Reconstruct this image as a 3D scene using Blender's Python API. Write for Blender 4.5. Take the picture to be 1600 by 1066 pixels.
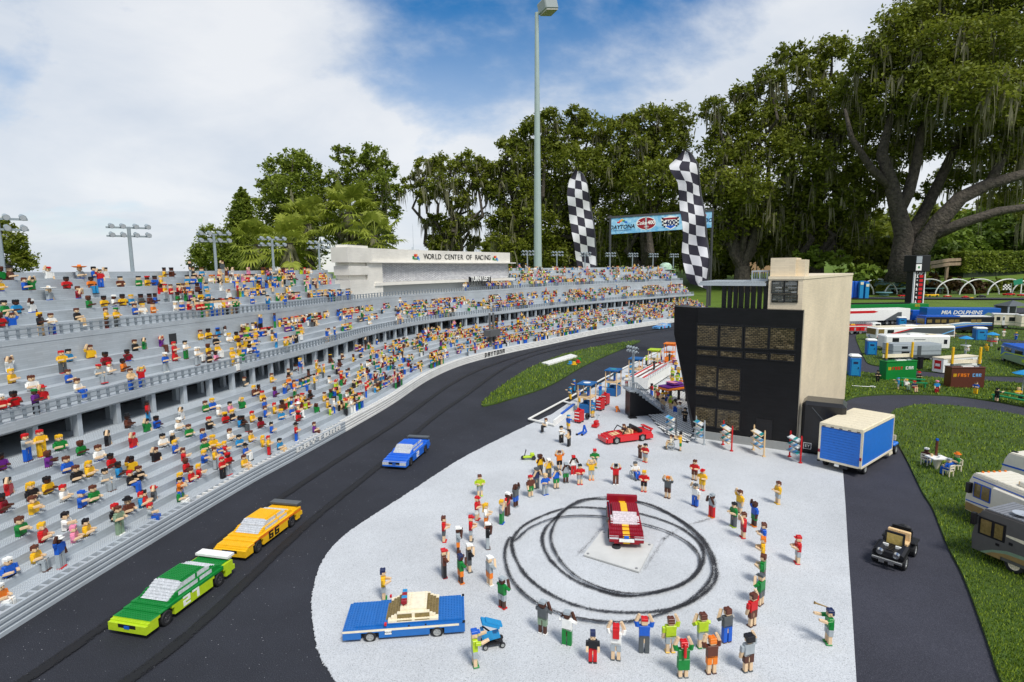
import bpy, math, random
import numpy as np
from mathutils import Vector, Matrix
R = math.radians
random.seed(7)
rng = np.random.default_rng(7)
for o in list(bpy.data.objects): bpy.data.objects.remove(o)
SC = bpy.context.scene
COL = SC.collection

# ---------------------------------------------------------------- camera
FOC, PITCH, ROLL, CAMH = 880.0, R(7.3), R(0.6), 1.0
_f = Vector((0, math.cos(PITCH), -math.sin(PITCH)))
_u = Vector((0, math.sin(PITCH), math.cos(PITCH)))
_r = Vector((1, 0, 0))
_rx = _r * math.cos(ROLL) - _u * math.sin(ROLL)
_ux = _r * math.sin(ROLL) + _u * math.cos(ROLL)
cd = bpy.data.cameras.new('camera'); cam = bpy.data.objects.new('camera', cd); COL.objects.link(cam)
cd.sensor_width = 36; cd.lens = FOC / 1600 * 36; cd.clip_start = 0.02; cd.clip_end = 1000
m = Matrix((( _rx.x, _ux.x, -_f.x, 0), (_rx.y, _ux.y, -_f.y, 0), (_rx.z, _ux.z, -_f.z, CAMH), (0, 0, 0, 1)))
cam.matrix_world = m
SC.camera = cam

# ---------------------------------------------------------------- sky and sun
SUN_EL, SUN_AZ = R(56), R(150)          # azimuth measured clockwise from +Y
world = bpy.data.worlds.new('World'); SC.world = world; world.use_nodes = True
nt = world.node_tree; nt.nodes.clear()
def N(t, kind, **kw):
    n = t.nodes.new(kind)
    for k, v in kw.items():
        if k in n.inputs.keys(): n.inputs[k].default_value = v
        else: setattr(n, k, v)
    return n
sky = N(nt, 'ShaderNodeTexSky', sky_type='NISHITA', sun_disc=False, sun_elevation=SUN_EL, sun_rotation=SUN_AZ, dust_density=0.6, ozone_density=2.0, air_density=1.0)
tc = N(nt, 'ShaderNodeTexCoord')
sep = N(nt, 'ShaderNodeSeparateXYZ'); nt.links.new(tc.outputs['Generated'], sep.inputs[0])
# project the view direction on a flat cloud deck
zc = N(nt, 'ShaderNodeMath', operation='MAXIMUM'); nt.links.new(sep.outputs['Z'], zc.inputs[0]); zc.inputs[1].default_value = 0.0
za = N(nt, 'ShaderNodeMath', operation='ADD'); nt.links.new(zc.outputs[0], za.inputs[0]); za.inputs[1].default_value = 0.30
dx = N(nt, 'ShaderNodeMath', operation='DIVIDE'); nt.links.new(sep.outputs['X'], dx.inputs[0]); nt.links.new(za.outputs[0], dx.inputs[1])
dy = N(nt, 'ShaderNodeMath', operation='DIVIDE'); nt.links.new(sep.outputs['Y'], dy.inputs[0]); nt.links.new(za.outputs[0], dy.inputs[1])
cmb = N(nt, 'ShaderNodeCombineXYZ'); nt.links.new(dx.outputs[0], cmb.inputs[0]); nt.links.new(dy.outputs[0], cmb.inputs[1])
mp = N(nt, 'ShaderNodeMapping'); nt.links.new(cmb.outputs[0], mp.inputs[0]); mp.inputs['Rotation'].default_value = (0, 0, R(25)); mp.inputs['Scale'].default_value = (0.62, 0.70, 1); mp.inputs['Location'].default_value = (3.1, 0.7, 0)
n1 = N(nt, 'ShaderNodeTexNoise', Scale=1.5, Detail=10.0, Roughness=0.58, Distortion=0.15); nt.links.new(mp.outputs[0], n1.inputs['Vector'])
cover = N(nt, 'ShaderNodeMapRange', interpolation_type='SMOOTHSTEP'); nt.links.new(n1.outputs['Fac'], cover.inputs['Value'])
cover.inputs['From Min'].default_value = 0.36; cover.inputs['From Max'].default_value = 0.58
n2 = N(nt, 'ShaderNodeTexNoise', Scale=2.0, Detail=7.0, Roughness=0.55, Distortion=0.3); nt.links.new(mp.outputs[0], n2.inputs['Vector'])
shade = N(nt, 'ShaderNodeMapRange'); nt.links.new(n2.outputs['Fac'], shade.inputs['Value'])
shade.inputs['From Min'].default_value = 0.32; shade.inputs['From Max'].default_value = 0.62
ccol = N(nt, 'ShaderNodeMixRGB'); nt.links.new(shade.outputs[0], ccol.inputs[0])
ccol.inputs[1].default_value = (7.2, 7.9, 8.9, 1); ccol.inputs[2].default_value = (9.7, 9.9, 10.2, 1)
# cloud cover thickens towards the horizon
hz = N(nt, 'ShaderNodeMapRange'); nt.links.new(sep.outputs['Z'], hz.inputs['Value'])
hz.inputs['From Min'].default_value = 0.40; hz.inputs['From Max'].default_value = 0.12; hz.inputs['To Min'].default_value = 0.0; hz.inputs['To Max'].default_value = 0.75
addc = N(nt, 'ShaderNodeMath', operation='ADD', use_clamp=True); nt.links.new(cover.outputs[0], addc.inputs[0]); nt.links.new(hz.outputs[0], addc.inputs[1])
mulc = N(nt, 'ShaderNodeMath', operation='MULTIPLY'); nt.links.new(addc.outputs[0], mulc.inputs[0]); mulc.inputs[1].default_value = 0.94
mixs = N(nt, 'ShaderNodeMixRGB'); nt.links.new(mulc.outputs[0], mixs.inputs[0]); hs = N(nt, 'ShaderNodeHueSaturation', Saturation=1.45, Value=1.45); nt.links.new(sky.outputs[0], hs.inputs['Color']); nt.links.new(hs.outputs[0], mixs.inputs[1]); nt.links.new(ccol.outputs[0], mixs.inputs[2])
bg = N(nt, 'ShaderNodeBackground', Strength=0.074); nt.links.new(mixs.outputs[0], bg.inputs['Color'])
wo = N(nt, 'ShaderNodeOutputWorld'); nt.links.new(bg.outputs[0], wo.inputs[0])
sd = bpy.data.lights.new('sun', 'SUN'); sun = bpy.data.objects.new('sun', sd); COL.objects.link(sun)
sd.energy = 2.9; sd.angle = R(15); sd.color = (1.0, 0.96, 0.9)
_d = Vector((math.sin(SUN_AZ) * math.cos(SUN_EL), math.cos(SUN_AZ) * math.cos(SUN_EL), math.sin(SUN_EL)))
sun.rotation_euler = _d.to_track_quat('Z', 'Y').to_euler(); sun.location = (0, 0, 30)
SC.view_settings.view_transform = 'Standard'; SC.view_settings.look = 'None'
SC.view_settings.gamma = 1; SC.view_settings.exposure = 0.30; SC.view_settings.use_curve_mapping = False

# ---------------------------------------------------------------- placement from survey of the photograph
def ray(u, v):
    d = _rx * (u - 800) + _ux * (533 - v) + _f * FOC
    return d
def G(u, v, z=0.0):                      # ground point (height z) seen at u, v
    d = ray(u, v); t = (z - CAMH) / d.z
    return Vector((d.x * t, d.y * t, z))
def AT(u, v, Y):                         # point at forward distance Y
    d = ray(u, v); t = Y / d.y
    return Vector((d.x * t, Y, CAMH + d.z * t))
def ONP(u, v, P, n):                     # point on a plane
    d = ray(u, v); o = Vector((0, 0, CAMH)); t = (P - o).dot(n) / d.dot(n)
    return o + d * t
def PX(p):                               # depth of one photo pixel at p, metres per pixel
    return (Vector(p) - Vector((0, 0, CAMH))).dot(_f) / FOC

# ---------------------------------------------------------------- materials
MATS = {}
def mat(name, col, rough=0.4, spec=0.5, metal=0.0, noise=0.0, nscale=60.0, bump=0.0, bscale=200.0, trans=0.0, coat=0.0, dirt=None):
    if name in MATS: return MATS[name]
    M = bpy.data.materials.new(name); M.use_nodes = True
    t = M.node_tree; b = t.nodes['Principled BSDF']
    b.inputs['Base Color'].default_value = (*col, 1); b.inputs['Roughness'].default_value = rough
    b.inputs['Specular IOR Level'].default_value = spec; b.inputs['Metallic'].default_value = metal
    if trans: b.inputs['Transmission Weight'].default_value = trans
    if coat: b.inputs['Coat Weight'].default_value = coat
    if noise or bump or dirt:
        c = N(t, 'ShaderNodeTexCoord')
    if noise:
        oi = N(t, 'ShaderNodeNewGeometry')
        n = N(t, 'ShaderNodeTexNoise', Scale=nscale, Detail=5.0, Roughness=0.6); t.links.new(oi.outputs['Position'], n.inputs['Vector'])
        mr = N(t, 'ShaderNodeMapRange'); t.links.new(n.outputs['Fac'], mr.inputs['Value'])
        mr.inputs['From Min'].default_value = 0.3; mr.inputs['From Max'].default_value = 0.7
        mr.inputs['To Min'].default_value = 1 - noise; mr.inputs['To Max'].default_value = 1 + noise
        h = N(t, 'ShaderNodeVectorMath', operation='SCALE'); h.inputs[0].default_value = col; t.links.new(mr.outputs[0], h.inputs['Scale'])
        t.links.new(h.outputs[0], b.inputs['Base Color'])
    if bump:
        n = N(t, 'ShaderNodeTexNoise', Scale=bscale, Detail=3.0); t.links.new(c.outputs['Object'], n.inputs['Vector'])
        bm = N(t, 'ShaderNodeBump', Strength=bump, Distance=0.002); t.links.new(n.outputs['Fac'], bm.inputs['Height']); t.links.new(bm.outputs[0], b.inputs['Normal'])
    MATS[name] = M
    return M
PAL = dict(Y=(0.78, 0.45, 0.015), R=(0.55, 0.012, 0.015), B=(0.012, 0.10, 0.50), G=(0.008, 0.20, 0.035), W=(0.80, 0.80, 0.76), K=(0.012, 0.012, 0.014),
           E=(0.34, 0.38, 0.40), D=(0.085, 0.095, 0.10), O=(0.75, 0.19, 0.015), N=(0.115, 0.035, 0.02), A=(0.02, 0.24, 0.50), P=(0.75, 0.25, 0.38),
           V=(0.14, 0.02, 0.22), T=(0.72, 0.50, 0.26), L=(0.42, 0.58, 0.02), M=(0.26, 0.008, 0.018), S=(0.21, 0.30, 0.20), C=(0.78, 0.70, 0.52), Q=(0.03, 0.30, 0.30), X=(0.085, 0.03, 0.018),
           F=(0.68, 0.49, 0.30), H=(0.07, 0.025, 0.014), U=(0.15, 0.40, 0.70), Z=(0.02, 0.03, 0.09), I=(0.30, 0.20, 0.08))
CNAME = dict(Y='yellow', R='red', B='blue', G='green', W='white', K='black', E='light grey', D='dark grey', O='orange', N='brown', A='azure blue', P='pink', V='purple',
             T='tan', L='lime', M='dark red', S='sage green', C='cream', Q='teal', X='dark brown', U='sky blue', Z='navy', I='gold', F='tan', H='brown')
def pl(c):
    return mat('plastic_' + CNAME[c].replace(' ', '_') + ('_skin' if c in 'FH' else ''), PAL[c], rough=0.34, spec=0.32, noise=0.10, nscale=90.0)

# ---------------------------------------------------------------- mesh building
class MB:
    def __init__(s): s.v = []; s.f = []; s.m = []
    def add(s, vs, fs, mi=0):
        o = len(s.v); s.v += [tuple(p) for p in vs]; s.f += [tuple(i + o for i in f) for f in fs]; s.m += [mi] * len(fs)
    def box(s, x0, x1, y0, y1, z0, z1, mi=0, M=None, ch=0.0):
        if ch:
            s.cbox(x0, x1, y0, y1, z0, z1, ch, mi, M); return s
        vs = [(x0, y0, z0), (x1, y0, z0), (x1, y1, z0), (x0, y1, z0), (x0, y0, z1), (x1, y0, z1), (x1, y1, z1), (x0, y1, z1)]
        if M is not None: vs = [M @ Vector(p) for p in vs]
        s.add(vs, [(0, 3, 2, 1), (4, 5, 6, 7), (0, 1, 5, 4), (1, 2, 6, 5), (2, 3, 7, 6), (3, 0, 4, 7)], mi); return s
    def cbox(s, x0, x1, y0, y1, z0, z1, c, mi=0, M=None):      # chamfered box
        vs = []; idx = {}
        X = (x0, x1); Y = (y0, y1); Z = (z0, z1)
        for i in (0, 1):
            for j in (0, 1):
                for k in (0, 1):
                    sx, sy, sz = (1 - 2 * i) * c, (1 - 2 * j) * c, (1 - 2 * k) * c
                    for ax in range(3):
                        p = [X[i] + sx, Y[j] + sy, Z[k] + sz]; p[ax] = (X[i], Y[j], Z[k])[ax]
                        idx[i, j, k, ax] = len(vs); vs.append(p)
        fs = []
        q = [(0, 0), (1, 0), (1, 1), (0, 1)]
        for ax in range(3):
            for e in (0, 1):
                L = []
                for a, b in q:
                    t = [0, 0, 0]; t[ax] = e; t[(ax + 1) % 3] = a; t[(ax + 2) % 3] = b; L.append(idx[t[0], t[1], t[2], ax])
                fs.append(tuple(L) if e else tuple(L[::-1]))
        for ax in range(3):                      # edges along ax
            b1, b2 = (ax + 1) % 3, (ax + 2) % 3
            for p in (0, 1):
                for r in (0, 1):
                    t0 = [0, 0, 0]; t0[b1] = p; t0[b2] = r; t1 = list(t0); t1[ax] = 1
                    L = (idx[(*t0, b1)], idx[(*t1, b1)], idx[(*t1, b2)], idx[(*t0, b2)])
                    fs.append(L if p == r else L[::-1])
        for i in (0, 1):
            for j in (0, 1):
                for k in (0, 1):
                    L = tuple(idx[i, j, k, a] for a in range(3))
                    fs.append(L if (i + j + k) % 2 else L[::-1])
        if M is not None: vs = [M @ Vector(p) for p in vs]
        s.add(vs, fs, mi)
    def bar(s, p, q, w, d=None, mi=0, up=(0, 0, 1), ch=0.0):   # a bar of section w x d from p to q
        p, q = Vector(p), Vector(q); d = d or w; z = (q - p); L = z.length
        if L < 1e-9: return s
        z /= L; u = Vector(up)
        if abs(z.dot(u)) > 0.99: u = Vector((0, 1, 0))
        x = u.cross(z).normalized(); y = z.cross(x)
        M = Matrix(((x.x, y.x, z.x, p.x), (x.y, y.y, z.y, p.y), (x.z, y.z, z.z, p.z), (0, 0, 0, 1)))
        s.box(-w / 2, w / 2, -d / 2, d / 2, 0, L, mi, M, ch); return s
    def cyl(s, p, q, r0, r1=None, n=10, mi=0, caps=True):
        p, q = Vector(p), Vector(q); r1 = r0 if r1 is None else r1; z = (q - p).normalized()
        u = Vector((0, 0, 1)) if abs(z.z) < 0.9 else Vector((1, 0, 0)); x = u.cross(z).normalized(); y = z.cross(x)
        vs = []
        for k in range(n):
            a = 2 * math.pi * k / n; e = x * math.cos(a) + y * math.sin(a); vs += [p + e * r0, q + e * r1]
        fs = [(2 * k, (2 * k + 2) % (2 * n), (2 * k + 3) % (2 * n), 2 * k + 1) for k in range(n)]
        if caps: fs += [tuple(range(2 * n - 2, -1, -2)), tuple(range(1, 2 * n, 2))]
        s.add(vs, fs, mi); return s
    def tube(s, pts, r, n=6, mi=0):
        pts = [Vector(p) for p in pts]; rr = r if isinstance(r, (list, tuple)) else [r] * len(pts); vs = []
        x = None
        for i, p in enumerate(pts):
            t = (pts[min(i + 1, len(pts) - 1)] - pts[max(i - 1, 0)]).normalized()
            if x is None:
                u = Vector((0, 0, 1)) if abs(t.z) < 0.9 else Vector((1, 0, 0)); x = u.cross(t).normalized()
            else: x = (x - t * x.dot(t)).normalized()
            y = t.cross(x)
            for k in range(n):
                a = 2 * math.pi * k / n; vs.append(p + (x * math.cos(a) + y * math.sin(a)) * rr[i])
        fs = []
        for i in range(len(pts) - 1):
            for k in range(n):
                a, b = i * n + k, i * n + (k + 1) % n; fs.append((a, b, b + n, a + n))
        fs += [tuple(range(n - 1, -1, -1)), tuple(range((len(pts) - 1) * n, len(pts) * n))]
        s.add(vs, fs, mi); return s
    def prism(s, poly, z0, z1, mi=0, M=None):     # polygon in x, y counter-clockwise
        n = len(poly); vs = [(p[0], p[1], z0) for p in poly] + [(p[0], p[1], z1) for p in poly]
        if M is not None: vs = [M @ Vector(p) for p in vs]
        fs = [tuple(range(n - 1, -1, -1)), tuple(range(n, 2 * n))] + [(k, (k + 1) % n, n + (k + 1) % n, n + k) for k in range(n)]
        s.add(vs, fs, mi); return s
    def stud(s, x, y, z, mi=0, r=0.0024, h=0.0017, n=7):
        vs = []
        for k in range(n):
            a = 2 * math.pi * k / n; vs += [(x + r * math.cos(a), y + r * math.sin(a), z), (x + r * math.cos(a), y + r * math.sin(a), z + h)]
        s.add(vs, [(2 * k, (2 * k + 2) % (2 * n), (2 * k + 3) % (2 * n), 2 * k + 1) for k in range(n)] + [tuple(range(1, 2 * n, 2))], mi)
    def lathe(s, prof, n=16, mi=0, M=None):
        vs = []
        for r, z in prof:
            for k in range(n):
                a = 2 * math.pi * k / n; vs.append((r * math.cos(a), r * math.sin(a), z))
        if M is not None: vs = [M @ Vector(p) for p in vs]
        fs = []
        for i in range(len(prof) - 1):
            for k in range(n): a, b = i * n + k, i * n + (k + 1) % n; fs.append((a, b, b + n, a + n))
        s.add(vs, fs, mi); return s
    def mesh(s, name, mats):
        me = bpy.data.meshes.new(name); me.from_pydata(s.v, [], s.f)
        for M in (mats if isinstance(mats, (list, tuple)) else [mats]): me.materials.append(M)
        if any(s.m): me.polygons.foreach_set('material_index', s.m)
        me.update(); return me
    def build(s, name, mats, parent=None, kind=None, label=None, smooth=False):
        me = s.mesh(name, mats)
        if smooth: me.polygons.foreach_set('use_smooth', [True] * len(me.polygons))
        return link(name, me, parent, kind, label)
def link(name, me, parent=None, kind=None, label=None):
    o = bpy.data.objects.new(name, me); COL.objects.link(o); o.parent = parent
    if kind: o['kind'] = kind
    if label: o['label'] = label
    return o
def tag(o, label, cat, group=None):
    o['label'] = label; o['category'] = cat
    if group: o['group'] = group
    return o
def thing(name, label, cat, loc=(0, 0, 0), rz=0.0, group=None, scale=1.0):
    o = bpy.data.objects.new(name, None); COL.objects.link(o); o.location = loc; o.rotation_euler = (0, 0, rz); o.empty_display_size = 0.02
    o.scale = (scale, scale, scale)
    return tag(o, label, cat, group)
def copy_tree(src, parent=None):
    c = src.copy(); COL.objects.link(c)
    if parent is not None: c.parent = parent
    for ch in [k for k in KIDS.get(src.name, [])]: copy_tree(ch, c)
    return c
KIDS = {}
def index_kids():
    KIDS.clear()
    for o in bpy.data.objects:
        if o.parent: KIDS.setdefault(o.parent.name, []).append(o)
def np_mesh(name, verts, quads, mats, mi=None):   # fast mesh of quads (or tris) from arrays
    verts = np.asarray(verts, np.float32).reshape(-1, 3); quads = np.asarray(quads, np.int32); k = quads.shape[1]
    me = bpy.data.meshes.new(name); me.vertices.add(len(verts)); me.vertices.foreach_set('co', verts.ravel())
    me.loops.add(quads.size); me.loops.foreach_set('vertex_index', quads.ravel())
    me.polygons.add(len(quads)); me.polygons.foreach_set('loop_start', np.arange(0, quads.size, k, dtype=np.int32))
    for M in mats: me.materials.append(M)
    if mi is not None: me.polygons.foreach_set('material_index', np.asarray(mi, np.int32))
    me.update(calc_edges=True); return me
def text_mesh(txt, size, depth, mats, squeeze=1.0, bold=0.0, shear=0.0):
    cu = bpy.data.curves.new('lettering', 'FONT'); cu.body = txt; cu.size = size; cu.extrude = depth; cu.align_x = 'CENTER'; cu.align_y = 'CENTER'; cu.offset = bold; cu.shear = shear; cu.resolution_u = 3
    ob = bpy.data.objects.new('lettering', cu); COL.objects.link(ob)
    dg = bpy.context.evaluated_depsgraph_get(); dg.update()
    me = bpy.data.meshes.new_from_object(ob.evaluated_get(dg)); bpy.data.objects.remove(ob)
    me.materials.clear()
    for M in (mats if isinstance(mats, (list, tuple)) else [mats]): me.materials.append(M)
    if squeeze != 1.0:
        for v in me.vertices: v.co.x *= squeeze
    return me
def frame(P, xdir, n):                             # matrix with local x along xdir, local z along n (text frame), y up
    x = Vector(xdir).normalized(); z = Vector(n).normalized(); y = z.cross(x).normalized(); z = x.cross(y)
    return Matrix(((x.x, y.x, z.x, P[0]), (x.y, y.y, z.y, P[1]), (x.z, y.z, z.z, P[2]), (0, 0, 0, 1)))
PIXF = {'0': '111101101101111', '1': '010110010010111', '2': '111001111100111', '4': '101101111001001', '6': '111100111101111', '7': '111001001001001', '5': '111100111001111',
        'F': '111100110100100', 'A': '111101111101101', 'S': '111100111001111', 'T': '111010010010010', 'C': '111100100100111', 'R': '111101110101101', 'U': '101101101101111', 'N': '111101101101101', 'L': '100100100100111', 'E': '111100110100111', ' ': '0' * 15, 'V': '101101101101010', 'D': '110101101101110', 'O': '111101101101111', 'Y': '101101010010010', '.': '000000000000010', '-': '000000111000000', 'H': '101101111101101'}
def pixel_text(mb, txt, cw, chh, t, M, mi=0, gap=1):
    x = 0
    W = len(txt) * (3 + gap) - gap
    for c in txt:
        b = PIXF[c]
        for r in range(5):
            for k in range(3):
                if b[r * 3 + k] == '1':
                    mb.box((x + k - W / 2) * cw, (x + k + 1 - W / 2) * cw, (2.5 - r - 1) * chh, (2.5 - r) * chh, 0, t, mi, M)
        x += 3 + gap

# ================================================================ SETTING
def sheet(name, pts, z, M, label=None, kind='structure', sub=None, thick=0.0):
    """flat polygon sheet (fan-filled by bmesh), optionally with an edge depth"""
    import bmesh
    bm = bmesh.new(); vs = [bm.verts.new((p[0], p[1], z)) for p in pts]
    f = bm.faces.new(vs); bm.normal_update()
    if f.normal.z < 0: f.normal_flip()
    if thick:
        r = bmesh.ops.extrude_face_region(bm, geom=[f]); nv = [e for e in r['geom'] if isinstance(e, bmesh.types.BMVert)]
        for v in nv: v.co.z -= thick
    bmesh.ops.triangulate(bm, faces=bm.faces[:]); bmesh.ops.recalc_face_normals(bm, faces=bm.faces[:])
    me = bpy.data.meshes.new(name); bm.to_mesh(me); bm.free(); me.materials.append(M)
    o = link(name, me, None, kind)
    if label: o['label'] = label
    return o
def GP(*uv): return [G(u, v) for u, v in uv]
def smooth_poly(pts, n=8, closed=False):        # Catmull-Rom
    P = [Vector((p[0], p[1], 0)) for p in pts]; out = []
    m_ = len(P)
    for i in range(m_ if closed else m_ - 1):
        a, b, c, d = (P[(i - 1) % m_] if closed or i > 0 else P[0] * 2 - P[1]), P[i], P[(i + 1) % m_], (P[(i + 2) % m_] if closed or i + 2 < m_ else P[-1] * 2 - P[-2])
        for k in range(n):
            t = k / n
            out.append(0.5 * ((2 * b) + (c - a) * t + (2 * a - 5 * b + 4 * c - d) * t * t + (3 * b - a - 3 * c + d) * t ** 3))
    if not closed: out.append(P[-1])
    return out

def ground_mat(name, base, stops, speck=None, rough=0.85, bump=0.4, bscale=900.0, patch=0.15, pscale=3.0):
    """speckled paint/asphalt: base colour, fine grain mix, broad patches"""
    M = bpy.data.materials.new(name); M.use_nodes = True; t = M.node_tree; b = t.nodes['Principled BSDF']
    b.inputs['Roughness'].default_value = rough; b.inputs['Specular IOR Level'].default_value = 0.3
    g = N(t, 'ShaderNodeNewGeometry')
    n = N(t, 'ShaderNodeTexNoise', Scale=bscale, Detail=2.0, Roughness=0.7); t.links.new(g.outputs['Position'], n.inputs['Vector'])
    cr = N(t, 'ShaderNodeValToRGB'); t.links.new(n.outputs['Fac'], cr.inputs[0])
    e = cr.color_ramp.elements; e[0].position = stops[0][0]; e[0].color = (*stops[0][1], 1); e[1].position = stops[1][0]; e[1].color = (*stops[1][1], 1)
    for p, c in stops[2:]:
        q = e.new(p); q.color = (*c, 1)
    n2 = N(t, 'ShaderNodeTexNoise', Scale=pscale, Detail=6.0, Roughness=0.65); t.links.new(g.outputs['Position'], n2.inputs['Vector'])
    mr = N(t, 'ShaderNodeMapRange'); t.links.new(n2.outputs['Fac'], mr.inputs['Value']); mr.inputs['From Min'].default_value = 0.3; mr.inputs['From Max'].default_value = 0.7
    mr.inputs['To Min'].default_value = 1 - patch; mr.inputs['To Max'].default_value = 1 + patch
    s = N(t, 'ShaderNodeVectorMath', operation='SCALE'); t.links.new(cr.outputs[0], s.inputs[0]); t.links.new(mr.outputs[0], s.inputs['Scale'])
    last = s.outputs[0]
    if speck:
        v = N(t, 'ShaderNodeTexNoise', Scale=speck[0], Detail=1.0); t.links.new(g.outputs['Position'], v.inputs['Vector'])
        cc = N(t, 'ShaderNodeMapRange'); t.links.new(v.outputs['Fac'], cc.inputs['Value']); cc.inputs['From Min'].default_value = speck[1]; cc.inputs['From Max'].default_value = speck[1] + 0.02
        mx = N(t, 'ShaderNodeMixRGB'); t.links.new(cc.outputs[0], mx.inputs[0]); t.links.new(last, mx.inputs[1]); mx.inputs[2].default_value = (*speck[2], 1); last = mx.outputs[0]
    t.links.new(last, b.inputs['Base Color'])
    bm = N(t, 'ShaderNodeBump', Strength=bump, Distance=0.0015); t.links.new(n.outputs['Fac'], bm.inputs['Height']); t.links.new(bm.outputs[0], b.inputs['Normal'])
    MATS[name] = M
    return M
ASPH = ground_mat('asphalt', 0, [(0.3, (0.011, 0.012, 0.016)), (0.55, (0.024, 0.026, 0.034)), (0.78, (0.075, 0.078, 0.088))], speck=(150.0, 0.76, (0.35, 0.35, 0.37)), patch=0.26, pscale=2.2, rough=0.8, bscale=420.0)
ROAD = ground_mat('path_asphalt', 0, [(0.3, (0.020, 0.021, 0.029)), (0.6, (0.042, 0.043, 0.057)), (0.8, (0.10, 0.10, 0.115))], patch=0.18, rough=0.85, bscale=450.0)
CONC = ground_mat('painted_concrete', 0, [(0.26, (0.26, 0.268, 0.275)), (0.40, (0.43, 0.448, 0.460)), (0.62, (0.545, 0.565, 0.58))], speck=(300.0, 0.71, (0.10, 0.10, 0.105)), patch=0.13, pscale=1.7, rough=0.75, bump=0.6, bscale=330.0)
TURF = ground_mat('turf_soil', 0, [(0.3, (0.022, 0.042, 0.007)), (0.7, (0.07, 0.12, 0.014))], patch=0.3, pscale=4.0, bump=0.9, bscale=260.0)
LAWN = ground_mat('lawn_far', 0, [(0.3, (0.05, 0.095, 0.008)), (0.7, (0.13, 0.20, 0.02))], patch=0.25, pscale=0.8, bump=0.6, bscale=30.0)

# --- base terrain reaching the horizon, with a rise beyond the model park
def terrain():
    xs = np.concatenate([np.linspace(-220, -20, 12), np.linspace(-16, 46, 63), np.linspace(60, 240, 12)])
    ys = np.concatenate([np.linspace(-25, 8, 10), np.linspace(9, 50, 60), np.linspace(60, 420, 14)])
    X, Y = np.meshgrid(xs, ys); d = np.clip((Y - 20.5) / 12, 0, 1); e = np.clip((X - 2) / 5, 0, 1)
    Z = -0.03 + 1.25 * d * d * (3 - 2 * d) * e * np.clip((70 - X) / 20, 0, 1) + 0.03 * np.sin(X * 0.9) * np.sin(Y * 0.7) * e * np.clip((Y - 21) / 6, 0, 1)
    V = np.stack([X, Y, Z], -1).reshape(-1, 3); nx, ny = len(xs), len(ys)
    q = np.array([(j * nx + i, j * nx + i + 1, (j + 1) * nx + i + 1, (j + 1) * nx + i) for j in range(ny - 1) for i in range(nx - 1)])
    me = np_mesh('ground', V, q, [LAWN]); me.polygons.foreach_set('use_smooth', [True] * len(me.polygons))
    return link('ground', me, None, 'structure')
terrain()

# --- grandstand plan curve (foot of the track wall), smoothed
CP = [(-1.66, -0.9), (-1.55, 0.3), (-1.425, 1.44), (-1.345, 2.0), (-1.25, 2.55), (-1.155, 2.95), (-1.02, 3.55), (-0.90, 4.15), (-0.755, 5.1), (-0.50, 5.9), (-0.02, 6.70), (0.44, 7.32), (1.52, 8.78), (3.0, 10.28), (4.6, 11.7)]
_c = smooth_poly(CP, 24)
_S = [0.0]
for a, b in zip(_c, _c[1:]): _S.append(_S[-1] + (b - a).length)
_CX = np.array([p.x for p in _c]); _CY = np.array([p.y for p in _c]); _S = np.array(_S); SMAX = _S[-1]
_TX = np.gradient(_CX, _S); _TY = np.gradient(_CY, _S)
_TX = np.convolve(np.pad(_TX, 12, 'edge'), np.ones(25) / 25, 'valid'); _TY = np.convolve(np.pad(_TY, 12, 'edge'), np.ones(25) / 25, 'valid')
def CURVE(s, L, z=0.0):
    x = float(np.interp(s, _S, _CX)); y = float(np.interp(s, _S, _CY)); tx = float(np.interp(s, _S, _TX)); ty = float(np.interp(s, _S, _TY)); k = math.hypot(tx, ty)
    return Vector((x - ty / k * L, y + tx / k * L, z))
def CANG(s):                                    # heading of the curve
    return math.atan2(float(np.interp(s, _S, _TY)), float(np.interp(s, _S, _TX)))
def sweep(name, prof, s0, s1, M, parent=None, ds=0.06, closed=True, kind=None, label=None):
    n = max(2, int((s1 - s0) / ds) + 1); k = len(prof); V = []; UV = []
    per = [0.0]
    for a, b in zip(prof, prof[1:]): per.append(per[-1] + math.hypot(a[0] - b[0], a[1] - b[1]))
    ss = np.linspace(s0, s1, n)
    for s in ss:
        for (L, z) in prof: V.append(CURVE(s, L, z))
    F = []
    m_ = k if closed else k - 1
    for i in range(n - 1):
        for j in range(m_):
            a, b = i * k + j, i * k + (j + 1) % k; F.append((a, b, b + k, a + k))
    if closed: F += [tuple(range(k)), tuple(range((n - 1) * k + k - 1, (n - 1) * k - 1, -1))]
    me = bpy.data.meshes.new(name); me.from_pydata(V, [], F); me.materials.append(M)
    uv = me.uv_layers.new(name='uv'); per.append(per[-1] + math.hypot(prof[-1][0] - prof[0][0], prof[-1][1] - prof[0][1]))
    data = []
    for i in range(n - 1):
        for j in range(m_): data += [ss[i], per[j], ss[i], per[j + 1], ss[i + 1], per[j + 1], ss[i + 1], per[j]]
    data += [0.0] * (len(me.loops) * 2 - len(data)); uv.data.foreach_set('uv', data)
    return link(name, me, parent, kind, label)

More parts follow.
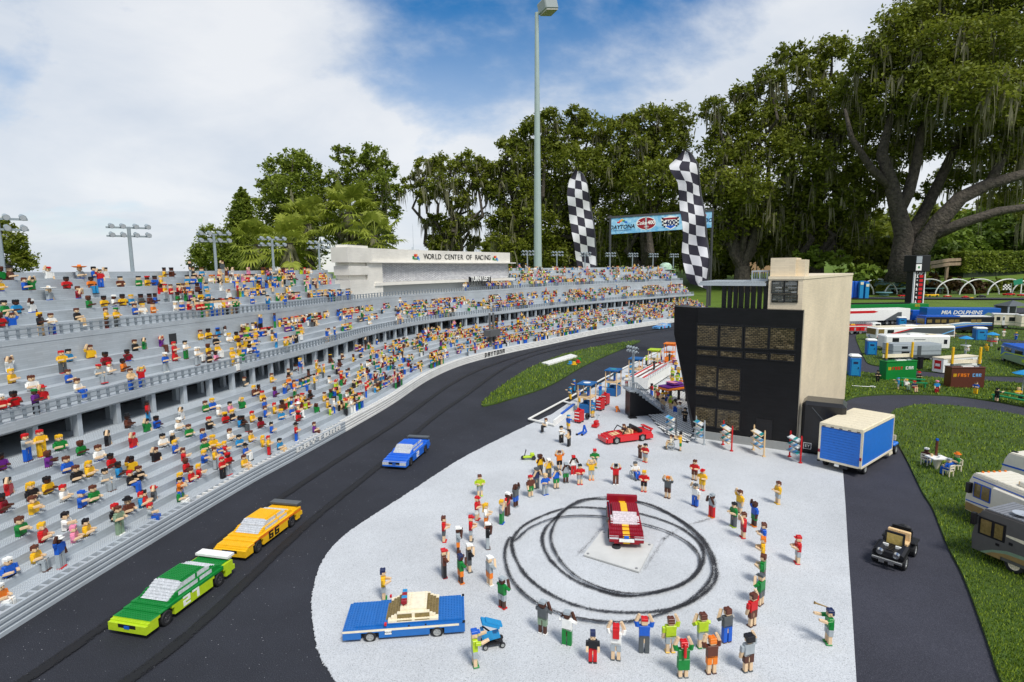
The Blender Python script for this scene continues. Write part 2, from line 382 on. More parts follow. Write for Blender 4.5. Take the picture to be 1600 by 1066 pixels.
def brick_plastic(name, col, bw=0.064, bh=0.0096, rough=0.38, var=0.06, mode='uv', bump=0.6):
    """plastic bricks: fine joint relief plus brick-to-brick colour drift"""
    M = bpy.data.materials.new(name); M.use_nodes = True; t = M.node_tree; b = t.nodes['Principled BSDF']
    b.inputs['Roughness'].default_value = rough; b.inputs['Specular IOR Level'].default_value = 0.45
    c = N(t, 'ShaderNodeTexCoord'); src = c.outputs['UV'] if mode == 'uv' else c.outputs['Object']
    br = N(t, 'ShaderNodeTexBrick'); t.links.new(src, br.inputs['Vector'])
    br.inputs['Scale'].default_value = 1.0; br.inputs['Brick Width'].default_value = bw; br.inputs['Row Height'].default_value = bh; br.inputs['Mortar Size'].default_value = 0.00045; br.inputs['Mortar Smooth'].default_value = 0.2
    lo = tuple(x * (1 - var) for x in col); hi = tuple(min(1, x * (1 + var)) for x in col)
    br.inputs['Color1'].default_value = (*lo, 1); br.inputs['Color2'].default_value = (*hi, 1); br.inputs['Mortar'].default_value = (*[x * 0.80 for x in col], 1)
    g = N(t, 'ShaderNodeNewGeometry')
    n = N(t, 'ShaderNodeTexNoise', Scale=4.0, Detail=6.0, Roughness=0.6); t.links.new(g.outputs['Position'], n.inputs['Vector'])
    mr = N(t, 'ShaderNodeMapRange'); t.links.new(n.outputs['Fac'], mr.inputs['Value']); mr.inputs['From Min'].default_value = 0.3; mr.inputs['From Max'].default_value = 0.7; mr.inputs['To Min'].default_value = 0.88; mr.inputs['To Max'].default_value = 1.10
    s = N(t, 'ShaderNodeVectorMath', operation='SCALE'); t.links.new(br.outputs['Color'], s.inputs[0]); t.links.new(mr.outputs[0], s.inputs['Scale']); t.links.new(s.outputs[0], b.inputs['Base Color'])
    bm = N(t, 'ShaderNodeBump', Strength=bump, Distance=0.0006); bm.invert = True; t.links.new(br.outputs['Fac'], bm.inputs['Height']); t.links.new(bm.outputs[0], b.inputs['Normal'])
    MATS[name] = M
    return M
GREY = brick_plastic('grey_stand_bricks', (0.395, 0.435, 0.465), bump=0.35)
GREYP = mat('grey_stand_plastic', (0.395, 0.435, 0.465), rough=0.38, noise=0.08, nscale=8)
WHITEB = brick_plastic('white_wall_bricks', (0.70, 0.70, 0.67))
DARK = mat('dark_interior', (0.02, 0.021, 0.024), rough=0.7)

# --- track, plaza, infield
def strip(name, pts, w, z, M, kind='structure', parent=None):
    V = []; F = []
    for i, p in enumerate(pts):
        t = (pts[min(i + 1, len(pts) - 1)] - pts[max(i - 1, 0)]).normalized(); n = Vector((-t.y, t.x, 0))
        V += [p + n * w / 2, p - n * w / 2]; V[-1].z = V[-2].z = z
    F = [(2 * i + 1, 2 * i + 3, 2 * i + 2, 2 * i) for i in range(len(pts) - 1)]
    me = bpy.data.meshes.new(name); me.from_pydata(V, [], F); me.materials.append(M)
    uv = me.uv_layers.new(name='uv'); d = 0; ds = [0]
    for a, b in zip(pts, pts[1:]): d += (b - a).length; ds.append(d)
    data = []
    for i in range(len(pts) - 1): data += [ds[i], 1, ds[i + 1], 1, ds[i + 1], 0, ds[i], 0]
    uv.data.foreach_set('uv', data)
    return link(name, me, parent, kind)
inner = [CURVE(s, 0.02) for s in np.linspace(0.05, SMAX, 70)]
sheet('track', [Vector((3.2, -1.0, 0))] + [Vector((9.5, 9.0, 0)), Vector((9.5, 12.0, 0))] + inner[::-1] + [Vector((-1.6, -1.0, 0))], 0.0, ASPH)

plaza_edge = smooth_poly([G(*p) for p in [(620, 1250), (560, 1120), (524, 1066), (498, 1020), (488, 965), (489, 925), (503, 880), (530, 845), (570, 815), (640, 770), (720, 718), (800, 677), (862, 648)]], 40)
plaza_edge = [p + Vector((rng.normal() * 0.0016, rng.normal() * 0.0016, 0)) for p in plaza_edge]
plaza_pts = plaza_edge + GP((892, 628), (935, 602), (985, 571), (1022, 550), (1062, 534), (1120, 536), (1300, 640), (1312, 700), (1317, 735), (1321, 790), (1325, 860), (1331, 950), (1338, 1066)) + [G(1345, 1250)]
sheet('plaza', plaza_pts, 0.004, CONC, thick=0.003)
GRASS_POLYS = []
inf = smooth_poly(GP((753, 635), (762, 622), (790, 600), (830, 575), (880, 555), (930, 543), (985, 534), (1000, 534), (985, 541), (920, 569), (860, 603), (800, 624), (770, 633)), 5, closed=True)
sheet('infield', inf, 0.010, TURF, thick=0.009); GRASS_POLYS.append(('infield_grass', inf, 0.010, 0.55, 26000, 0.016))

def tyre_mat(name, col, dens, fs=330.0, ps=14.0):
    """rubber on the ground: ragged speckled cover, transparent where the ground shows"""
    M = bpy.data.materials.new(name); M.use_nodes = True; t = M.node_tree; b = t.nodes['Principled BSDF']; b.inputs['Base Color'].default_value = (*col, 1); b.inputs['Roughness'].default_value = 0.7
    g = N(t, 'ShaderNodeNewGeometry'); uv = N(t, 'ShaderNodeTexCoord'); sp = N(t, 'ShaderNodeSeparateXYZ'); t.links.new(uv.outputs['UV'], sp.inputs[0])
    e = N(t, 'ShaderNodeMath', operation='SUBTRACT'); t.links.new(sp.outputs['Y'], e.inputs[0]); e.inputs[1].default_value = 0.5
    ab = N(t, 'ShaderNodeMath', operation='ABSOLUTE'); t.links.new(e.outputs[0], ab.inputs[0])
    n = N(t, 'ShaderNodeTexNoise', Scale=fs, Detail=2.0); t.links.new(g.outputs['Position'], n.inputs['Vector'])
    n2 = N(t, 'ShaderNodeTexNoise', Scale=ps, Detail=4.0); t.links.new(g.outputs['Position'], n2.inputs['Vector'])
    a0 = N(t, 'ShaderNodeMath', operation='MULTIPLY_ADD'); t.links.new(n2.outputs['Fac'], a0.inputs[0]); a0.inputs[1].default_value = 0.55; a0.inputs[2].default_value = 0.02
    ac = N(t, 'ShaderNodeMath', operation='MULTIPLY_ADD'); t.links.new(n.outputs['Fac'], ac.inputs[0]); ac.inputs[1].default_value = 1.7; ac.inputs[2].default_value = -0.15; a1 = N(t, 'ShaderNodeMath', operation='ADD'); t.links.new(ac.outputs[0], a1.inputs[0]); t.links.new(a0.outputs[0], a1.inputs[1])
    s1 = N(t, 'ShaderNodeMath', operation='MULTIPLY_ADD'); t.links.new(ab.outputs[0], s1.inputs[0]); s1.inputs[1].default_value = -1.0; s1.inputs[2].default_value = dens
    a2 = N(t, 'ShaderNodeMath', operation='ADD'); t.links.new(a1.outputs[0], a2.inputs[0]); t.links.new(s1.outputs[0], a2.inputs[1])
    cr = N(t, 'ShaderNodeMapRange'); t.links.new(a2.outputs[0], cr.inputs['Value']); cr.inputs['From Min'].default_value = 0.96; cr.inputs['From Max'].default_value = 1.06
    t.links.new(cr.outputs[0], b.inputs['Alpha'])
    return M
RUB = tyre_mat('tyre_rubber_on_asphalt', (0.006, 0.006, 0.007), 0.52)
SKID = tyre_mat('tyre_rubber_on_concrete', (0.020, 0.020, 0.023), 0.27)
for pts in ([(-60, 1130), (166, 977), (452, 770), (612, 666), (750, 578), (900, 534), (1060, 510)],
            [(100, 1135), (300, 988), (485, 816), (597, 725), (712, 629), (850, 551), (1060, 513)]):
    strip('tyre_track', smooth_poly(GP(*pts), 14), 0.040, 0.004, RUB)
# burnout rings on the plaza
def ring(pts, w=0.021, z=0.0085): strip('skid_mark', smooth_poly(GP(*pts), 10, closed=True) + [G(*pts[0])], w, z, SKID)
ring([(803, 842), (828, 818), (884, 797), (940, 797), (1003, 806), (1060, 826), (1095, 855), (1097, 885), (1072, 913), (1030, 928), (985, 935), (940, 927), (890, 905), (856, 872), (848, 840), (865, 815), (905, 785), (950, 783), (1010, 789), (1060, 814), (1092, 838), (1112, 868), (1119, 905), (1095, 935), (1050, 955), (990, 961), (920, 955), (860, 932), (820, 900), (802, 865)])
ring([(806, 848), (830, 828), (875, 812), (940, 811), (1000, 822), (1050, 838), (1085, 862), (1094, 890), (1070, 915), (1020, 931), (960, 930), (900, 905), (868, 868), (862, 835), (884, 800), (930, 782), (985, 785), (1045, 806), (1085, 836), (1108, 870), (1112, 905), (1085, 938), (1040, 962), (990, 976), (930, 976), (870, 962), (825, 938), (797, 905), (789, 868), (797, 845)], 0.019, 0.0125)

SCUFF = tyre_mat('scuffed_concrete', (0.16, 0.16, 0.16), -0.08, 330.0, 22.0)
for pts in ([(900, 872), (925, 845), (952, 812)], [(1006, 892), (1022, 868), (1040, 842)], [(1030, 850), (1062, 828), (1110, 812)]): strip('scuff_mark', smooth_poly(GP(*pts), 8), 0.05, 0.0058, SCUFF)
# --- right-hand lawns and roads
def poly_thing(name, pts, z, M): return sheet(name, pts, z, M, thick=0.009)
sheet('road', GP((1318, 735), (1321, 790), (1325, 860), (1331, 950), (1338, 1066)) + [G(1350, 1400), G(1700, 1400)] + GP((2300, 1000), (2300, 520), (1280, 490), (1290, 640), (1300, 680)), 0.003, ROAD)
lawnA = smooth_poly(GP((1440, 634), (1500, 637), (1600, 652), (1760, 690), (2100, 800), (2300, 1100), (1700, 1330), (1610, 1160), (1562, 1066), (1540, 1000), (1505, 905), (1480, 856), (1458, 800), (1440, 770), (1417, 722), (1400, 690), (1391, 662), (1392, 648), (1405, 640)), 5, closed=True)
lawnB = smooth_poly(GP((1302, 586), (1318, 582), (1345, 583), (1385, 587), (1440, 590), (1520, 596), (1600, 601), (1800, 620), (2100, 690), (1800, 675), (1600, 637), (1540, 627), (1480, 620), (1400, 618), (1345, 621), (1322, 628), (1300, 640)), 5, closed=True)
lawnC = smooth_poly(GP((1337, 528), (1343, 523), (1365, 519), (1420, 512), (1600, 508), (1900, 512), (2200, 560), (1800, 608), (1600, 591), (1520, 588), (1440, 581), (1385, 575), (1358, 570), (1350, 560), (1343, 545)), 5, closed=True)
for nm, p, nb in (('lawn', lawnA, 60000), ('lawn', lawnB, 30000), ('lawn', lawnC, 26000)):
    poly_thing(nm, p, 0.012, TURF); GRASS_POLYS.append(('grass_blades', p, 0.012, 0.5, int(nb * 1.7), 0.010))
sheet('path', [G(u, v, 0.016) for u, v in ((1478, 523), (1490, 522.5), (1570, 530), (1600, 533), (1600, 537), (1570, 534), (1500, 527))], 0.016, ROAD)
# far strips beyond the trailers: road, lawn, race path, lawn
sheet('road', [G(u, v) for u, v in ((1280, 488), (2300, 496), (2300, 486), (1280, 479))], 0.004, ROAD)
sheet('path', [G(u, v) for u, v in ((1280, 466.5), (2300, 471), (2300, 469), (1280, 464))], 0.004, ROAD)

# --- grass: short blades, denser near the lens
BLADE = [mat('grass_blade_a', (0.14, 0.215, 0.014), rough=0.6, spec=0.2), mat('grass_blade_b', (0.26, 0.34, 0.032), rough=0.6, spec=0.2), mat('grass_blade_c', (0.05, 0.10, 0.010), rough=0.6, spec=0.2)]
def in_poly(P, x, y):
    c = np.zeros(len(x), bool); j = len(P) - 1
    for i in range(len(P)):
        xi, yi, xj, yj = P[i][0], P[i][1], P[j][0], P[j][1]
        c ^= ((yi > y) != (yj > y)) & (x < (xj - xi) * (y - yi) / (yj - yi + 1e-12) + xi); j = i
    return c
for nm, P, z, lean, nb, hh in GRASS_POLYS:
    xs = np.array([p[0] for p in P]); ys = np.array([p[1] for p in P]); y0, y1 = max(ys.min(), 0.9), min(ys.max(), 12)
    # sample in 1/Y so that blades per pixel stay even; keep what the lens can see and a margin
    q = rng.random(nb * 4); Y = 1 / (1 / y0 + (1 / y1 - 1 / y0) * q); X = (rng.random(nb * 4) * 2.2 - 1.1) * Y * 1.15
    k = in_poly(P, X, Y); X, Y = X[k][:nb], Y[k][:nb]; n = len(X)
    sc = np.clip(Y / 2.0, 0.8, 2.2)
    a = rng.random(n) * 2 * np.pi; h = hh * (0.5 + rng.random(n) * 0.7) * np.clip(sc, 0.8, 1.35); w = 0.0016 * sc * (0.8 + 0.6 * rng.random(n)); l = lean * h * rng.random(n) * 1.4; b2 = rng.random(n) * 2 * np.pi
    V = np.zeros((n, 3, 3)); V[:, 0] = np.stack([X + np.cos(a) * w, Y + np.sin(a) * w, np.full(n, z - 0.001)], -1); V[:, 1] = np.stack([X - np.cos(a) * w, Y - np.sin(a) * w, np.full(n, z - 0.001)], -1)
    V[:, 2] = np.stack([X + np.cos(b2) * l, Y + np.sin(b2) * l, z + h], -1)
    me = np_mesh(nm, V, np.arange(n * 3).reshape(-1, 3), BLADE, rng.choice(3, n, p=[.45, .25, .3])); o = link(nm, me, None, 'stuff'); GN = globals().setdefault('GN_', iter(['infield strip between track and pit lane', 'right lawn beside the motorhomes', 'narrow lawn with the green benches', 'lawn of the food stalls and parked motorhomes'])); o['label'] = 'short green grass of the ' + next(GN); o['category'] = 'grass'

# ================================================================ GRANDSTAND
T1Z, T1L, RUN1, RISE1 = 0.065, 0.10, 0.05, 0.030       # lower tier
PLZ, PLL = 0.305, 0.45                                   # concourse under the second tier
T2F, T2Z, T2L, RUN2, RISE2 = 0.545, 0.445, 0.615, 0.055, 0.037
W2L = 0.8165
T3F, T3Z, T3L, RUN3, RISE3 = 0.815, 0.722, 0.895, 0.056, 0.050
TOPL, TOPZ = T3L + 5 * RUN3, 1.008
S0, S1 = 0.1, SMAX - 0.6
def rows():
    """every seat row: (tier, row, L of front, L of back, z)"""
    r = [('lower', 0, 0.044, 0.10, T1Z)]
    for i in range(1, 9): r.append(('lower', i, T1L + RUN1 * (i - 1), T1L + RUN1 * i, T1Z + RISE1 * i))
    r[-1] = ('lower', 8, PLL, PLL + 0.13, PLZ)
    r.append(('middle', 0, T2F + 0.012, T2L, T2Z))
    for i in range(4): r.append(('middle', i + 1, T2L + RUN2 * i, T2L + RUN2 * (i + 1), T2Z + RISE2 * (i + 1)))
    r.append(('upper', 0, T3F + 0.012, T3L, T3Z))
    for i in range(5): r.append(('upper', i + 1, T3L + RUN3 * i, T3L + RUN3 * (i + 1), T3Z + RISE3 * (i + 1)))
    r.append(('upper', 6, TOPL, TOPL + 0.03, TOPZ))
    return r
ROWS = rows()
def s_at_u(u, L, z):                    # arc position that is seen in column u
    return s_v_at_u(u, L, z)[0]
_GS = np.linspace(0.3, SMAX, 4000)
def s_v_at_u(u, L, z):                  # the same with the row it is seen in
    x, y, tx, ty = (np.interp(_GS, _S, q) for q in (_CX, _CY, _TX, _TY)); k = np.hypot(tx, ty); X = x - ty / k * L; Y = y + tx / k * L; Z = z - CAMH
    f = np.maximum(Y * _f.y + Z * _f.z, 0.05); U = 800 + (X * _rx.x + Y * _rx.y + Z * _rx.z) / f * FOC; V = 533 - (X * _ux.x + Y * _ux.y + Z * _ux.z) / f * FOC
    i = int(np.argmin(np.abs(U - u) + (f < 0.3) * 1e6)); return float(_GS[i]), float(V[i])

stand = thing('grandstand', 'long curved grey three-tier brick grandstand packed with spectators behind the track', 'grandstand')
SB1, SB2 = s_at_u(548, 0.93, 0.75), s_at_u(797, 0.93, 0.75)
for tier, i, l0, l1, z in ROWS:
    th = {'lower': 0.034, 'middle': 0.042, 'upper': 0.056}[tier]
    spans = [(S0, S1)]
    if tier == 'upper' and i > 0: spans = [(S0, SB1), (SB2 + 0.04, S1)]
    for a, b in spans:
        lb = l1 + (0.02 if i < 6 else 0.0)
        sweep('seat_row' if i not in (0, 6) else ('walkway' if i == 0 else 'parapet'), [(l0, z - th), (l0, z), (lb, z), (lb, z - th)], a, b, GREY, stand)
sweep('concourse_floor', [(PLL + 0.13, PLZ - 0.034), (PLL + 0.13, PLZ - 0.001), (0.93, PLZ - 0.001), (0.93, PLZ - 0.034)], S0, S1, GREY, stand)
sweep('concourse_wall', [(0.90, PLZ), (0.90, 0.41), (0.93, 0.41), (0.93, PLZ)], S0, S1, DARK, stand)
sweep('middle_deck', [(T2F, 0.412), (T2F, T2Z + 0.002), (T2F + 0.012, T2Z + 0.002), (0.93, 0.44), (0.93, 0.412)], S0, S1, GREY, stand)
sweep('middle_back_wall', [(W2L, 0.44), (W2L, 0.705), (W2L + 0.03, 0.705), (W2L + 0.03, 0.44)], S0, S1, GREY, stand)
sweep('upper_deck', [(T3F, 0.700), (T3F, T3Z + 0.002), (T3F + 0.012, T3Z + 0.002), (1.20, 0.715), (1.20, 0.700)], S0, S1, GREY, stand)
for a, b in ((S0, SB1), (SB2 + 0.04, S1)):
    sweep('back_wall', [(TOPL + 0.005, -0.03), (TOPL + 0.005, TOPZ - 0.03), (TOPL + 0.026, TOPZ - 0.03), (TOPL + 0.026, -0.03)], a, b, GREY, stand, ds=0.2)
sweep('lower_front_wall', [(0.043, 0.0), (0.043, T1Z - 0.033), (0.10, T1Z - 0.033), (0.10, 0.0)], S0, S1, GREY, stand, ds=0.1)

# columns carrying the middle deck: front and back lines
cmb_ = MB(); cmb_.box(-0.011, 0.011, -0.014, 0.014, 0, 0.412 - PLZ, ch=0.0012); colme = cmb_.mesh('column', GREYP)
s = S0 + 0.12; k = 0
while s < S1:
    for L, off in ((T2F + 0.03, 0), (T2F + 0.15, 0.07)):
        o = link('column', colme, stand); o.location = CURVE(s + off, L, PLZ - 0.0012); o.rotation_euler.z = CANG(s + off)
    s += 0.185 if s < 7 else 0.22; k += 1
# doorways: flat boxes whose dark colour stands in for the shade inside
def doorway(s, L, z, h=0.062, w=0.05):
    b = MB(); b.box(-w / 2, w / 2, -0.003, 0.004, 0, h)
    o = b.build('doorway', DARK, stand); o.location = CURVE(s, L, z); o.rotation_euler.z = CANG(s)
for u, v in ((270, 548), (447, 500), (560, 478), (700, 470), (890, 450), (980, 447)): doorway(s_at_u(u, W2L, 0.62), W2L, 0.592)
for u in (846, 660, 668): pass

# railings on the two upper decks
RAILM = mat('railing_grey', (0.22, 0.255, 0.285), rough=0.4)
pm = MB(); pm.box(-0.0042, 0.0042, -0.0042, 0.0042, 0, 0.045); pm.box(-0.006, 0.006, -0.006, 0.006, 0.016, 0.023); pm.box(-0.006, 0.006, -0.006, 0.006, 0.038, 0.046)
postme = pm.mesh('post', RAILM)
for L, z in ((T2F + 0.008, T2Z + 0.001), (T3F + 0.008, T3Z + 0.001)):
    rail = sweep('railing', [(L - 0.0022, z + 0.0385), (L - 0.0022, z + 0.043), (L + 0.0022, z + 0.043), (L + 0.0022, z + 0.0385)], S0, S1, RAILM, stand)
    sweep('rail', [(L - 0.0019, z + 0.0178), (L - 0.0019, z + 0.0218), (L + 0.0019, z + 0.0218), (L + 0.0019, z + 0.0178)], S0, S1, RAILM, rail)
    s = S0 + 0.02; n = 0; far = MB()
    while s < S1:
        if n < 130:
            o = link('post', postme, rail); o.location = CURVE(s, L, z); o.rotation_euler.z = CANG(s)
        else:
            M = Matrix.Translation(CURVE(s, L, z)) @ Matrix.Rotation(CANG(s), 4, 'Z'); far.box(-0.0045, 0.0045, -0.0045, 0.0045, 0, 0.045, 0, M)
        s += 0.045; n += 1
    far.build('far_posts', RAILM, rail, kind='stuff')

# studs on the seat treads nearest the lens
def stud_field(name, cells, M, parent=None, r=0.0026, h=0.0022, n=6):
    """cells: array (k, 3) of stud foot points"""
    c = np.asarray(cells); k = len(c); a = np.arange(n) * 2 * np.pi / n
    ring_ = np.stack([np.cos(a) * r, np.sin(a) * r], -1); V = np.zeros((k, 2 * n, 3))
    V[:, :n, :2] = c[:, None, :2] + ring_; V[:, n:, :2] = c[:, None, :2] + ring_; V[:, :n, 2] = c[:, None, 2]; V[:, n:, 2] = c[:, None, 2] + h
    b = np.arange(k)[:, None] * 2 * n
    Q = np.concatenate([np.stack([b[:, 0] + j, b[:, 0] + (j + 1) % n, b[:, 0] + n + (j + 1) % n, b[:, 0] + n + j], -1) for j in range(n)] + [np.stack([b[:, 0] + n, b[:, 0] + n + 1, b[:, 0] + n + 2, b[:, 0] + n + 3], -1), np.stack([b[:, 0] + n, b[:, 0] + n + 3, b[:, 0] + n + 4, b[:, 0] + n + 5], -1)])
    return link(name, np_mesh(name, V, Q, [M]), parent, 'stuff')
cells = []
for tier, i, l0, l1, z in ROWS:
    if tier != 'lower' and i in (6,): continue
    smax = 3.9 if tier == 'lower' else 3.0
    for s in np.arange(1.4, smax, 0.008):
        for L in np.arange(l0 + 0.0045, l1 - 0.006, 0.008):
            p = CURVE(s, L, z); cells.append((p.x, p.y, p.z))
stud_field('studs', cells, GREYP, stand)

# ---------------------------------------------------------------- track wall (ribbed crash barrier with ladder top)
SW = s_at_u(540, 0.0, 0.03)
wall = thing('track_wall', 'low ribbed crash barrier between track and lowest seats, grey turning white', 'barrier')
for a, b, M, Mp in ((S0, SW, GREY, GREYP), (SW, S1, WHITEB, mat('white_wall_plastic', (0.72, 0.72, 0.69), rough=0.4, noise=0.08, nscale=10))):
    prof = [(0.0, 0.0), (0.0, 0.012), (0.004, 0.014), (0.004, 0.020), (0.0, 0.022), (0.0, 0.030), (0.004, 0.032), (0.004, 0.037), (0.0, 0.039), (0.0, 0.047), (0.003, 0.049), (0.003, 0.054), (0.0, 0.056), (0.0, 0.066), (0.009, 0.066), (0.009, 0.0)]
    sweep('barrier_face', [(L, z) for L, z in prof], a, b, Mp, wall)
    sweep('gutter_floor', [(0.009, 0.030), (0.009, 0.036), (0.0425, 0.036), (0.0425, 0.030)], a, b, Mp, wall)
    sweep('gutter_edge', [(0.034, 0.036), (0.034, 0.067), (0.0425, 0.067), (0.0425, 0.036)], a, b, Mp, wall)
cr = MB(); cr.box(-0.0045, 0.0045, 0.0092, 0.0338, 0.037, 0.0655); crme = cr.mesh('rung', GREYP); fr = MB(); s = S0 + 0.03; n = 0
while s < S1 - 0.05:
    M = Matrix.Translation(CURVE(s, 0, 0)) @ Matrix.Rotation(CANG(s), 4, 'Z')
    if n < 90:
        o = link('rung', crme, wall); o.matrix_world = M
    else: fr.box(-0.0045, 0.0045, 0.0092, 0.0338, 0.037, 0.0655, 0, M)
    s += 0.034; n += 1
fr.build('far_rungs', MATS['white_wall_plastic'], wall, kind='stuff')
def curve_text(txt, u0, u1, z, M, name, hh=0.0098):
    sa, sb = s_at_u(u0, 0, z), s_at_u(u1, 0, z); n = len(txt); b = MB()
    for i, ch_ in enumerate(txt):
        s = sa + (sb - sa) * (i + 0.5) / n; P = CURVE(s, -0.0002, z); a = CANG(s)
        x = Vector((math.cos(a), math.sin(a), 0)); nrm = Vector((math.sin(a), -math.cos(a), 0))
        w = (sb - sa) / n / 4.0
        pixel_text(b, ch_, w, hh, 0.0018, frame(P, x, nrm))
    return b.build(name, M, wall, label=None)
curve_text('DAYTONA', 462, 533, 0.047, pl('W'), 'lettering', 0.0056)
curve_text('DAYTONA', 757, 789, 0.040, pl('K'), 'lettering')

# ---------------------------------------------------------------- observation booth on the lower tier
s = s_at_u(769, 0.13, 0.1); a = CANG(s)
bt = thing('observation_booth', 'dark grey booth on splayed legs over the lower seats with twin masts', 'booth', CURVE(s, 0.13, 0.066), a)
mg = mat('booth_grey', (0.12, 0.125, 0.13), rough=0.45)
b = MB(); b.box(-0.10, 0.10, -0.05, 0.05, 0.15, 0.225); [b.box(-0.10 + 0.2 * k / 12 - 0.004, -0.10 + 0.2 * k / 12 + 0.004, -0.053, -0.05, 0.15, 0.232) for k in range(13)]; b.build('cabin', mg, bt)
for x in (-0.045, 0.03):
    b = MB(); b.bar((x, 0, -0.01), (x + 0.02, 0, 0.15), 0.028, 0.04); b.build('leg', mg, bt)
    b = MB(); b.bar((x + 0.03, 0.02, 0.225), (x + 0.045, 0.03, 0.42), 0.018, 0.018); b.build('mast', mg, bt)

# ---------------------------------------------------------------- cream press building on the top tier
CREAM = brick_plastic('cream_bricks', (0.76, 0.73, 0.66), bw=0.048, var=0.04)
CREAMP = mat('cream_plastic', (0.76, 0.73, 0.66), rough=0.4, noise=0.05, nscale=12)
press = thing('press_building', 'cream brick building with black lettering on top of the grandstand', 'building')
a0, a1 = s_at_u(572, 0.93, 0.9), SB2
sweep('wall', [(0.96, 0.70), (0.96, 1.09), (1.30, 1.09), (1.30, 0.70)], a0, a1, mat('press_wall_grey', (0.42, 0.42, 0.40), rough=0.5), press)
sweep('roof_band', [(0.925, 1.092), (0.925, 1.232), (1.32, 1.232), (1.32, 1.092)], a0 + 0.05, a1 + 0.0, CREAM, press)
sweep('canopy_lip', [(0.885, 1.078), (0.885, 1.0915), (1.32, 1.0915), (1.32, 1.078)], a0 + 0.02, a1 + 0.09, CREAMP, press)
sweep('sill', [(0.90, 0.835), (0.90, 0.868), (0.958, 0.868), (0.958, 0.835)], a0 + 0.10, a1 + 0.09, CREAMP, press)
sweep('end_wall', [(0.912, 0.724), (0.912, 1.0775), (1.0, 1.0775), (1.0, 0.724)], a0, a0 + 0.22, CREAM, press)
b = MB(); nn = 0                                          # glass-brick window front: individual translucent bricks, joined
zs = np.arange(0.872, 1.072, 0.0125); sl = np.arange(a0 + 0.24, a1 - 0.03, 0.05)
for r_, z in enumerate(zs):
    for s in sl:
        P = CURVE(s + (0.025 if r_ % 2 else 0), 0.9585 + rng.random() * 0.0015, z); M = Matrix.Translation(P) @ Matrix.Rotation(CANG(s), 4, 'Z'); b.box(-0.0235, 0.0235, -0.004, 0.0, 0, 0.0112, int(rng.integers(0, 2)), M)
b.build('glass_bricks', [mat('clear_brick_light', (0.60, 0.60, 0.62), rough=0.2), mat('clear_brick_dark', (0.50, 0.50, 0.53), rough=0.15)], press, kind='stuff')
t0 = s_at_u(543, 0.89, 1.15); LB = min(np.linspace(0.92, 1.6, 60), key=lambda L: abs(s_at_u(518, L, 1.15) - t0))
sweep('corner_tower', [(0.90, 0.724), (0.90, 0.905), (LB, 0.905), (LB, 0.724)], t0 + 0.03, a0 - 0.003, CREAM, press)
sweep('corner_tower', [(0.93, 0.905), (0.93, 0.955), (LB, 0.955), (LB, 0.905)], t0 + 0.06, a0 - 0.003, CREAMP, press)
sweep('corner_tower', [(0.90, 0.955), (0.90, 1.045), (LB, 1.045), (LB, 0.955)], t0 + 0.03, a0 - 0.003, CREAM, press)
sweep('corner_tower', [(0.93, 1.045), (0.93, 1.08), (LB, 1.08), (LB, 1.045)], t0 + 0.06, a0 - 0.003, CREAMP, press)
sweep('corner_tower', [(0.89, 1.08), (0.89, 1.225), (LB, 1.225), (LB, 1.08)], t0, a0 + 0.05, CREAM, press)
sweep('roof_cap', [(0.91, 1.225), (0.91, 1.25), (LB - .03, 1.25), (LB - .03, 1.225)], t0 + 0.03, a0 + 0.02, CREAMP, press)
s = s_at_u(715, 0.93, 1.15); P = CURVE(s, 0.9245, 1.158); a = CANG(s); nrm = Vector((math.sin(a), -math.cos(a), 0))
sl_, sr_ = s_at_u(663, 0.925, 1.15), s_at_u(766, 0.925, 1.15)
bb = MB(); txt = 'WORLD CENTER OF RACING'
for i, ch_ in enumerate(txt):
    s = sl_ + (sr_ - sl_) * (i + 0.5) / len(txt); a = CANG(s)
    if ch_ == ' ': continue
    me = text_mesh(ch_, 0.092, 0.003, pl('K'), squeeze=1.0)
    M = frame(CURVE(s, 0.9235, 1.155), (math.cos(a), math.sin(a), 0), (math.sin(a), -math.cos(a), 0)); me.transform(M); link('letter', me, press)
for u in (650, 774):                                      # coloured emblem either side of the lettering
    s = s_at_u(u, 0.925, 1.15); a = CANG(s); M = frame(CURVE(s, 0.9235, 1.155), (math.cos(a), math.sin(a), 0), (math.sin(a), -math.cos(a), 0))
    e = MB(); cs = [pl(c) for c in 'GROBU']
    for k, (x, y, w, h) in enumerate([(-0.05, -0.012, 0.03, 0.035), (-0.022, 0.012, 0.03, 0.03), (0.006, 0.014, 0.03, 0.03), (0.03, -0.012, 0.026, 0.03), (0.05, -0.03, 0.022, 0.024)]): e.box(x - w / 2, x + w / 2, y - h / 2, y + h / 2, -0.002, 0.003 + 0.0004 * k, k, M)
    e.box(-0.035, 0.03, -0.035, -0.02, -0.002, 0.0025, 0, M); e.build('emblem', cs, press)
b = MB(); s = s_at_u(646, 1.1, 1.23); P = CURVE(s, 1.1, 1.233); b.box(P.x - 0.06, P.x + 0.06, P.y - 0.03, P.y + 0.03, P.z, P.z + 0.012); b.box(P.x - 0.02, P.x + 0.0, P.y - 0.01, P.y + 0.01, P.z, P.z + 0.04); b.cyl((P.x, P.y, P.z), (P.x, P.y, P.z + 0.32), 0.004, 0.001, 6); b.build('aerial', GREYP, press)

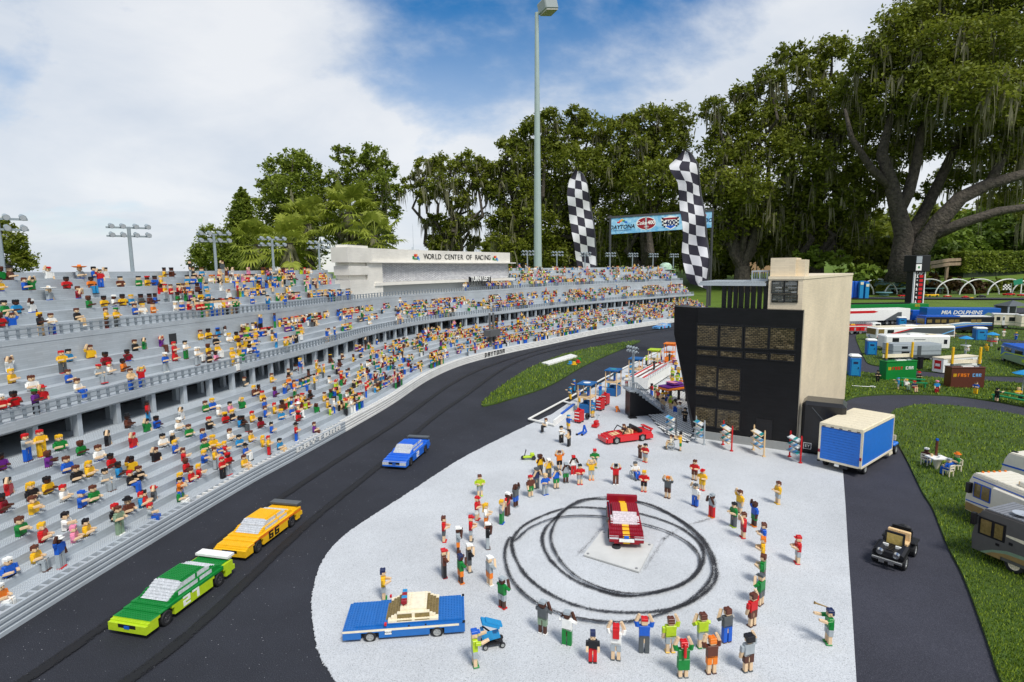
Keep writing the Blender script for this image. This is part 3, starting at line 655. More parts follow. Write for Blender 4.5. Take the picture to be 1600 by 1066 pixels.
sg = thing('turn_left_sign', 'white letters TURN LEFT held above the railing by a line of figures', 'sign', CURVE(s_at_u(751, 0.84, 0.86), 0.84, 0.80)); a = CANG(s_at_u(751, 0.84, 0.86))
me = text_mesh('TURN LEFT', 0.085, 0.004, pl('W'), bold=0.002, squeeze=0.95); me.transform(frame((0, 0, 0.07), (math.cos(a), math.sin(a), 0), (math.sin(a), -math.cos(a), 0))); link('lettering', me, sg)
b = MB(); M = frame((0.0, 0.004, 0.07), (math.cos(a), math.sin(a), 0), (math.sin(a), -math.cos(a), 0)); b.box(-0.23, 0.23, -0.034, 0.034, -0.012, -0.008, 0, M); [b.box(-0.2 + 0.4 * k / 7 - 0.003, -0.2 + 0.4 * k / 7 + 0.003, -0.075, -0.034, -0.011, -0.006, 0, M) for k in range(8)]; b.build('backing', pl('K'), sg)

# ---------------------------------------------------------------- floodlight masts along the back rim
LAMP = mat('lamp_grey', (0.27, 0.32, 0.35), rough=0.4, noise=0.06, nscale=30); GLASS = mat('lamp_glass', (0.50, 0.53, 0.55), rough=0.2)
def light_mast(P, h, rz, label, group, sc=1.0, pr=1.0):
    t = thing('floodlight_mast', label, 'floodlight', P, rz, group)
    b = MB(); b.cyl((0, 0, -0.03), (0, 0, h), 0.0105 * sc * pr, 0.0095 * sc * pr, 8); b.build('pole', LAMP, t)
    for z in (h - 0.005, h - 0.055 * sc):
        b = MB(); b.box(-0.112 * sc, 0.112 * sc, -0.006 * sc, 0.006 * sc, z - 0.006 * sc, z + 0.004 * sc); b.build('crossbar', LAMP, t)
        for x in (-0.09, -0.035, 0.03, 0.09):
            b = MB(); y0 = -0.008 * sc; p = Vector((x * sc, y0, z + 0.014 * sc)); d = Vector((0.25, -0.9, -0.32)).normalized()
            b.cyl(p, p + d * 0.034 * sc, 0.011 * sc, 0.0145 * sc, 9); b.box(p.x - 0.004 * sc, p.x + 0.004 * sc, p.y - 0.004, p.y + 0.004, z, p.z)
            o = b.build('lamp', LAMP, t); g_ = MB(); g_.cyl(p + d * 0.0335 * sc, p + d * 0.0345 * sc, 0.0125 * sc, 0.0125 * sc, 9); g_.build('lens', GLASS, o)
    return t
WHERE = {207: 'second floodlight mast from the left, over the sparse upper tier', 338: 'floodlight mast in front of the conical tree', 428: 'floodlight mast in front of the fan palms, middle of that trio', 500: 'floodlight mast just left of the cream press building',
         5: 'big floodlight mast cut by the left edge of the photo', 824: 'floodlight mast just left of the tall street light pole', 870: 'floodlight mast just right of the tall street light pole', 914: 'floodlight mast in front of the smaller chequered flag',
         953: 'floodlight mast under the left end of the blue banner', 988: 'floodlight mast under the red badge of the banner', 1020: 'floodlight mast under the shield badge of the banner', 1052: 'floodlight mast nearest the taller chequered flag'}
for u, lab in WHERE.items():
    s = s_at_u(u, TOPL + 0.03, TOPZ); P = CURVE(s, TOPL + 0.03, TOPZ)
    light_mast(P, 0.265 if u != 5 else 0.26, CANG(s) * 0.35 + 0.15, 'grey ' + lab, 'floodlight masts along the back of the grandstand')

# ================================================================ BRICK FIGURES
FIG = {}
SH = dict(down=((0.0155, 0.001, -0.016), (0.0155, 0.004, -0.030)), fold=((0.0165, 0.002, -0.015), (0.008, 0.0165, -0.012)), photo=((0.018, 0.009, -0.010), (0.0095, 0.0125, 0.011)),
          up=((0.018, 0.003, 0.012), (0.0125, 0.004, 0.026)), point=((0.016, 0.012, -0.002), (0.014, 0.026, 0.002)))
ARMS = dict(wave=('up', 'down'), cheer=('up', 'fold'), reach=('point', 'fold'))
def fig_mesh(part, pose, legs):
    key = (part, pose if part in ('body', 'shirt') else '', legs)
    if key in FIG: return FIG[key]
    b = MB(); sit = legs in ('sit', 'sit_shorts'); bust = legs == 'bust'
    hz = 0.002 if (sit or bust) else 0.045; tz = hz + 0.031; ch = 0.0006
    pr, plft = ARMS.get(pose, (pose, pose))
    if part == 'shirt':
        b.box(-0.0115, 0.0115, -0.0058, 0.0058, hz, tz, ch=ch); b.box(-0.0125, 0.0125, -0.0052, 0.0052, tz - 0.009, tz - 0.0005, ch=ch)
        if legs == 'dress': b.box(-0.0122, 0.0122, -0.0066, 0.0066, hz - 0.022, hz + 0.006, ch=ch)
        for sx, p in ((1, pr), (-1, plft)):
            e, h = SH[p]; s0 = Vector((sx * 0.0148, 0, tz - 0.0045)); b.bar(s0, s0 * 0 + Vector((sx * e[0], e[1], tz - 0.004 + e[2])), 0.0078, 0.0080, ch=ch)
    elif part == 'body':
        b.box(-0.0100, 0.0100, -0.0045, 0.0045, hz + 0.001, tz - 0.001); b.box(-0.0035, 0.0035, -0.0035, 0.0035, tz - 0.004, tz + 0.004);
        if legs in ('shorts', 'dress', 'pants'): b.box(-0.0100, 0.0100, -0.0040, 0.0040, 0.028, hz + 0.002)
        if sit: b.box(-0.0100, 0.0100, -0.0030, 0.0250, 0.0008, 0.0088)
        b.box(-0.0068, 0.0068, -0.0066, 0.0066, tz + 0.003, tz + 0.0175, ch=0.001)
        b.box(-0.0014, 0.0014, 0.0062, 0.0088, tz + 0.0075, tz + 0.0108)
        for sx in (1, -1): b.box(sx * 0.0068, sx * 0.0078, -0.0018, 0.0018, tz + 0.007, tz + 0.011) if sx > 0 else b.box(-0.0078, -0.0068, -0.0018, 0.0018, tz + 0.007, tz + 0.011)
        for sx, p in ((1, pr), (-1, plft)):
            e, h = SH[p]; E_ = Vector((sx * e[0], e[1], tz - 0.004 + e[2])); H_ = Vector((sx * h[0], h[1], tz - 0.004 + h[2])); b.bar(E_, H_, 0.0066, 0.0068, ch=ch)
            d = (H_ - E_).normalized(); b.bar(H_ - d * 0.0005, H_ + d * 0.0055, 0.0066, 0.0056, ch=ch)
        if legs in ('shorts', 'dress'):
            for sx in (-1, 1): b.box(sx * 0.0062 - 0.0038, sx * 0.0062 + 0.0038, -0.0042, 0.0042, 0.003, 0.030, ch=ch)
        if legs == 'sit_shorts':
            for sx in (-1, 1): b.box(sx * 0.0062 - 0.0038, sx * 0.0062 + 0.0038, 0.018, 0.026, -0.026, 0.006, ch=ch)
    elif part == 'trousers':
        if bust: b.box(-0.0112, 0.0112, -0.006, 0.006, 0, 0.0045)
        elif legs == 'sit':
            for sx in (-1, 1): b.box(sx * 0.0062 - 0.0048, sx * 0.0062 + 0.0048, -0.005, 0.026, 0.0, 0.0098, ch=ch); b.box(sx * 0.0062 - 0.0044, sx * 0.0062 + 0.0044, 0.018, 0.0268, -0.026, 0.003, ch=ch)
        elif legs == 'sit_shorts':
            for sx in (-1, 1): b.box(sx * 0.0062 - 0.0048, sx * 0.0062 + 0.0048, -0.005, 0.0235, 0.0, 0.0098, ch=ch)
        elif legs == 'dress': b.box(-0.009, 0.009, -0.005, 0.005, 0.026, 0.046)
        else:
            b.box(-0.0112, 0.0112, -0.0058, 0.0058, 0.042, 0.0505, ch=ch); z0 = 0.003 if legs == 'pants' else 0.0265
            for sx in (-1, 1): b.box(sx * 0.0064 - 0.0050, sx * 0.0064 + 0.0050, -0.0054, 0.0054, z0, 0.0440, ch=ch)
    elif part == 'shoes':
        zz, yy = (-0.029, 0.0225) if sit else (0, 0)
        for sx in (-1, 1): b.box(sx * 0.0064 - 0.0045, sx * 0.0064 + 0.0045, yy - 0.005, yy + 0.0088, zz, zz + 0.0038, ch=ch)
    FIG[key] = b.mesh('figure_' + part, pl('Y')); return FIG[key]
def hair_mesh(kind, legs):
    key = ('hair', kind, legs in ('sit', 'sit_shorts', 'bust'))
    if key in FIG: return FIG[key]
    b = MB(); tz = 0.033 if key[2] else 0.076; t = tz + 0.0175; ch = 0.0007
    if kind in ('hair', 'long', 'tail', 'afro'):
        g = 0.0022 if kind == 'afro' else 0
        b.box(-0.0074 - g, 0.0074 + g, -0.0076 - g, 0.0070, t - 0.0042, t + 0.0034 + g, ch=ch); b.box(-0.0074 - g, 0.0074 + g, -0.0078 - g, -0.0020, t - 0.0105, t - 0.0035, ch=ch)
        if kind == 'long': b.box(-0.0070, 0.0070, -0.0098, -0.0058, t - 0.030, t - 0.004, ch=ch)
        if kind == 'tail': b.box(-0.0026, 0.0026, -0.0130, -0.0070, t - 0.034, t + 0.002, ch=ch)
    elif kind == 'cap':
        b.box(-0.0074, 0.0074, -0.0074, 0.0072, t - 0.0035, t + 0.0040, ch=ch); b.box(-0.0068, 0.0068, 0.0060, 0.0132, t - 0.0030, t - 0.0012)
    elif kind == 'hat':
        b.cyl((0, 0, t - 0.001), (0, 0, t + 0.0012), 0.0140, 0.0140, 12); b.cyl((0, 0, t), (0, 0, t + 0.0090), 0.0078, 0.0068, 10)
    elif kind == 'sombrero':
        b.lathe([(0.001, t - 0.002), (0.017, t - 0.001), (0.026, t + 0.004), (0.0255, t + 0.0055), (0.012, t + 0.0035), (0.0075, t + 0.005), (0.006, t + 0.012), (0.001, t + 0.013)], 18)
    elif kind == 'tall':
        b.box(-0.0072, 0.0072, -0.0072, 0.0072, t - 0.003, t + 0.014, ch=ch)
    if kind in ('hair', 'cap', 'long', 'tail', 'afro'):
        zt = t + 0.004 + (0.0016 if kind == 'afro' else 0) - 0.0003
        for x in (-0.004, 0.004):
            for y in (-0.004, 0.004): b.stud(x, y, zt - 0.0006, n=6)
    FIG[key] = b.mesh('figure_' + kind, pl('Y')); return FIG[key]
fb = MB()
for sx in (-1, 1): fb.box(sx * 0.0034 - 0.0011, sx * 0.0034 + 0.0011, 0.0060, 0.00685, 0.0105, 0.0128)
fb.box(-0.0022, 0.0022, 0.0060, 0.00685, 0.0052, 0.0063); FACE = fb.mesh('face_print', pl('K'))
def put(name, me, c, par):
    o = bpy.data.objects.new(name, me); COL.objects.link(o); o.parent = par; sl = o.material_slots[0]; sl.link = 'OBJECT'; sl.material = pl(c); return o
HN = dict(hair='hair', long='long hair', tail='pony tail', afro='bushy hair', cap='cap', hat='wide-brimmed hat', sombrero='sombrero', tall='tall hat')
PN = dict(down='arms down', fold='arms folded in front', photo='hands held up to the face', up='both arms raised', point='arms stretched forward', wave='one arm raised', cheer='one arm raised', reach='one arm reaching out')
def figure(P, face, skin, hair, hk, shirt, legs, bot, shoe, pose, label=None, group=None, sc=1.0, detail=True):
    """face: heading (radians) the figure looks along"""
    t = thing('toy_figure', label or '', 'toy figure', P, face - math.pi / 2, group, sc); t.scale = (sc * 1.16, sc * 1.10, sc)
    put('body', fig_mesh('body', pose, legs), 'H' if skin == 'N' else 'F', t); put('shirt', fig_mesh('shirt', pose, legs), shirt, t)
    if legs == 'bust': put('trousers', fig_mesh('trousers', '', legs), bot, t)
    else:
        put('shorts' if 'shorts' in legs else ('skirt' if legs == 'dress' else 'trousers'), fig_mesh('trousers', '', legs), bot if legs != 'dress' else shirt, t); put('shoes', fig_mesh('shoes', '', legs), shoe, t)
    if hk != 'bald': put('hat' if hk in ('cap', 'hat', 'sombrero', 'tall') else 'hair', hair_mesh(hk, legs), hair, t)
    if detail:
        o = bpy.data.objects.new('face', FACE); COL.objects.link(o); o.parent = t; o.location.z = (0.033 if legs in ('sit', 'sit_shorts', 'bust') else 0.076) + 0.003 - 0.003
    return t
def describe(skin, hair, hk, shirt, legs, bot, pose):
    a = CNAME[hair] + ' ' + HN[hk]
    b = CNAME[shirt] + (' dress' if legs == 'dress' else ' top')
    c = '' if legs in ('bust', 'dress') else ' and ' + CNAME[bot] + (' shorts' if 'shorts' in legs else ' trousers')
    return a, b, c

# ---- the ring of onlookers on the plaza; feet where the photograph shows them
CARXY = G(968, 845)
PLZF = [  # u, v, skin, hair, kind, shirt, legs, bottom, shoes, pose, facing target ('c' = towards the car, or degrees), where, scale
 (848, 990, 'N', 'E', 'cap', 'D', 'shorts', 'S', 'W', 'photo', 'c', 'front row, left end'),
 (886, 1008, 'N', 'E', 'cap', 'W', 'pants', 'G', 'W', 'photo', 'c', 'front row, just right of the grey-topped one'),
 (926, 1034, 'F', 'Z', 'tall', 'K', 'pants', 'R', 'K', 'down', -95, 'small child at the front of the plaza', 0.80),
 (962, 1031, 'F', 'R', 'long', 'W', 'shorts', 'E', 'D', 'up', 'c', 'front row beside the child'),
 (1006, 1019, 'F', 'R', 'cap', 'B', 'pants', 'D', 'D', 'up', 'c', 'front row below the car'),
 (1047, 1019, 'F', 'N', 'hair', 'L', 'shorts', 'E', 'Y', 'wave', 'c', 'front row right of the red cap'),
 (1067, 1058, 'F', 'R', 'tail', 'G', 'dress', 'G', 'D', 'up', 'c', 'nearest the bottom edge'),
 (1097, 1012, 'F', 'N', 'hair', 'L', 'shorts', 'E', 'G', 'photo', 'c', 'behind the orange-haired one'),
 (1111, 1052, 'F', 'O', 'hair', 'N', 'shorts', 'O', 'X', 'up', 'c', 'front row right'),
 (1135, 1003, 'F', 'N', 'hair', 'D', 'pants', 'B', 'X', 'photo', 'c', 'tall in the right curve of the ring'),
 (1168, 1049, 'F', 'K', 'afro', 'E', 'shorts', 'X', 'D', 'wave', 'c', 'front right corner of the ring'),
 (1175, 978, 'F', 'N', 'hair', 'R', 'shorts', 'N', 'X', 'wave', 'c', 'above the curly black-haired one'),
 (1188, 945, 'F', 'D', 'cap', 'G', 'shorts', 'D', 'X', 'photo', 'c', 'right side of the ring'),
 (1191, 912, 'F', 'N', 'hair', 'G', 'pants', 'X', 'X', 'fold', 'c', 'right side of the ring in line'),
 (1191, 882, 'F', 'O', 'hair', 'Y', 'shorts', 'N', 'X', 'fold', 'c', 'in the right curve of the ring'),
 (1294, 1005, 'F', 'Z', 'hair', 'G', 'shorts', 'E', 'G', 'point', 175, 'by the road, blowing a horn'),
 (1246, 880, 'F', 'R', 'cap', 'R', 'shorts', 'E', 'R', 'fold', 170, 'alone near the road edge'),
 (1161, 840, 'F', 'N', 'hair', 'R', 'shorts', 'M', 'R', 'photo', 'c', 'upper right of the ring'),
 (1192, 858, 'F', 'N', 'hair', 'B', 'shorts', 'O', 'R', 'fold', 'c', 'upper right of the ring, second from the edge'),
 (1178, 822, 'N', 'H', 'hair', 'B', 'shorts', 'G', 'O', 'wave', 'c', 'waving a small flag, upper right'),
 (1146, 823, 'F', 'K', 'hair', 'G', 'pants', 'D', 'L', 'fold', 'c', 'upper right behind the red-shirted one'),
 (1155, 802, 'F', 'N', 'hair', 'Y', 'shorts', 'E', 'X', 'wave', 'c', 'back of the upper right cluster'),
 (1215, 787, 'F', 'N', 'hair', 'Y', 'shorts', 'E', 'Y', 'fold', 185, 'alone in front of the black building'),
 (1112, 808, 'N', 'E', 'cap', 'E', 'pants', 'R', 'O', 'photo', 'c', 'right behind the car'),
 (1086, 791, 'F', 'D', 'hair', 'W', 'pants', 'B', 'X', 'wave', 'c', 'behind the car to the right'),
 (1085, 750, 'F', 'N', 'hair', 'R', 'shorts', 'N', 'X', 'fold', 'c', 'back row behind the red cap'),
 (1097, 766, 'F', 'R', 'cap', 'Y', 'shorts', 'Y', 'R', 'fold', 'c', 'back row right'),
 (1043, 778, 'F', 'O', 'hair', 'D', 'shorts', 'X', 'X', 'up', 'c', 'alone behind the car'),
 (1006, 768, 'F', 'Y', 'long', 'R', 'shorts', 'K', 'R', 'fold', 'c', 'beside the wheelchair behind the car'),
 (1008, 722, 'F', 'K', 'hair', 'R', 'shorts', 'E', 'R', 'fold', -140, 'bending over a child behind the wheelchair'),
 (1000, 716, 'F', 'N', 'hair', 'N', 'pants', 'X', 'X', 'up', 40, 'child held by the grown-up behind the wheelchair', 0.72),
 (962, 757, 'F', 'K', 'cap', 'R', 'pants', 'N', 'W', 'up', 'c', 'back row directly behind the car'),
 (924, 750, 'F', 'T', 'hair', 'Y', 'shorts', 'E', 'O', 'up', 'c', 'back row left of the car'),
 (929, 731, 'F', 'R', 'cap', 'G', 'shorts', 'E', 'G', 'fold', 'c', 'rearmost of the ring'),
 (906, 757, 'F', 'K', 'hair', 'R', 'shorts', 'E', 'R', 'fold', 'c', 'back row in the left cluster'),
 (896, 742, 'N', 'R', 'cap', 'W', 'pants', 'R', 'W', 'photo', 'c', 'with red ear muffs in the back cluster'),
 (884, 754, 'N', 'E', 'cap', 'E', 'shorts', 'G', 'D', 'photo', 'c', 'back cluster centre'),
 (869, 763, 'F', 'D', 'cap', 'B', 'shorts', 'G', 'D', 'photo', 'c', 'back cluster front'),
 (874, 734, 'F', 'N', 'hair', 'O', 'shorts', 'K', 'X', 'up', 'c', 'back cluster rear'),
 (857, 747, 'F', 'W', 'cap', 'Y', 'pants', 'D', 'R', 'photo', 'c', 'back cluster in a white cap'),
 (844, 741, 'N', 'H', 'afro', 'Y', 'shorts', 'D', 'X', 'photo', 'c', 'back cluster left'),
 (838, 763, 'F', 'D', 'cap', 'Z', 'pants', 'D', 'D', 'photo', 'c', 'behind the leaning one'),
 (829, 776, 'F', 'R', 'hair', 'N', 'shorts', 'G', 'E', 'down', 'c', 'left end of the back cluster'),
 (852, 773, 'F', 'T', 'hair', 'B', 'pants', 'E', 'B', 'fold', 'c', 'leaning back in the back cluster'),
 (806, 792, 'N', 'H', 'hair', 'D', 'shorts', 'B', 'E', 'up', 'c', 'upper left of the ring'),
 (784, 818, 'F', 'Y', 'hair', 'E', 'pants', 'G', 'B', 'photo', 'c', 'left side in front of the white cap'),
 (793, 805, 'N', 'W', 'cap', 'R', 'pants', 'N', 'D', 'photo', 'c', 'left side behind the green trousers'),
 (750, 775, 'F', 'N', 'hair', 'L', 'shorts', 'E', 'L', 'fold', -75, 'alone at the track side'),
 (694, 846, 'F', 'N', 'hair', 'R', 'shorts', 'D', 'R', 'fold', 'c', 'far left of the ring'),
 (746, 812, 'F', 'R', 'cap', 'R', 'shorts', 'W', 'R', 'fold', 'c', 'left rear of the ring'),
 (760, 824, 'F', 'Y', 'tail', 'W', 'shorts', 'O', 'R', 'fold', 'c', 'left of the ring'),
 (736, 845, 'F', 'R', 'cap', 'R', 'shorts', 'E', 'D', 'fold', 'c', 'left of the ring, nearer one'),
 (762, 857, 'N', 'W', 'cap', 'K', 'pants', 'E', 'X', 'photo', 'c', 'left of the ring in black'),
 (716, 864, 'N', 'W', 'cap', 'E', 'shorts', 'O', 'X', 'photo', 'c', 'left cluster rear'),
 (733, 893, 'F', 'W', 'cap', 'K', 'shorts', 'D', 'D', 'photo', 'c', 'left cluster in a chequered cap'),
 (694, 902, 'F', 'R', 'cap', 'N', 'pants', 'K', 'M', 'photo', 'c', 'left cluster edge'),
 (720, 911, 'N', 'Z', 'hair', 'G', 'shorts', 'O', 'O', 'photo', 'c', 'left cluster front'),
 (765, 914, 'F', 'W', 'cap', 'E', 'shorts', 'O', 'W', 'photo', 'c', 'left front of the ring'),
 (785, 950, 'N', 'E', 'cap', 'G', 'shorts', 'E', 'R', 'photo', 'c', 'right of the patrol car'),
 (600, 936, 'F', 'Z', 'hair', 'Y', 'shorts', 'E', 'G', 'fold', 10, 'standing behind the blue patrol car'),
 (742, 1040, 'F', 'B', 'cap', 'L', 'shorts', 'E', 'G', 'point', 15, 'pushing the blue pushchair'),
]
def plaza_people():
    for e in PLZF:
        u, v, sk, ha, hk, sh, lg, bo, so, po, fc, wh = e[:12]; sc = e[12] if len(e) > 12 else 1.0
        P = G(u, v, 0.0045)
        face = math.atan2(CARXY.y - P.y, CARXY.x - P.x) if fc == 'c' else R(fc)
        a, b, c = describe(sk, ha, hk, sh, lg, bo, po)
        t = figure(P, face, sk, ha, hk, sh, lg, bo, so, po, '%s, %s%s, %s' % (a, b, c, wh), 'onlookers on the plaza', sc)
plaza_people()

# ================================================================ SPECTATORS ON THE GRANDSTAND
# survey: u, v of the seat, shirt, hair, hair kind, skin, legs, pose, bottom colour  (blocks: origin + coordinates at 4x)
def H_(k): return {'h': 'hat', 'c': 'cap', 's': 'sombrero', 'l': 'long'}.get(k, 'hair')
SURV = [((0, 300), '''65 540 N Kh F b f;8 540 G Nx N b d;5 650 Y K F b f;205 605 G K F b u;305 572 W Rc F b w;310 672 E Ws F b w;105 750 A K N b f;200 750 W W N b w;490 655 M N F b p;505 527 E Os F b f
630 588 R K F p w B;590 525 B K F b f;660 522 W K F b w;575 600 O K N s f A;755 585 N Kh F b f;870 580 G K F b f;922 580 Y Rc N b f;972 580 B K N b f;1030 522 Y K N b f;1075 522 N K N b r;1193 516 K K F p d E;1320 562 W Oc F b f;1327 556 L K F b f
1410 512 N K F b u;1455 512 W K F b u;1555 512 P P F b w;1172 567 A K F b f;1212 567 B K F b f;1075 678 R N F d f;1120 622 M Y F b f;1170 622 B Y F b f;1235 612 N K N b f;1290 602 A K F b f;1385 607 W K F b w;1420 560 Y N F b f;1520 547 P P F b w
1530 597 B Y F b f;1485 602 W R F b f;1255 667 Y K N b f;1300 662 A Y F b f;1430 652 W M F b w;1490 678 R Y F d f;1580 682 B W F b f;655 715 Y K N b f;718 710 W Wc N b f;770 706 Y K N b f;825 702 A Y F b f;885 690 D K N b f;940 690 N K N b f;972 686 B K N b f
845 757 B N F b f;895 757 W Y F b f;1100 742 W Wc F b f;1140 742 B W F b f;1185 727 R K F b r;1265 722 Y K N b f;1380 702 N N F b f;1445 702 B N F b f;1350 778 W K F p d B;80 837 B N F b u;262 915 K Y N p f T;330 908 W N F p f B;485 797 K N F s f T
672 866 Y N F p f X;735 856 Y Gc F p f D;845 1002 K N F b f;905 992 G K F b w;1010 972 V R F s u N;1095 1048 R R F p f R;1165 1058 W K F p f G;1240 1042 W Wc F s f W;1302 1002 Y N N b f;1255 927 Y N F b f;1305 922 Y K N b f;1350 937 K N F b f
1410 892 W K N b w;1435 942 W Y F b f;1480 912 Y K N b f;1520 900 N Wc F b w;1495 977 Y N N b f;1575 962 W K F b f;1560 1012 W K N b f;1455 1042 Y Y F s f W;5 885 R N N b f;30 760 G K F b f;160 640 B N F b f;420 610 R K N b f;1010 600 Y Y F b f;960 760 O N F b f;560 700 G N N b f'''),
 ((0, 550), '''75 207 Y Y F b f;65 137 W N F b u;395 146 Y R F p f D;435 62 A K F b f;565 52 Y N F b w;665 92 M K N b f;800 62 M K N b r;620 167 E Rc F s f E;685 135 W R F b f;775 142 O K N b f;430 217 B N F b f;490 277 W N F s f B;205 262 W N F b f;270 302 R Rh F b w
95 342 R K N b r;15 372 R W F b f;232 372 V Gc N p f K;825 246 T N F p f B;888 228 R Y F p u B;1040 126 B Wc F p f E;1235 86 W W F p f E;1310 77 K N F b f;1350 67 P K N b f;1460 62 Y Y F s f W;1095 58 R R F b f
175 685 E R F p r B;265 645 Y R F p f Y;930 418 R K N p d A;510 657 G N N b f;675 592 K K F b w;835 607 R R F b w;800 487 N Kh N b f;920 512 G K F b w;980 490 B K N b r;1135 427 W K F b w;1120 492 W Wc F b f;1185 532 G N F b f;1285 377 G N F b f;1328 362 B Y F b f
1440 372 P K F b f;1515 342 G Y F b w;1590 262 N Y F b f;1310 472 K R F b r;1370 402 W Wc F b f;1410 452 R Y N b f;1455 452 K Y F b f;1520 440 K K N s r D;1440 537 W N F b f;1500 482 A K N b f;1270 547 B N F b f;1335 582 Y Y F b f;1280 602 G N F b f;1405 607 R Y F b r
1500 572 A K F b f;1570 592 Y N F b f;1580 412 Y R F b f;1020 597 W K F b f;1080 562 K W F b f;1095 630 B Y F b f;975 682 K N F b w;1150 667 R N F b r;305 732 V N N b r;425 767 B N F b f;560 782 Y Yl F b f;485 812 K N F b f;695 702 R K N b f;660 807 E K F s f E;745 782 A K N b f;825 738 Y K N b w
820 850 K R F s f B;875 792 K N F b r;1280 682 B Y F b r;1372 680 B Y F b r;1350 768 Y N F p f E;1165 740 R N N b f;1195 792 R N F b f;1245 762 R Y F b r;1130 822 B Y F b f;1395 800 R R F p f K;1432 772 R R N b f;1535 642 B Kh F s f W;1530 716 Y N F s f T
205 932 K Yl F b f;215 1002 Y N F b r;515 960 B Bc F b r;725 1017 K R F b f;805 987 N Kh F b f;965 897 D Rc F b w;905 962 R K F b f;885 1012 A R F b f;945 1052 E R F s r B;1135 900 O K F b r;1130 962 G N F s f W;10 640 V K N b f;380 640 G Y F b f;620 690 W N F b f;60 880 R K F b w;300 860 Y K N b f;590 930 G N F b f;400 905 W R F b f'''),
 ((0, 800), '''135 145 G N F b r;268 157 R Y F b f;420 97 W K F b r;225 292 Y N F s f E;385 348 B Wc N p w E;465 232 P P F b f;755 152 S N F p f S;60 460 B W F b f;12 525 O W F s f W;20 40 M K N b f;545 150 Y K F b f'''),
 ((400, 550), '''205 130 K N F b r;280 106 B Y F p r E;100 177 Y N F b f;205 207 O N F s f B;280 202 A N N b w;368 232 Y K F p f D;380 116 Y R F b u;425 112 Y R F b u;480 112 G N F b f;522 105 N K N b f;120 262 V N N b f;240 262 O N F b f;340 312 K N N b f;55 332 B N F b f;118 367 Y R F b f;165 342 N K N b f;60 387 B N F b f;225 387 B W F s f W
265 370 T Wh F s f W;160 442 A Y F b f;265 442 R Rc N b f;380 387 G N N b w;365 472 V N F s f N;430 312 Y N F b f;450 347 Y N F b f;490 408 W K F p d B;535 380 T K N s f D;255 538 R Kh F p f B;30 502 M K N b f;100 532 B K F b f;150 592 A K F s f T;85 634 Y R F p f R;45 602 Y Yl F b f;460 207 W K F b f;500 230 L R F s f T
625 342 A N F s f T;570 312 W N F s f W;690 300 R R F p f B;760 252 Y N N b f;860 197 P P F b f;910 177 W K F b f;970 122 B K N b f;995 124 B N F b f;20 250 N K N b f;570 170 B K F b f;640 150 Y Y F b f;700 210 R R F b f;610 60 Y N N b f;540 40 N K F b f;730 30 Y Y F b f;330 160 N K N b f''')]
LEGK = dict(b='bust', s='sit', p='pants', d='dress'); POK = dict(f='fold', d='down', u='up', w='wave', p='photo', r='reach')
_cx, _cy = _CX, _CY
def locate(u, v):
    best = None
    for ri, (tier, i, l0, l1, z) in enumerate(ROWS):
        L = l0 + 0.016; s, vv = s_v_at_u(u, L, z)
        if best is None or abs(vv - v) < best[0]: best = (abs(vv - v), ri, s, L)
    return best[1:]
SPECT = []                                   # everyone on the stand: (row, s, L, skin, hair, kind, shirt, legs, bottom, shoe, pose)
for (ox, oy), txt in SURV:
    for e in txt.replace('\n', ';').split(';'):
        w = e.split(); u, v = ox + float(w[0]) / 4, oy + float(w[1]) / 4; h = w[3]
        ri, s, L = locate(u, v); hk = H_(h[1:]); 
        SPECT.append((ri, s, L, w[4], h[0], hk, w[2], LEGK[w[5]], w[7] if len(w) > 7 else random.choice('BDNKE'), random.choice('KXWR'), POK[w[6]]))
N_SURV = len(SPECT)
# the rest of the crowd: fuller the farther along the stand, as in the photograph
sA = s_at_u(370, 0.5, 0.3)
taken = {}
for e in SPECT: taken.setdefault(e[0], []).append(e[1])
SHC = 'YYYYRRRBBBBBGGGGWWWWAAAKKNEEDPMVLT'; HRC = 'KKKKKNNNNNNYYYRRWOB'
rs = random.Random(11)
for ri, (tier, i, l0, l1, z) in enumerate(ROWS):
    if tier == 'upper' and i == 6: continue
    s = sA + rs.random() * 0.03; run = 0
    while s < S1 - 0.05:
        s += 0.033 + 0.004 * rs.random()
        if tier == 'upper' and i > 0 and SB1 - 0.12 < s < SB2 + 0.1: continue
        f = min(1, max(0, (s - sA) / 5.0)); p = 0.36 + 0.12 * f
        if tier == 'lower': p = 0.30 + 0.16 * f
        if i == 0: p *= 0.30 if tier != 'lower' else 0.6
        if tier == 'lower' and i == 8: p *= 0.45
        # people come in groups
        run = rs.random() < (0.78 if run else p * 0.42)
        if not run: continue
        if any(abs(s - q) < 0.03 for q in taken.get(ri, ())): continue
        lg = 'bust' if i else 'pants'
        if i and rs.random() < 0.22: lg = rs.choice(['sit', 'sit', 'pants', 'sit'])
        L = l0 + 0.013 + rs.random() * max(0, (l1 - l0 - 0.03)) if i else l0 + 0.02
        SPECT.append((ri, s, L, 'N' if rs.random() < 0.22 else 'F', rs.choice(HRC), 'cap' if rs.random() < 0.2 else ('long' if rs.random() < 0.12 else 'hair'), rs.choice(SHC), lg, rs.choice('BBDNKEWGT'), rs.choice('KXWR'), rs.choice(['fold'] * 6 + ['wave', 'wave', 'up', 'reach', 'photo'])))
N_IND = 300 - len(PLZF) - 62                 # the ones that show largest are individuals, the rest one dense crowd
order = sorted(range(len(SPECT)), key=lambda k: (k >= N_SURV, SPECT[k][1] + 0.6 * (ROWS[SPECT[k][0]][0] == 'upper')))
TN = dict(lower='lower tier', middle='middle tier', upper='upper tier')
ON = ['front', 'second', 'third', 'fourth', 'fifth', 'sixth', 'seventh', 'eighth', 'top']
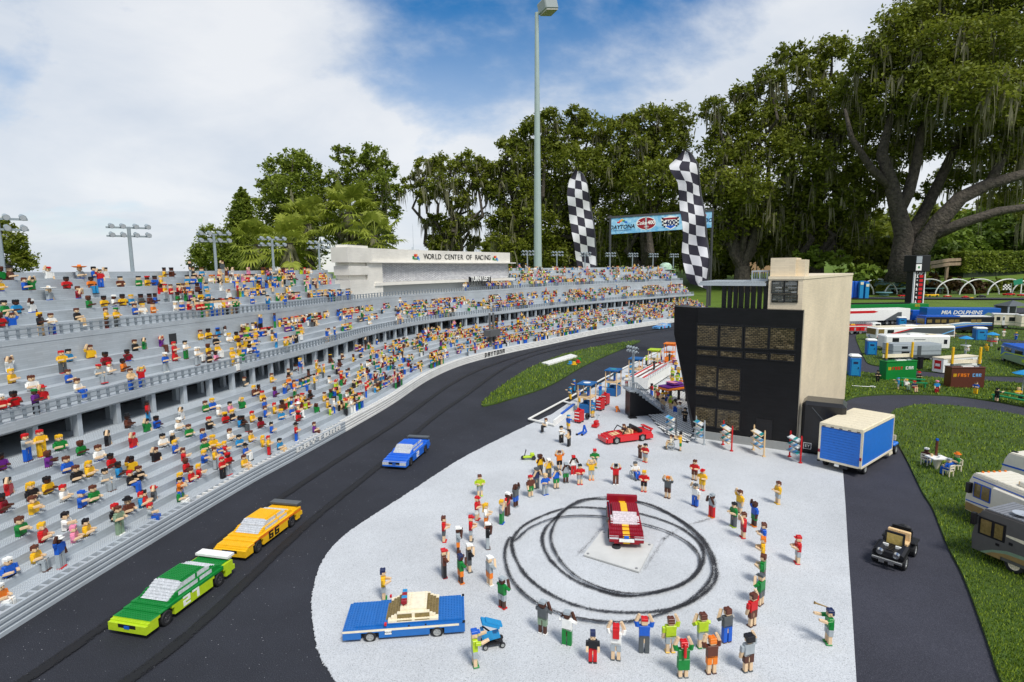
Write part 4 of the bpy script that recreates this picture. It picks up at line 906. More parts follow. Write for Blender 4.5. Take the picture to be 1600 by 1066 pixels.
def row_name(ri):
    tier, i = ROWS[ri][:2]
    if tier == 'lower': return ('lower concourse' if i == 8 else 'lower tier %s row' % ON[i])
    return ('%s tier railing' % tier) if i == 0 else ('rim wall' if i == 6 else '%s tier %s row' % (tier, ON[i - 1]))
IND = [SPECT[k] for k in order[:N_IND]]
def short(e): return '%s top and %s %s' % (CNAME[e[6]] + ('' if e[7] != 'dress' else ' dress'), CNAME[e[4]], HN[e[5]])
labs = []
byrow = {}
for k, e in enumerate(IND): byrow.setdefault(e[0], []).append(k)
for r_ in byrow.values(): r_.sort(key=lambda k: IND[k][1])
cnt = {}
def base(e):
    verb = {'bust': 'seated', 'sit': 'legs out', 'pants': 'standing', 'dress': 'standing'}[e[7]]
    return '%s %s, %s %s, %s' % (CNAME[e[4]], HN[e[5]], CNAME[e[6]], 'dress' if e[7] == 'dress' else 'top', verb)
full = [base(e) for e in IND]
for t_ in full: cnt[t_] = cnt.get(t_, 0) + 1
used = {}
for k, e in enumerate(IND):
    r_ = byrow[e[0]]; q = r_.index(k)
    lab = '%s, %s' % (full[k], row_name(e[0]))
    if cnt[full[k]] > 1:
        nb = IND[r_[q - 1]] if q > 0 else (IND[r_[q + 1]] if len(r_) > 1 else None)
        if nb is not None: lab += ', %s %s' % ('right of' if q > 0 else 'left of', CNAME[nb[6]])
    labs.append(lab)
seen = {}
for k, l in enumerate(labs): seen.setdefault(l, []).append(k)
for l, ks in seen.items():
    if len(ks) > 1:
        ks.sort(key=lambda k: IND[k][1])
        for j, k in enumerate(ks): labs[k] = l + [', nearest', ', farther', ', farthest', ', end'][min(j, 3)]
for k, e in enumerate(IND):
    ri, s, L, sk, ha, hk, sh, lg, bo, so, po = e; z = ROWS[ri][4]; a = CANG(s)
    if ROWS[ri][1] == 0 and lg == 'bust': lg = 'pants'
    face = a - math.pi / 2 + rs.uniform(-0.15, 0.55)
    figure(CURVE(s, L, z + 0.0005), face, sk, ha, hk, sh, lg, bo, so, po, labs[k], 'spectators on the grandstand', (1.14 if lg in ('bust',) else 1.06) * rs.uniform(0.95, 1.05), detail=(s < 4.2))
# dense remainder
CB = {c: MB() for c in 'YRBGWKNAOEDPMVLTFH'}
for k in order[N_IND:]:
    ri, s, L, sk, ha, hk, sh, lg, bo, so, po = SPECT[k]; z = ROWS[ri][4] + 0.0005; a = CANG(s) - math.pi + rs.uniform(-0.2, 0.6)
    M = Matrix.Translation(CURVE(s, L, z)) @ Matrix.Rotation(a, 4, 'Z') @ Matrix.Diagonal((1.28, 1.2, 1.12, 1))
    h = 0.0 if lg in ('bust', 'sit') else 0.043
    g = lambda c: CB.get(c, CB['K'])
    if h:
        for sx in (-1, 1): g(bo).box(sx * 0.0062 - 0.0048, sx * 0.0062 + 0.0048, -0.005, 0.005, 0, 0.045, 0, M)
    elif lg == 'sit': g(bo).box(-0.011, 0.011, -0.004, 0.026, 0, 0.009, 0, M); g(bo).box(-0.010, 0.010, 0.018, 0.026, -0.026, 0.002, 0, M)
    g(sh).box(-0.0125, 0.0125, -0.006, 0.006, h, h + 0.031, 0, M)
    S_ = g('H' if sk == 'N' else 'F'); S_.box(-0.0068, 0.0068, -0.0066, 0.0066, h + 0.033, h + 0.0485, 0, M)
    g(ha).box(-0.0075, 0.0075, -0.0078, 0.0070 if hk != 'cap' else 0.011, h + 0.0455, h + 0.053, 0, M)
    pr, pq = ARMS.get(po, (po, po))
    for sx, p in ((1, pr), (-1, pq)):
        e_, h2 = SH[p]; E_ = Vector((sx * e_[0], e_[1], h + 0.027 + e_[2])); H2 = Vector((sx * h2[0], h2[1], h + 0.027 + h2[2]))
        for mbx, A_, B_ in ((g(sh), Vector((sx * 0.0145, 0, h + 0.027)), E_), (S_, E_, H2)): mbx.bar(M @ A_, M @ B_, 0.0075)
allv = MB(); cm = []
for ci, (c, b) in enumerate(CB.items()):
    o = len(allv.v); allv.v += b.v; allv.f += [tuple(i + o for i in f) for f in b.f]; allv.m += [ci] * len(b.f); cm.append(pl(c))
o = allv.build('crowd', cm, kind='stuff', label='dense colourful crowd of tiny figures filling the far grandstand'); o['category'] = 'crowd'

# ================================================================ BRICK VEHICLES
PITCH_ = 0.008; PLT = 0.0032
TYRE = mat('tyre_rubber', (0.012, 0.012, 0.013), rough=0.65, noise=0.2, nscale=60); RIMM = mat('rim_grey', (0.42, 0.43, 0.42), rough=0.35, metal=0.3); RIMD = mat('rim_dark', (0.05, 0.05, 0.055), rough=0.3)
CLEAR = mat('clear_brick', (0.56, 0.58, 0.60), rough=0.18, noise=0.25, nscale=160); SMOKE = mat('smoked_brick', (0.20, 0.145, 0.05), rough=0.15, noise=0.25, nscale=120)
def wheel(parent, x, y, r, w, rim=RIMM, side=1):
    t = MB(); t.lathe([(r * 0.62, -w / 2), (r * 0.9, -w / 2), (r, -w / 2 + 0.0018), (r, w / 2 - 0.0018), (r * 0.9, w / 2), (r * 0.62, w / 2), (r * 0.6, w / 2 - 0.003)], 18, 0, Matrix.Translation((x, y, r)) @ Matrix.Rotation(math.pi / 2, 4, 'X'))
    o = t.build('wheel', TYRE, parent)
    b = MB(); M = Matrix.Translation((x, y, r)) @ Matrix.Rotation(-side * math.pi / 2, 4, 'X')
    b.lathe([(0.0001, w * 0.30), (r * 0.14, w * 0.34), (r * 0.2, w * 0.22), (r * 0.5, w * 0.22), (r * 0.54, w * 0.44), (r * 0.64, w * 0.44), (r * 0.64, -w * 0.3)], 16, 0, M)
    for k in range(5):
        a = k * 2 * math.pi / 5; b.bar(M @ Vector((r * 0.12 * math.cos(a), r * 0.12 * math.sin(a), w * 0.30)), M @ Vector((r * 0.55 * math.cos(a), r * 0.55 * math.sin(a), w * 0.34)), r * 0.16, w * 0.14)
    b.build('rim', rim, o)
    return o
def voxel(parent, H, B, part, mats, studs=True, x0=0.0, y0=0.0, z0=0.0):
    """stepped brick body: H, B top and bottom plate heights per stud cell; part(ix, iy, face, z) names the piece a face belongs to"""
    L, W = H.shape; out = {}
    def quad(k, a, b, c, d):
        m_ = out.setdefault(k, MB()); m_.add([a, b, c, d], [(0, 1, 2, 3)])
    for i in range(L):
        for j in range(W):
            h, b = int(H[i, j]), int(B[i, j])
            if h <= b: continue
            xa, xb, ya, yb = x0 + i * PITCH_, x0 + (i + 1) * PITCH_, y0 + j * PITCH_, y0 + (j + 1) * PITCH_; zt, zb = z0 + h * PLT, z0 + b * PLT
            k = part(i, j, 't', h)
            quad(k, (xa, ya, zt), (xb, ya, zt), (xb, yb, zt), (xa, yb, zt)); quad(part(i, j, 'd', b), (xa, yb, zb), (xb, yb, zb), (xb, ya, zb), (xa, ya, zb))
            if studs and not k.split('#')[0].endswith('_tile') and (studs is True or studs(i, j)): out[k].stud((xa + xb) / 2, (ya + yb) / 2, zt, n=7)
            for f, di, dj in (('r', 0, -1), ('l', 0, 1), ('b', -1, 0), ('f', 1, 0)):
                ii, jj = i + di, j + dj; nh, nb = (int(H[ii, jj]), int(B[ii, jj])) if 0 <= ii < L and 0 <= jj < W else (0, 0)
                for p in range(b, h):
                    if nb <= p < nh: continue
                    za, zc_ = z0 + p * PLT, z0 + (p + 1) * PLT; k = part(i, j, f, p)
                    if f == 'r': quad(k, (xa, ya, za), (xb, ya, za), (xb, ya, zc_), (xa, ya, zc_))
                    elif f == 'l': quad(k, (xb, yb, za), (xa, yb, za), (xa, yb, zc_), (xb, yb, zc_))
                    elif f == 'b': quad(k, (xa, yb, za), (xa, ya, za), (xa, ya, zc_), (xa, yb, zc_))
                    else: quad(k, (xb, ya, za), (xb, yb, za), (xb, yb, zc_), (xb, ya, zc_))
    res = {}
    for k, m_ in out.items():
        res[k] = m_.build(k.split('#')[0].replace('_tile', ''), mats[k.split('#')[0]], parent)
    return res
def wedge_heights(L, W, nose, base, roof, tail, wb, rf, rr, tl):
    """plate heights along the car: tail .. rear glass .. roof .. windscreen .. bonnet .. nose"""
    h = []
    for i in range(L):
        if i < tl: v = tail
        elif i < rr: v = tail + (roof - tail) * (i - tl + 1) / (rr - tl + 1)
        elif i < rf: v = roof
        elif i < wb: v = roof - (roof - base) * (i - rf + 1) / (wb - rf + 1)
        else: v = base - (base - nose) * (i - wb) / max(1, L - wb - 1)
        h.append(int(round(v)))
    return h
def pose_from_wheels(F, Rr, side, hw, mid):
    d = (F - Rr).normalized(); rt = Vector((d.y, -d.x, 0)) * (1 if side == 'l' else -1)
    c = (F + Rr) / 2 + rt * hw - d * mid
    return Vector((c.x, c.y, F.z)), math.atan2(d.y, d.x)
def race_car(name, label, P, rz, hi, lo, num, numc, wing, stripe=None, nosec=None, glass=CLEAR, group='stock cars racing on the track', sc=1.0):
    L, W = 42, 15; t = thing(name, label, 'race car', P, rz, group, sc); t.scale = (1.03, 1.06, 1.20)
    h = wedge_heights(L, W, 11, 14, 23, 16, 31, 24, 14, 7); H = np.zeros((L, W), int); B = np.full((L, W), 4, int)
    for i in range(L):
        for j in range(W):
            e = min(j, W - 1 - j); v = h[i]
            if e == 0: v = min(v, 14 if i > 6 else 15)
            elif e == 1: v = min(v, 18)
            elif e == 2: v = min(v, 22)
            if i in (0, L - 1): v = min(v, 10)
            H[i, j] = v
            for c in (8.5, 33.5):
                if e < 3 and abs(i + 0.5 - c) < 3.2: B[i, j] = 12 if abs(i + 0.5 - c) < 2.2 else 10
    B[L - 2:, :] = 4; B[:2, :] = 6
    def part(i, j, f, z):
        e = min(j, W - 1 - j)
        if f == 't':
            if 24 <= i < 31 and e >= 2: return 'windscreen'
            if 8 <= i < 13 and 2 <= e: return 'rear_window'
        if f in 'fb' and z > 14 and e >= 2: return 'windscreen' if f == 'f' else 'rear_window'
        if f in 'lr' and 15 <= z < 22 and e in (1, 2) and (11 <= i < 17 or 18 <= i < 27): return 'side_window#%s%d' % (f, i > 17)
        if f == 'f' and i >= L - 2:
            if 7 <= z <= 9 and 4 <= j <= 10: return 'grille'
            if nosec and z >= 6: return 'headlight#%d' % (j > 7) if e < 4 else 'nose_trim'
        if stripe and f in 'lr' and 11 <= z < 14: return 'side_stripe#' + f
        if z < 12 or (f != 't' and e == 0 and z < 12) or i >= L - 1 or (e == 0 and i < 6): return 'lower_body'
        return 'upper_body'
    M = dict(windscreen=glass, rear_window=glass, side_window=glass, grille=pl('K'), upper_body=hi, lower_body=lo, side_stripe=stripe or hi, headlight=CLEAR, nose_trim=pl('E'))
    voxel(t, H, B, part, M, studs=lambda i, j: i < 41 and j not in (0, W - 1), x0=-L * PITCH_ / 2, y0=-W * PITCH_ / 2)
    b = MB(); xr = -L * PITCH_ / 2; b.box(xr - 0.004, xr + 0.028, -0.058, 0.058, 16 * PLT + 0.006, 16 * PLT + 0.012); [b.box(xr + 0.004, xr + 0.018, s * 0.05 - 0.004, s * 0.05 + 0.004, 16 * PLT - 0.001, 16 * PLT + 0.006) for s in (-1, 1)]; b.build('spoiler', wing, t)
    b = MB(); b.box(L * PITCH_ / 2 - 0.0005, L * PITCH_ / 2 + 0.0015, -0.008, 0.008, 8 * PLT - 0.004, 8 * PLT + 0.003); b.build('emblem', pl('B'), t)
    b = MB(); b.box(-0.118, 0.118, -0.05, 0.05, 0.010, 0.030); b.build('chassis', DARK, t)
    for x in (8.5, 33.5):
        for s in (-1, 1): wheel(t, (x - L / 2) * PITCH_, s * 0.0545, 0.0185, 0.014, RIMD, s)
    for s in (-1, 1): b = MB(); pixel_text(b, num, 0.0085 if len(num) > 1 else 0.0105, 0.0048, 0.0008, frame((0.012, s * (W * PITCH_ / 2 + 0.0002), 0.0285), (-s, 0, 0), (0, s, 0))); b.build('number', numc, t)
    return t
# poses from the tyre contacts seen in the photograph
P, a = pose_from_wheels(G(259, 977), G(342, 915), 'l', 0.058, 0.0)
race_car('race_car', 'green wedge-shaped stock car number 27 with white rear wing, leading on the track', P, a, pl('G'), pl('L'), '27', pl('W'), pl('W'))
P, a = pose_from_wheels(G(404, 862), G(454, 824), 'l', 0.058, 0.0)
race_car('race_car', 'yellow and orange stock car number 66 with dark wing, close behind the green one', P, a, pl('Y'), pl('Y'), '66', pl('K'), pl('D'), stripe=pl('O'))
P, a = pose_from_wheels(G(640, 729), G(665, 707), 'l', 0.058, 0.0)
race_car('race_car', 'blue stock car number 2 with grey bumper, alone in the middle of the track', P, a, mat('race_blue', (0.02, 0.14, 0.62), rough=0.3, noise=0.08), mat('race_blue', 0), '2', pl('W'), pl('D'), nosec=True)
P, a = pose_from_wheels(G(1029, 515.5), G(1048, 513), 'l', 0.058, 0.0)
race_car('race_car', 'small sky blue stock car far up the track at the bend', P, a, pl('U'), pl('U'), '5', pl('R'), pl('U'))

def burnout_car():
    L, W = 36, 15; F_, B_ = G(979, 853, 0.022), G(971, 795, 0.03); d = (F_ - B_); d.z = 0; d.normalize(); c = F_ - d * (L * PITCH_ / 2)
    t = thing('race_car', 'dark red stock car with yellow centre stripe and clear windscreen doing a burnout', 'race car', (c.x, c.y, 0.016), math.atan2(d.y, d.x))
    h = wedge_heights(L, W, 12, 15, 24, 17, 26, 20, 10, 5); H = np.zeros((L, W), int); B = np.full((L, W), 4, int)
    for i in range(L):
        for j in range(W):
            e = min(j, W - 1 - j); v = h[i]
            if e == 0: v = min(v, 14)
            elif e == 1: v = min(v, 19)
            if i >= L - 1: v = min(v, 11); B[i, j] = 4 + (2 if e < 2 else 0)
            H[i, j] = v
            for c_ in (7, 28):
                if e < 3 and abs(i + 0.5 - c_) < 2.8: B[i, j] = 11
    def part(i, j, f, z):
        e = min(j, W - 1 - j)
        if f == 't' and 20 <= i < 26 and e >= 1: return 'windscreen'
        if f == 'f' and 15 <= z and e >= 2: return 'windscreen'
        if f == 'f' and i >= L - 2 and z >= 9 and e < 4: return 'headlight#%d' % (j > 7)
        if f == 'f' and i >= L - 2 and z >= 9: return 'grille'
        if 6 <= j <= 8 and (f == 't' or (f == 'f' and i >= L - 2 and z < 8)): return 'centre_stripe_tile#%d' % (i > 22) if f == 't' else 'centre_stripe'
        if f in 'lr' and i < 14 and z > 8 and e < 2: return 'blue_quarter_panel#' + f
        if f in 'lr' and 20 <= i < 24 and z > 9: return 'yellow_mirror_panel#' + f
        return 'body'
    voxel(t, H, B, part, dict(windscreen=mat('clear_pink', (0.66, 0.60, 0.62), rough=0.2, noise=0.25, nscale=150), headlight=CLEAR, grille=pl('K'), centre_stripe=pl('Y'), centre_stripe_tile=pl('Y'), blue_quarter_panel=pl('A'), yellow_mirror_panel=pl('Y'), body=pl('M')), x0=-L * PITCH_ / 2, y0=-W * PITCH_ / 2)
    b = MB(); xr = -L * PITCH_ / 2; b.box(xr - 0.006, xr + 0.012, -0.06, 0.06, 17 * PLT, 17 * PLT + 0.022); b.build('spoiler', pl('M'), t)
    xf = L * PITCH_ / 2; b = MB(); b.box(xf, xf + 0.006, -0.026, 0.026, 0.022, 0.032); b.build('bumper', pl('W'), t)
    b = MB(); b.box(xf - 0.0065, xf + 0.003, -0.008, 0.008, 0.033, 0.040); b.build('emblem', pl('B'), t)
    for x in (7, 28):
        for s in (-1, 1): wheel(t, (x - L / 2) * PITCH_, s * 0.0555, 0.018, 0.015, RIMD, s)
    b = MB(); b.cyl((0.02, -0.064, 0.05), (0.02, -0.066, 0.095), 0.0028, 0.0022, 8); b.box(0.012, 0.026, -0.068, -0.058, 0.036, 0.050); b.build('antenna', pl('D'), t)
    cx = t.location
    m_ = thing('turntable_plate', 'pale square metal plate bolted to the plaza under the red burnout car', 'plate', (0, 0, 0))
    q = [G(912, 868, 0.008), G(998.5, 894.5, 0.008), G(1021, 852, 0.008)]; q.append(q[0] + q[2] - q[1])
    b = MB(); b.prism([(p.x, p.y) for p in q], 0.0065, 0.0115); b.build('plate', mat('plate_metal', (0.55, 0.55, 0.52), rough=0.5, noise=0.08, nscale=14), m_)
    cc = sum((Vector(p) for p in q), Vector()) / 4
    for p in q:
        e = p * 0.88 + cc * 0.12; b = MB(); b.cyl((e.x, e.y, 0.011), (e.x, e.y, 0.014), 0.005, 0.004, 10); b.build('bolt', mat('bolt_metal', (0.35, 0.35, 0.34), rough=0.4, metal=0.6), m_)
    b = MB(); e = G(963, 855, 0.012); b.cyl((e.x, e.y, 0.011), (e.x, e.y, 0.018), 0.016, 0.014, 14); b.cyl((e.x, e.y, 0.014), (cx.x, cx.y, 0.034), 0.007, 0.007, 8); b.build('pivot', DARK, m_)
burnout_car()

def patrol_car():
    L, W = 41, 16; P, a = pose_from_wheels(G(580.5, 1004), G(686, 996), 'l', 0.062, -0.002)
    t = thing('patrol_car', 'blue and cream brick patrol car with red and blue roof lights parked on the plaza', 'police car', P, a)
    h = wedge_heights(L, W, 13, 15, 24, 15, 26, 22, 13, 9); H = np.zeros((L, W), int); B = np.full((L, W), 4, int)
    for i in range(L):
        for j in range(W):
            e = min(j, W - 1 - j); v = h[i]
            if e == 0: v = min(v, 13)
            elif e == 1: v = min(v, 17 if 9 <= i < 27 else 15)
            elif e == 2: v = min(v, 22)
            if i in (0, L - 1): v = min(v, 12)
            H[i, j] = v
            for c in (9.5, 32):
                if e < 2 and abs(i + 0.5 - c) < 2.8: B[i, j] = 9
    def part(i, j, f, z):
        e = min(j, W - 1 - j)
        if f == 't' and 22 <= i < 27 and e >= 3: return 'windscreen'
        if f == 't' and 9 <= i < 13 and e >= 3: return 'rear_window'
        if f == 'f' and z >= 15 and e >= 3: return 'windscreen'
        if f == 'b' and z >= 15 and e >= 3: return 'rear_window'
        if f in 'lr' and 16 <= z < 21 and e in (1, 2, 3) and (12 <= i < 17 or 18 <= i < 23): return 'side_window#%s%d' % (f, i > 17)
        if 9 <= i < 27 and ((f == 't' and h[i] > 15 and e >= 1 and H[i, j] > 15) or (f != 't' and z >= 15)): return 'cabin_tile' if (f == 't' and 14 <= i < 18) else 'cabin'
        if e == 0 and f in 'lr' and z in (10, 11) and i > 1: return 'side_stripe#' + f
        if f == 'f' and z in (9, 10) and i >= L - 2: return 'front_strip'
        return 'body'
    voxel(t, H, B, part, dict(windscreen=SMOKE, rear_window=SMOKE, side_window=SMOKE, cabin=pl('C'), cabin_tile=pl('C'), side_stripe=pl('C'), front_strip=pl('C'), body=mat('patrol_blue', (0.012, 0.13, 0.42), rough=0.3, noise=0.08)), x0=-L * PITCH_ / 2, y0=-W * PITCH_ / 2)
    for k, (c, y) in enumerate((('M', 0.022), ('A', 0.008), ('M', -0.008), ('A', -0.024))):
        b = MB(); b.box(-0.006 + 0.001 * k, 0.010, y - 0.007, y + 0.007, 24 * PLT + 0.006, 24 * PLT + 0.017, ch=0.001); b.box(0, 0.005, y - 0.004, y + 0.004, 24 * PLT, 24 * PLT + 0.006); b.stud(0.002, y, 24 * PLT + 0.0165); b.build('roof_light', pl(c), t)
    b = MB(); b.box(0.034, 0.052, 0.0645, 0.0655, 0.022, 0.034); b.build('door_plate', pl('W'), t)
    me = text_mesh('POLICE', 0.006, 0.0003, pl('K')); me.transform(frame((0.043, 0.0657, 0.028), (-1, 0, 0), (0, 1, 0))); link('lettering', me, t)
    [MB().box(x, x + 0.004, s * 0.0642 - 0.0012, s * 0.0642 + 0.0012, 0.041, 0.0445).build('door_handle', pl('K'), t) for x in (-0.06, -0.015) for s in (-1, 1)]
    for s in (-1, 1):
        b = MB(); b.box(0.046, 0.052, s * 0.066 - 0.004, s * 0.066 + 0.004, 0.050, 0.056); b.build('mirror', pl('R'), t)
        b = MB(); b.box(-0.165, -0.158, s * 0.0635 - 0.001, s * 0.0635 + 0.0015, 0.040, 0.046); b.build('tail_light', pl('K'), t)
    b = MB(); b.box(-0.118, 0.118, -0.05, 0.05, 0.010, 0.030); b.build('chassis', DARK, t)
    for x in (9.5, 32):
        for s in (-1, 1): wheel(t, (x - L / 2) * PITCH_, s * 0.0575, 0.0165, 0.014, RIMM, s)
patrol_car()

def convertible():
    P, a = pose_from_wheels(G(964, 694, .004), G(1004.5, 689, .004), 'l', 0.056, 0.0); t = thing('convertible', 'shiny red open-top convertible with black folded hood and two people inside', 'car', P, a); t.scale = (1, 1.05, 1.15)
    red = mat('convertible_red', (0.62, 0.012, 0.018), rough=0.18, coat=0.4); L, W = 38, 14
    h = wedge_heights(L, W, 9, 13, 13, 14, 25, 22, 10, 8); H = np.zeros((L, W), int); B = np.full((L, W), 3, int)
    for i in range(L):
        for j in range(W):
            e = min(j, W - 1 - j); v = h[i]
            if e == 0: v = min(v, 12)
            if 11 <= i < 23 and e >= 2: v = 7
            if i in (0, L - 1): v = min(v, 9)
            if i >= L - 3 and e < 2: v = 0 if (i == L - 1 and e == 0) else min(v, 9)
            H[i, j] = v
            for c in (9, 30):
                if e < 2 and abs(i + 0.5 - c) < 2.8: B[i, j] = 10
    voxel(t, H, B, lambda i, j, f, z: ('seat_well_tile' if (11 <= i < 23 and 1 < j < W - 2 and f == 't') else ('bonnet_panel_tile' if f == 't' and 25 <= i < 31 and 3 < j < 10 else 'body_tile')), dict(seat_well_tile=pl('T'), bonnet_panel_tile=pl('T'), body_tile=red), x0=-L * PITCH_ / 2, y0=-W * PITCH_ / 2)
    b = MB(); b.box(-0.085, -0.06, -0.05, 0.05, 0.044, 0.060, ch=0.004); b.box(-0.066, -0.054, -0.052, 0.052, 0.05, 0.068, ch=0.003); b.build('folded_hood', pl('K'), t)
    b = MB(); b.bar((0.045, 0.048, 0.043), (0.026, 0.045, 0.068), 0.004); b.bar((0.045, -0.048, 0.043), (0.026, -0.045, 0.068), 0.004); b.bar((0.026, 0.047, 0.068), (0.026, -0.047, 0.068), 0.004); b.build('windscreen_frame', pl('K'), t)
    for s in (-1, 1):
        b = MB(); b.box(-0.025, -0.004, s * 0.026 - 0.014, s * 0.026 + 0.014, 0.024, 0.034); b.box(-0.028, -0.018, s * 0.026 - 0.014, s * 0.026 + 0.014, 0.03, 0.058); b.build('seat', pl('T'), t)
        b = MB(); b.box(L * PITCH_ / 2 - 0.012, L * PITCH_ / 2 - 0.006, s * 0.043 - 0.006, s * 0.043 + 0.006, 0.0292, 0.033); b.build('headlight', CLEAR, t)
    for x in (9, 30):
        for s in (-1, 1): wheel(t, (x - L / 2) * PITCH_, s * 0.053, 0.0185, 0.014, RIMM, s)
    b = MB(); b.box(-0.155, -0.135, -0.05, 0.05, 0.052, 0.057); b.box(-0.150, -0.142, -0.045, -0.035, 0.044, 0.053); b.box(-0.150, -0.142, 0.035, 0.045, 0.044, 0.053); b.build('boot_spoiler', red, t)
    for y, hk in ((0.026, 'K'), (-0.026, 'N')):
        q = P + Vector((math.cos(a) * -0.006 - math.sin(a) * y, math.sin(a) * -0.006 + math.cos(a) * y, 0.034))
        figure(q, a, 'F', hk, 'hair' if hk == 'K' else 'long', 'T' if hk == 'K' else 'N', 'bust', 'T', 'K', 'fold', ('black-haired driver' if hk == 'K' else 'brown long-haired passenger') + ' sitting in the red convertible', None, 0.95)
convertible()

def box_truck():
    A_, B_, C_ = G(1287, 713, .045), G(1345, 734, .045), G(1394, 704, .045)
    d = (C_ - B_); Lb = d.length; d.normalize(); Wb = (A_ - B_).dot(Vector((-d.y, d.x, 0))); rz = math.atan2(d.y, d.x)
    o = B_ + Vector((-d.y, d.x, 0)) * Wb / 2; t = thing('box_truck', 'blue box truck with cream roof and frame parked at the plaza corner', 'truck', (o.x, o.y, 0.003), rz)
    blue = mat('truck_blue', (0.012, 0.16, 0.62), rough=0.3, noise=0.08); w = Wb / 2; z0, z1 = 0.048, 0.232; fr = 0.008
    b = MB(); b.box(0.004, Lb - 0.003, -w + 0.002, w - 0.002, z0 + 0.001, z1 - 0.006); b.build('box_body', blue, t)
    n = int(Wb / 0.008)
    b = MB(); b.box(0, Lb, -w, w, z1 - 0.006, z1); b.build('roof', pl('C'), t)
    for k in range(int(Lb / 0.016)):
        x = 0.008 + k * 0.016; c = MB(); c.box(x + 0.0004, min(x + 0.0156, Lb), -w + 0.006, w - 0.006, z1, z1 + 0.0014 + 0.0004 * (k % 3)); c.build('roof_strip', pl('C'), t)
    b = MB()
    for y in (-w, w - fr): b.box(-0.0005, fr, y - 0.0006, y + fr + 0.0006, z0 - 0.004, z1 - 0.0065); b.box(Lb - 0.005, Lb + 0.0008, y - 0.0006, y + fr + 0.0006, z0 - 0.004, z1 - 0.0065)
    b.box(-0.0007, Lb + 0.0005, -w - 0.0007, w + 0.0007, z0 - 0.006, z0 + 0.004); b.box(-0.0007, 0.006, -w + fr, w - fr, z1 - 0.017, z1 - 0.0065)
    for y in (-w, w - 0.004): b.box(fr, Lb - 0.005, y - 0.0007, y + 0.0047, z1 - 0.013, z1 - 0.0065)
    b.build('frame', pl('C'), t)
    for k in range(12):
        zz = z0 + 0.004 + k * 0.0132; c = MB(); c.box(-0.0003, 0.0035, -w + fr + 0.0005, w - fr - 0.0005, zz + 0.0003, zz + 0.0128); c.build('shutter_slat', blue, t)
    for k in range(5):
        y = -w + 0.02 + k * (Wb - 0.04) / 4; c = MB(); c.box(-0.0022, 0.001, y - 0.007, y + 0.007, z1 - 0.0155, z1 - 0.012); c.build('marker_light', pl('K'), t)
    for s in (-1, 1):
        c = MB(); c.box(-0.003, 0.003, s * (w - 0.004) - 0.0042, s * (w - 0.004) + 0.0042, z0 + 0.035, z0 + 0.05); c.build('tail_light', pl('M'), t)
        c = MB(); c.box(-0.006, 0.004, s * (w - 0.004) - 0.006, s * (w - 0.004) + 0.006, z0 - 0.012, z0 - 0.004); c.build('bumper_stop', pl('K'), t)
    c = MB(); c.box(0.01, Lb + 0.02, -0.035, 0.035, 0.022, z0 - 0.0065); c.build('chassis', DARK, t)
    c = MB(); c.box(0.0, 0.006, 0.0, 0.02, 0.028, 0.040); c.build('number_plate', pl('W'), t)
    c = MB(); c.box(Lb - 0.04, Lb + 0.01, -w, -w + 0.02, 0.022, 0.034); c.build('step', pl('C'), t)
    c = MB(); c.box(Lb + 0.004, Lb + 0.055, -w * 0.8, w * 0.8, 0.04, 0.135, ch=0.004); c.build('cab', blue, t)
    c = MB(); c.box(Lb + 0.048, Lb + 0.0565, -w * 0.7, w * 0.7, 0.09, 0.125); c.box(Lb + 0.015, Lb + 0.045, -w * 0.8 - 0.001, w * 0.8 + 0.001, 0.09, 0.125); c.build('cab_window', SMOKE, t)
    c = MB(); c.box(Lb + 0.055, Lb + 0.125, -w * 0.55, w * 0.55, 0.035, 0.085, ch=0.006); c.build('bonnet', blue, t)
    for s in (-1, 1):
        c = MB(); c.box(Lb + 0.06, Lb + 0.125, s * w * 0.72 - w * 0.2, s * w * 0.72 + w * 0.2, 0.045, 0.062, ch=0.005); c.build('mudguard', blue, t)
        c = MB(); c.box(Lb + 0.012, Lb + 0.02, s * w * 1.02 - 0.006, s * w * 1.02 + 0.006, 0.095, 0.122); c.build('mirror', pl('C'), t)
        wheel(t, 0.075, s * (w - 0.012), 0.026, 0.018, RIMM, s); wheel(t, Lb + 0.09, s * (w - 0.014), 0.026, 0.016, RIMM, s)
box_truck()

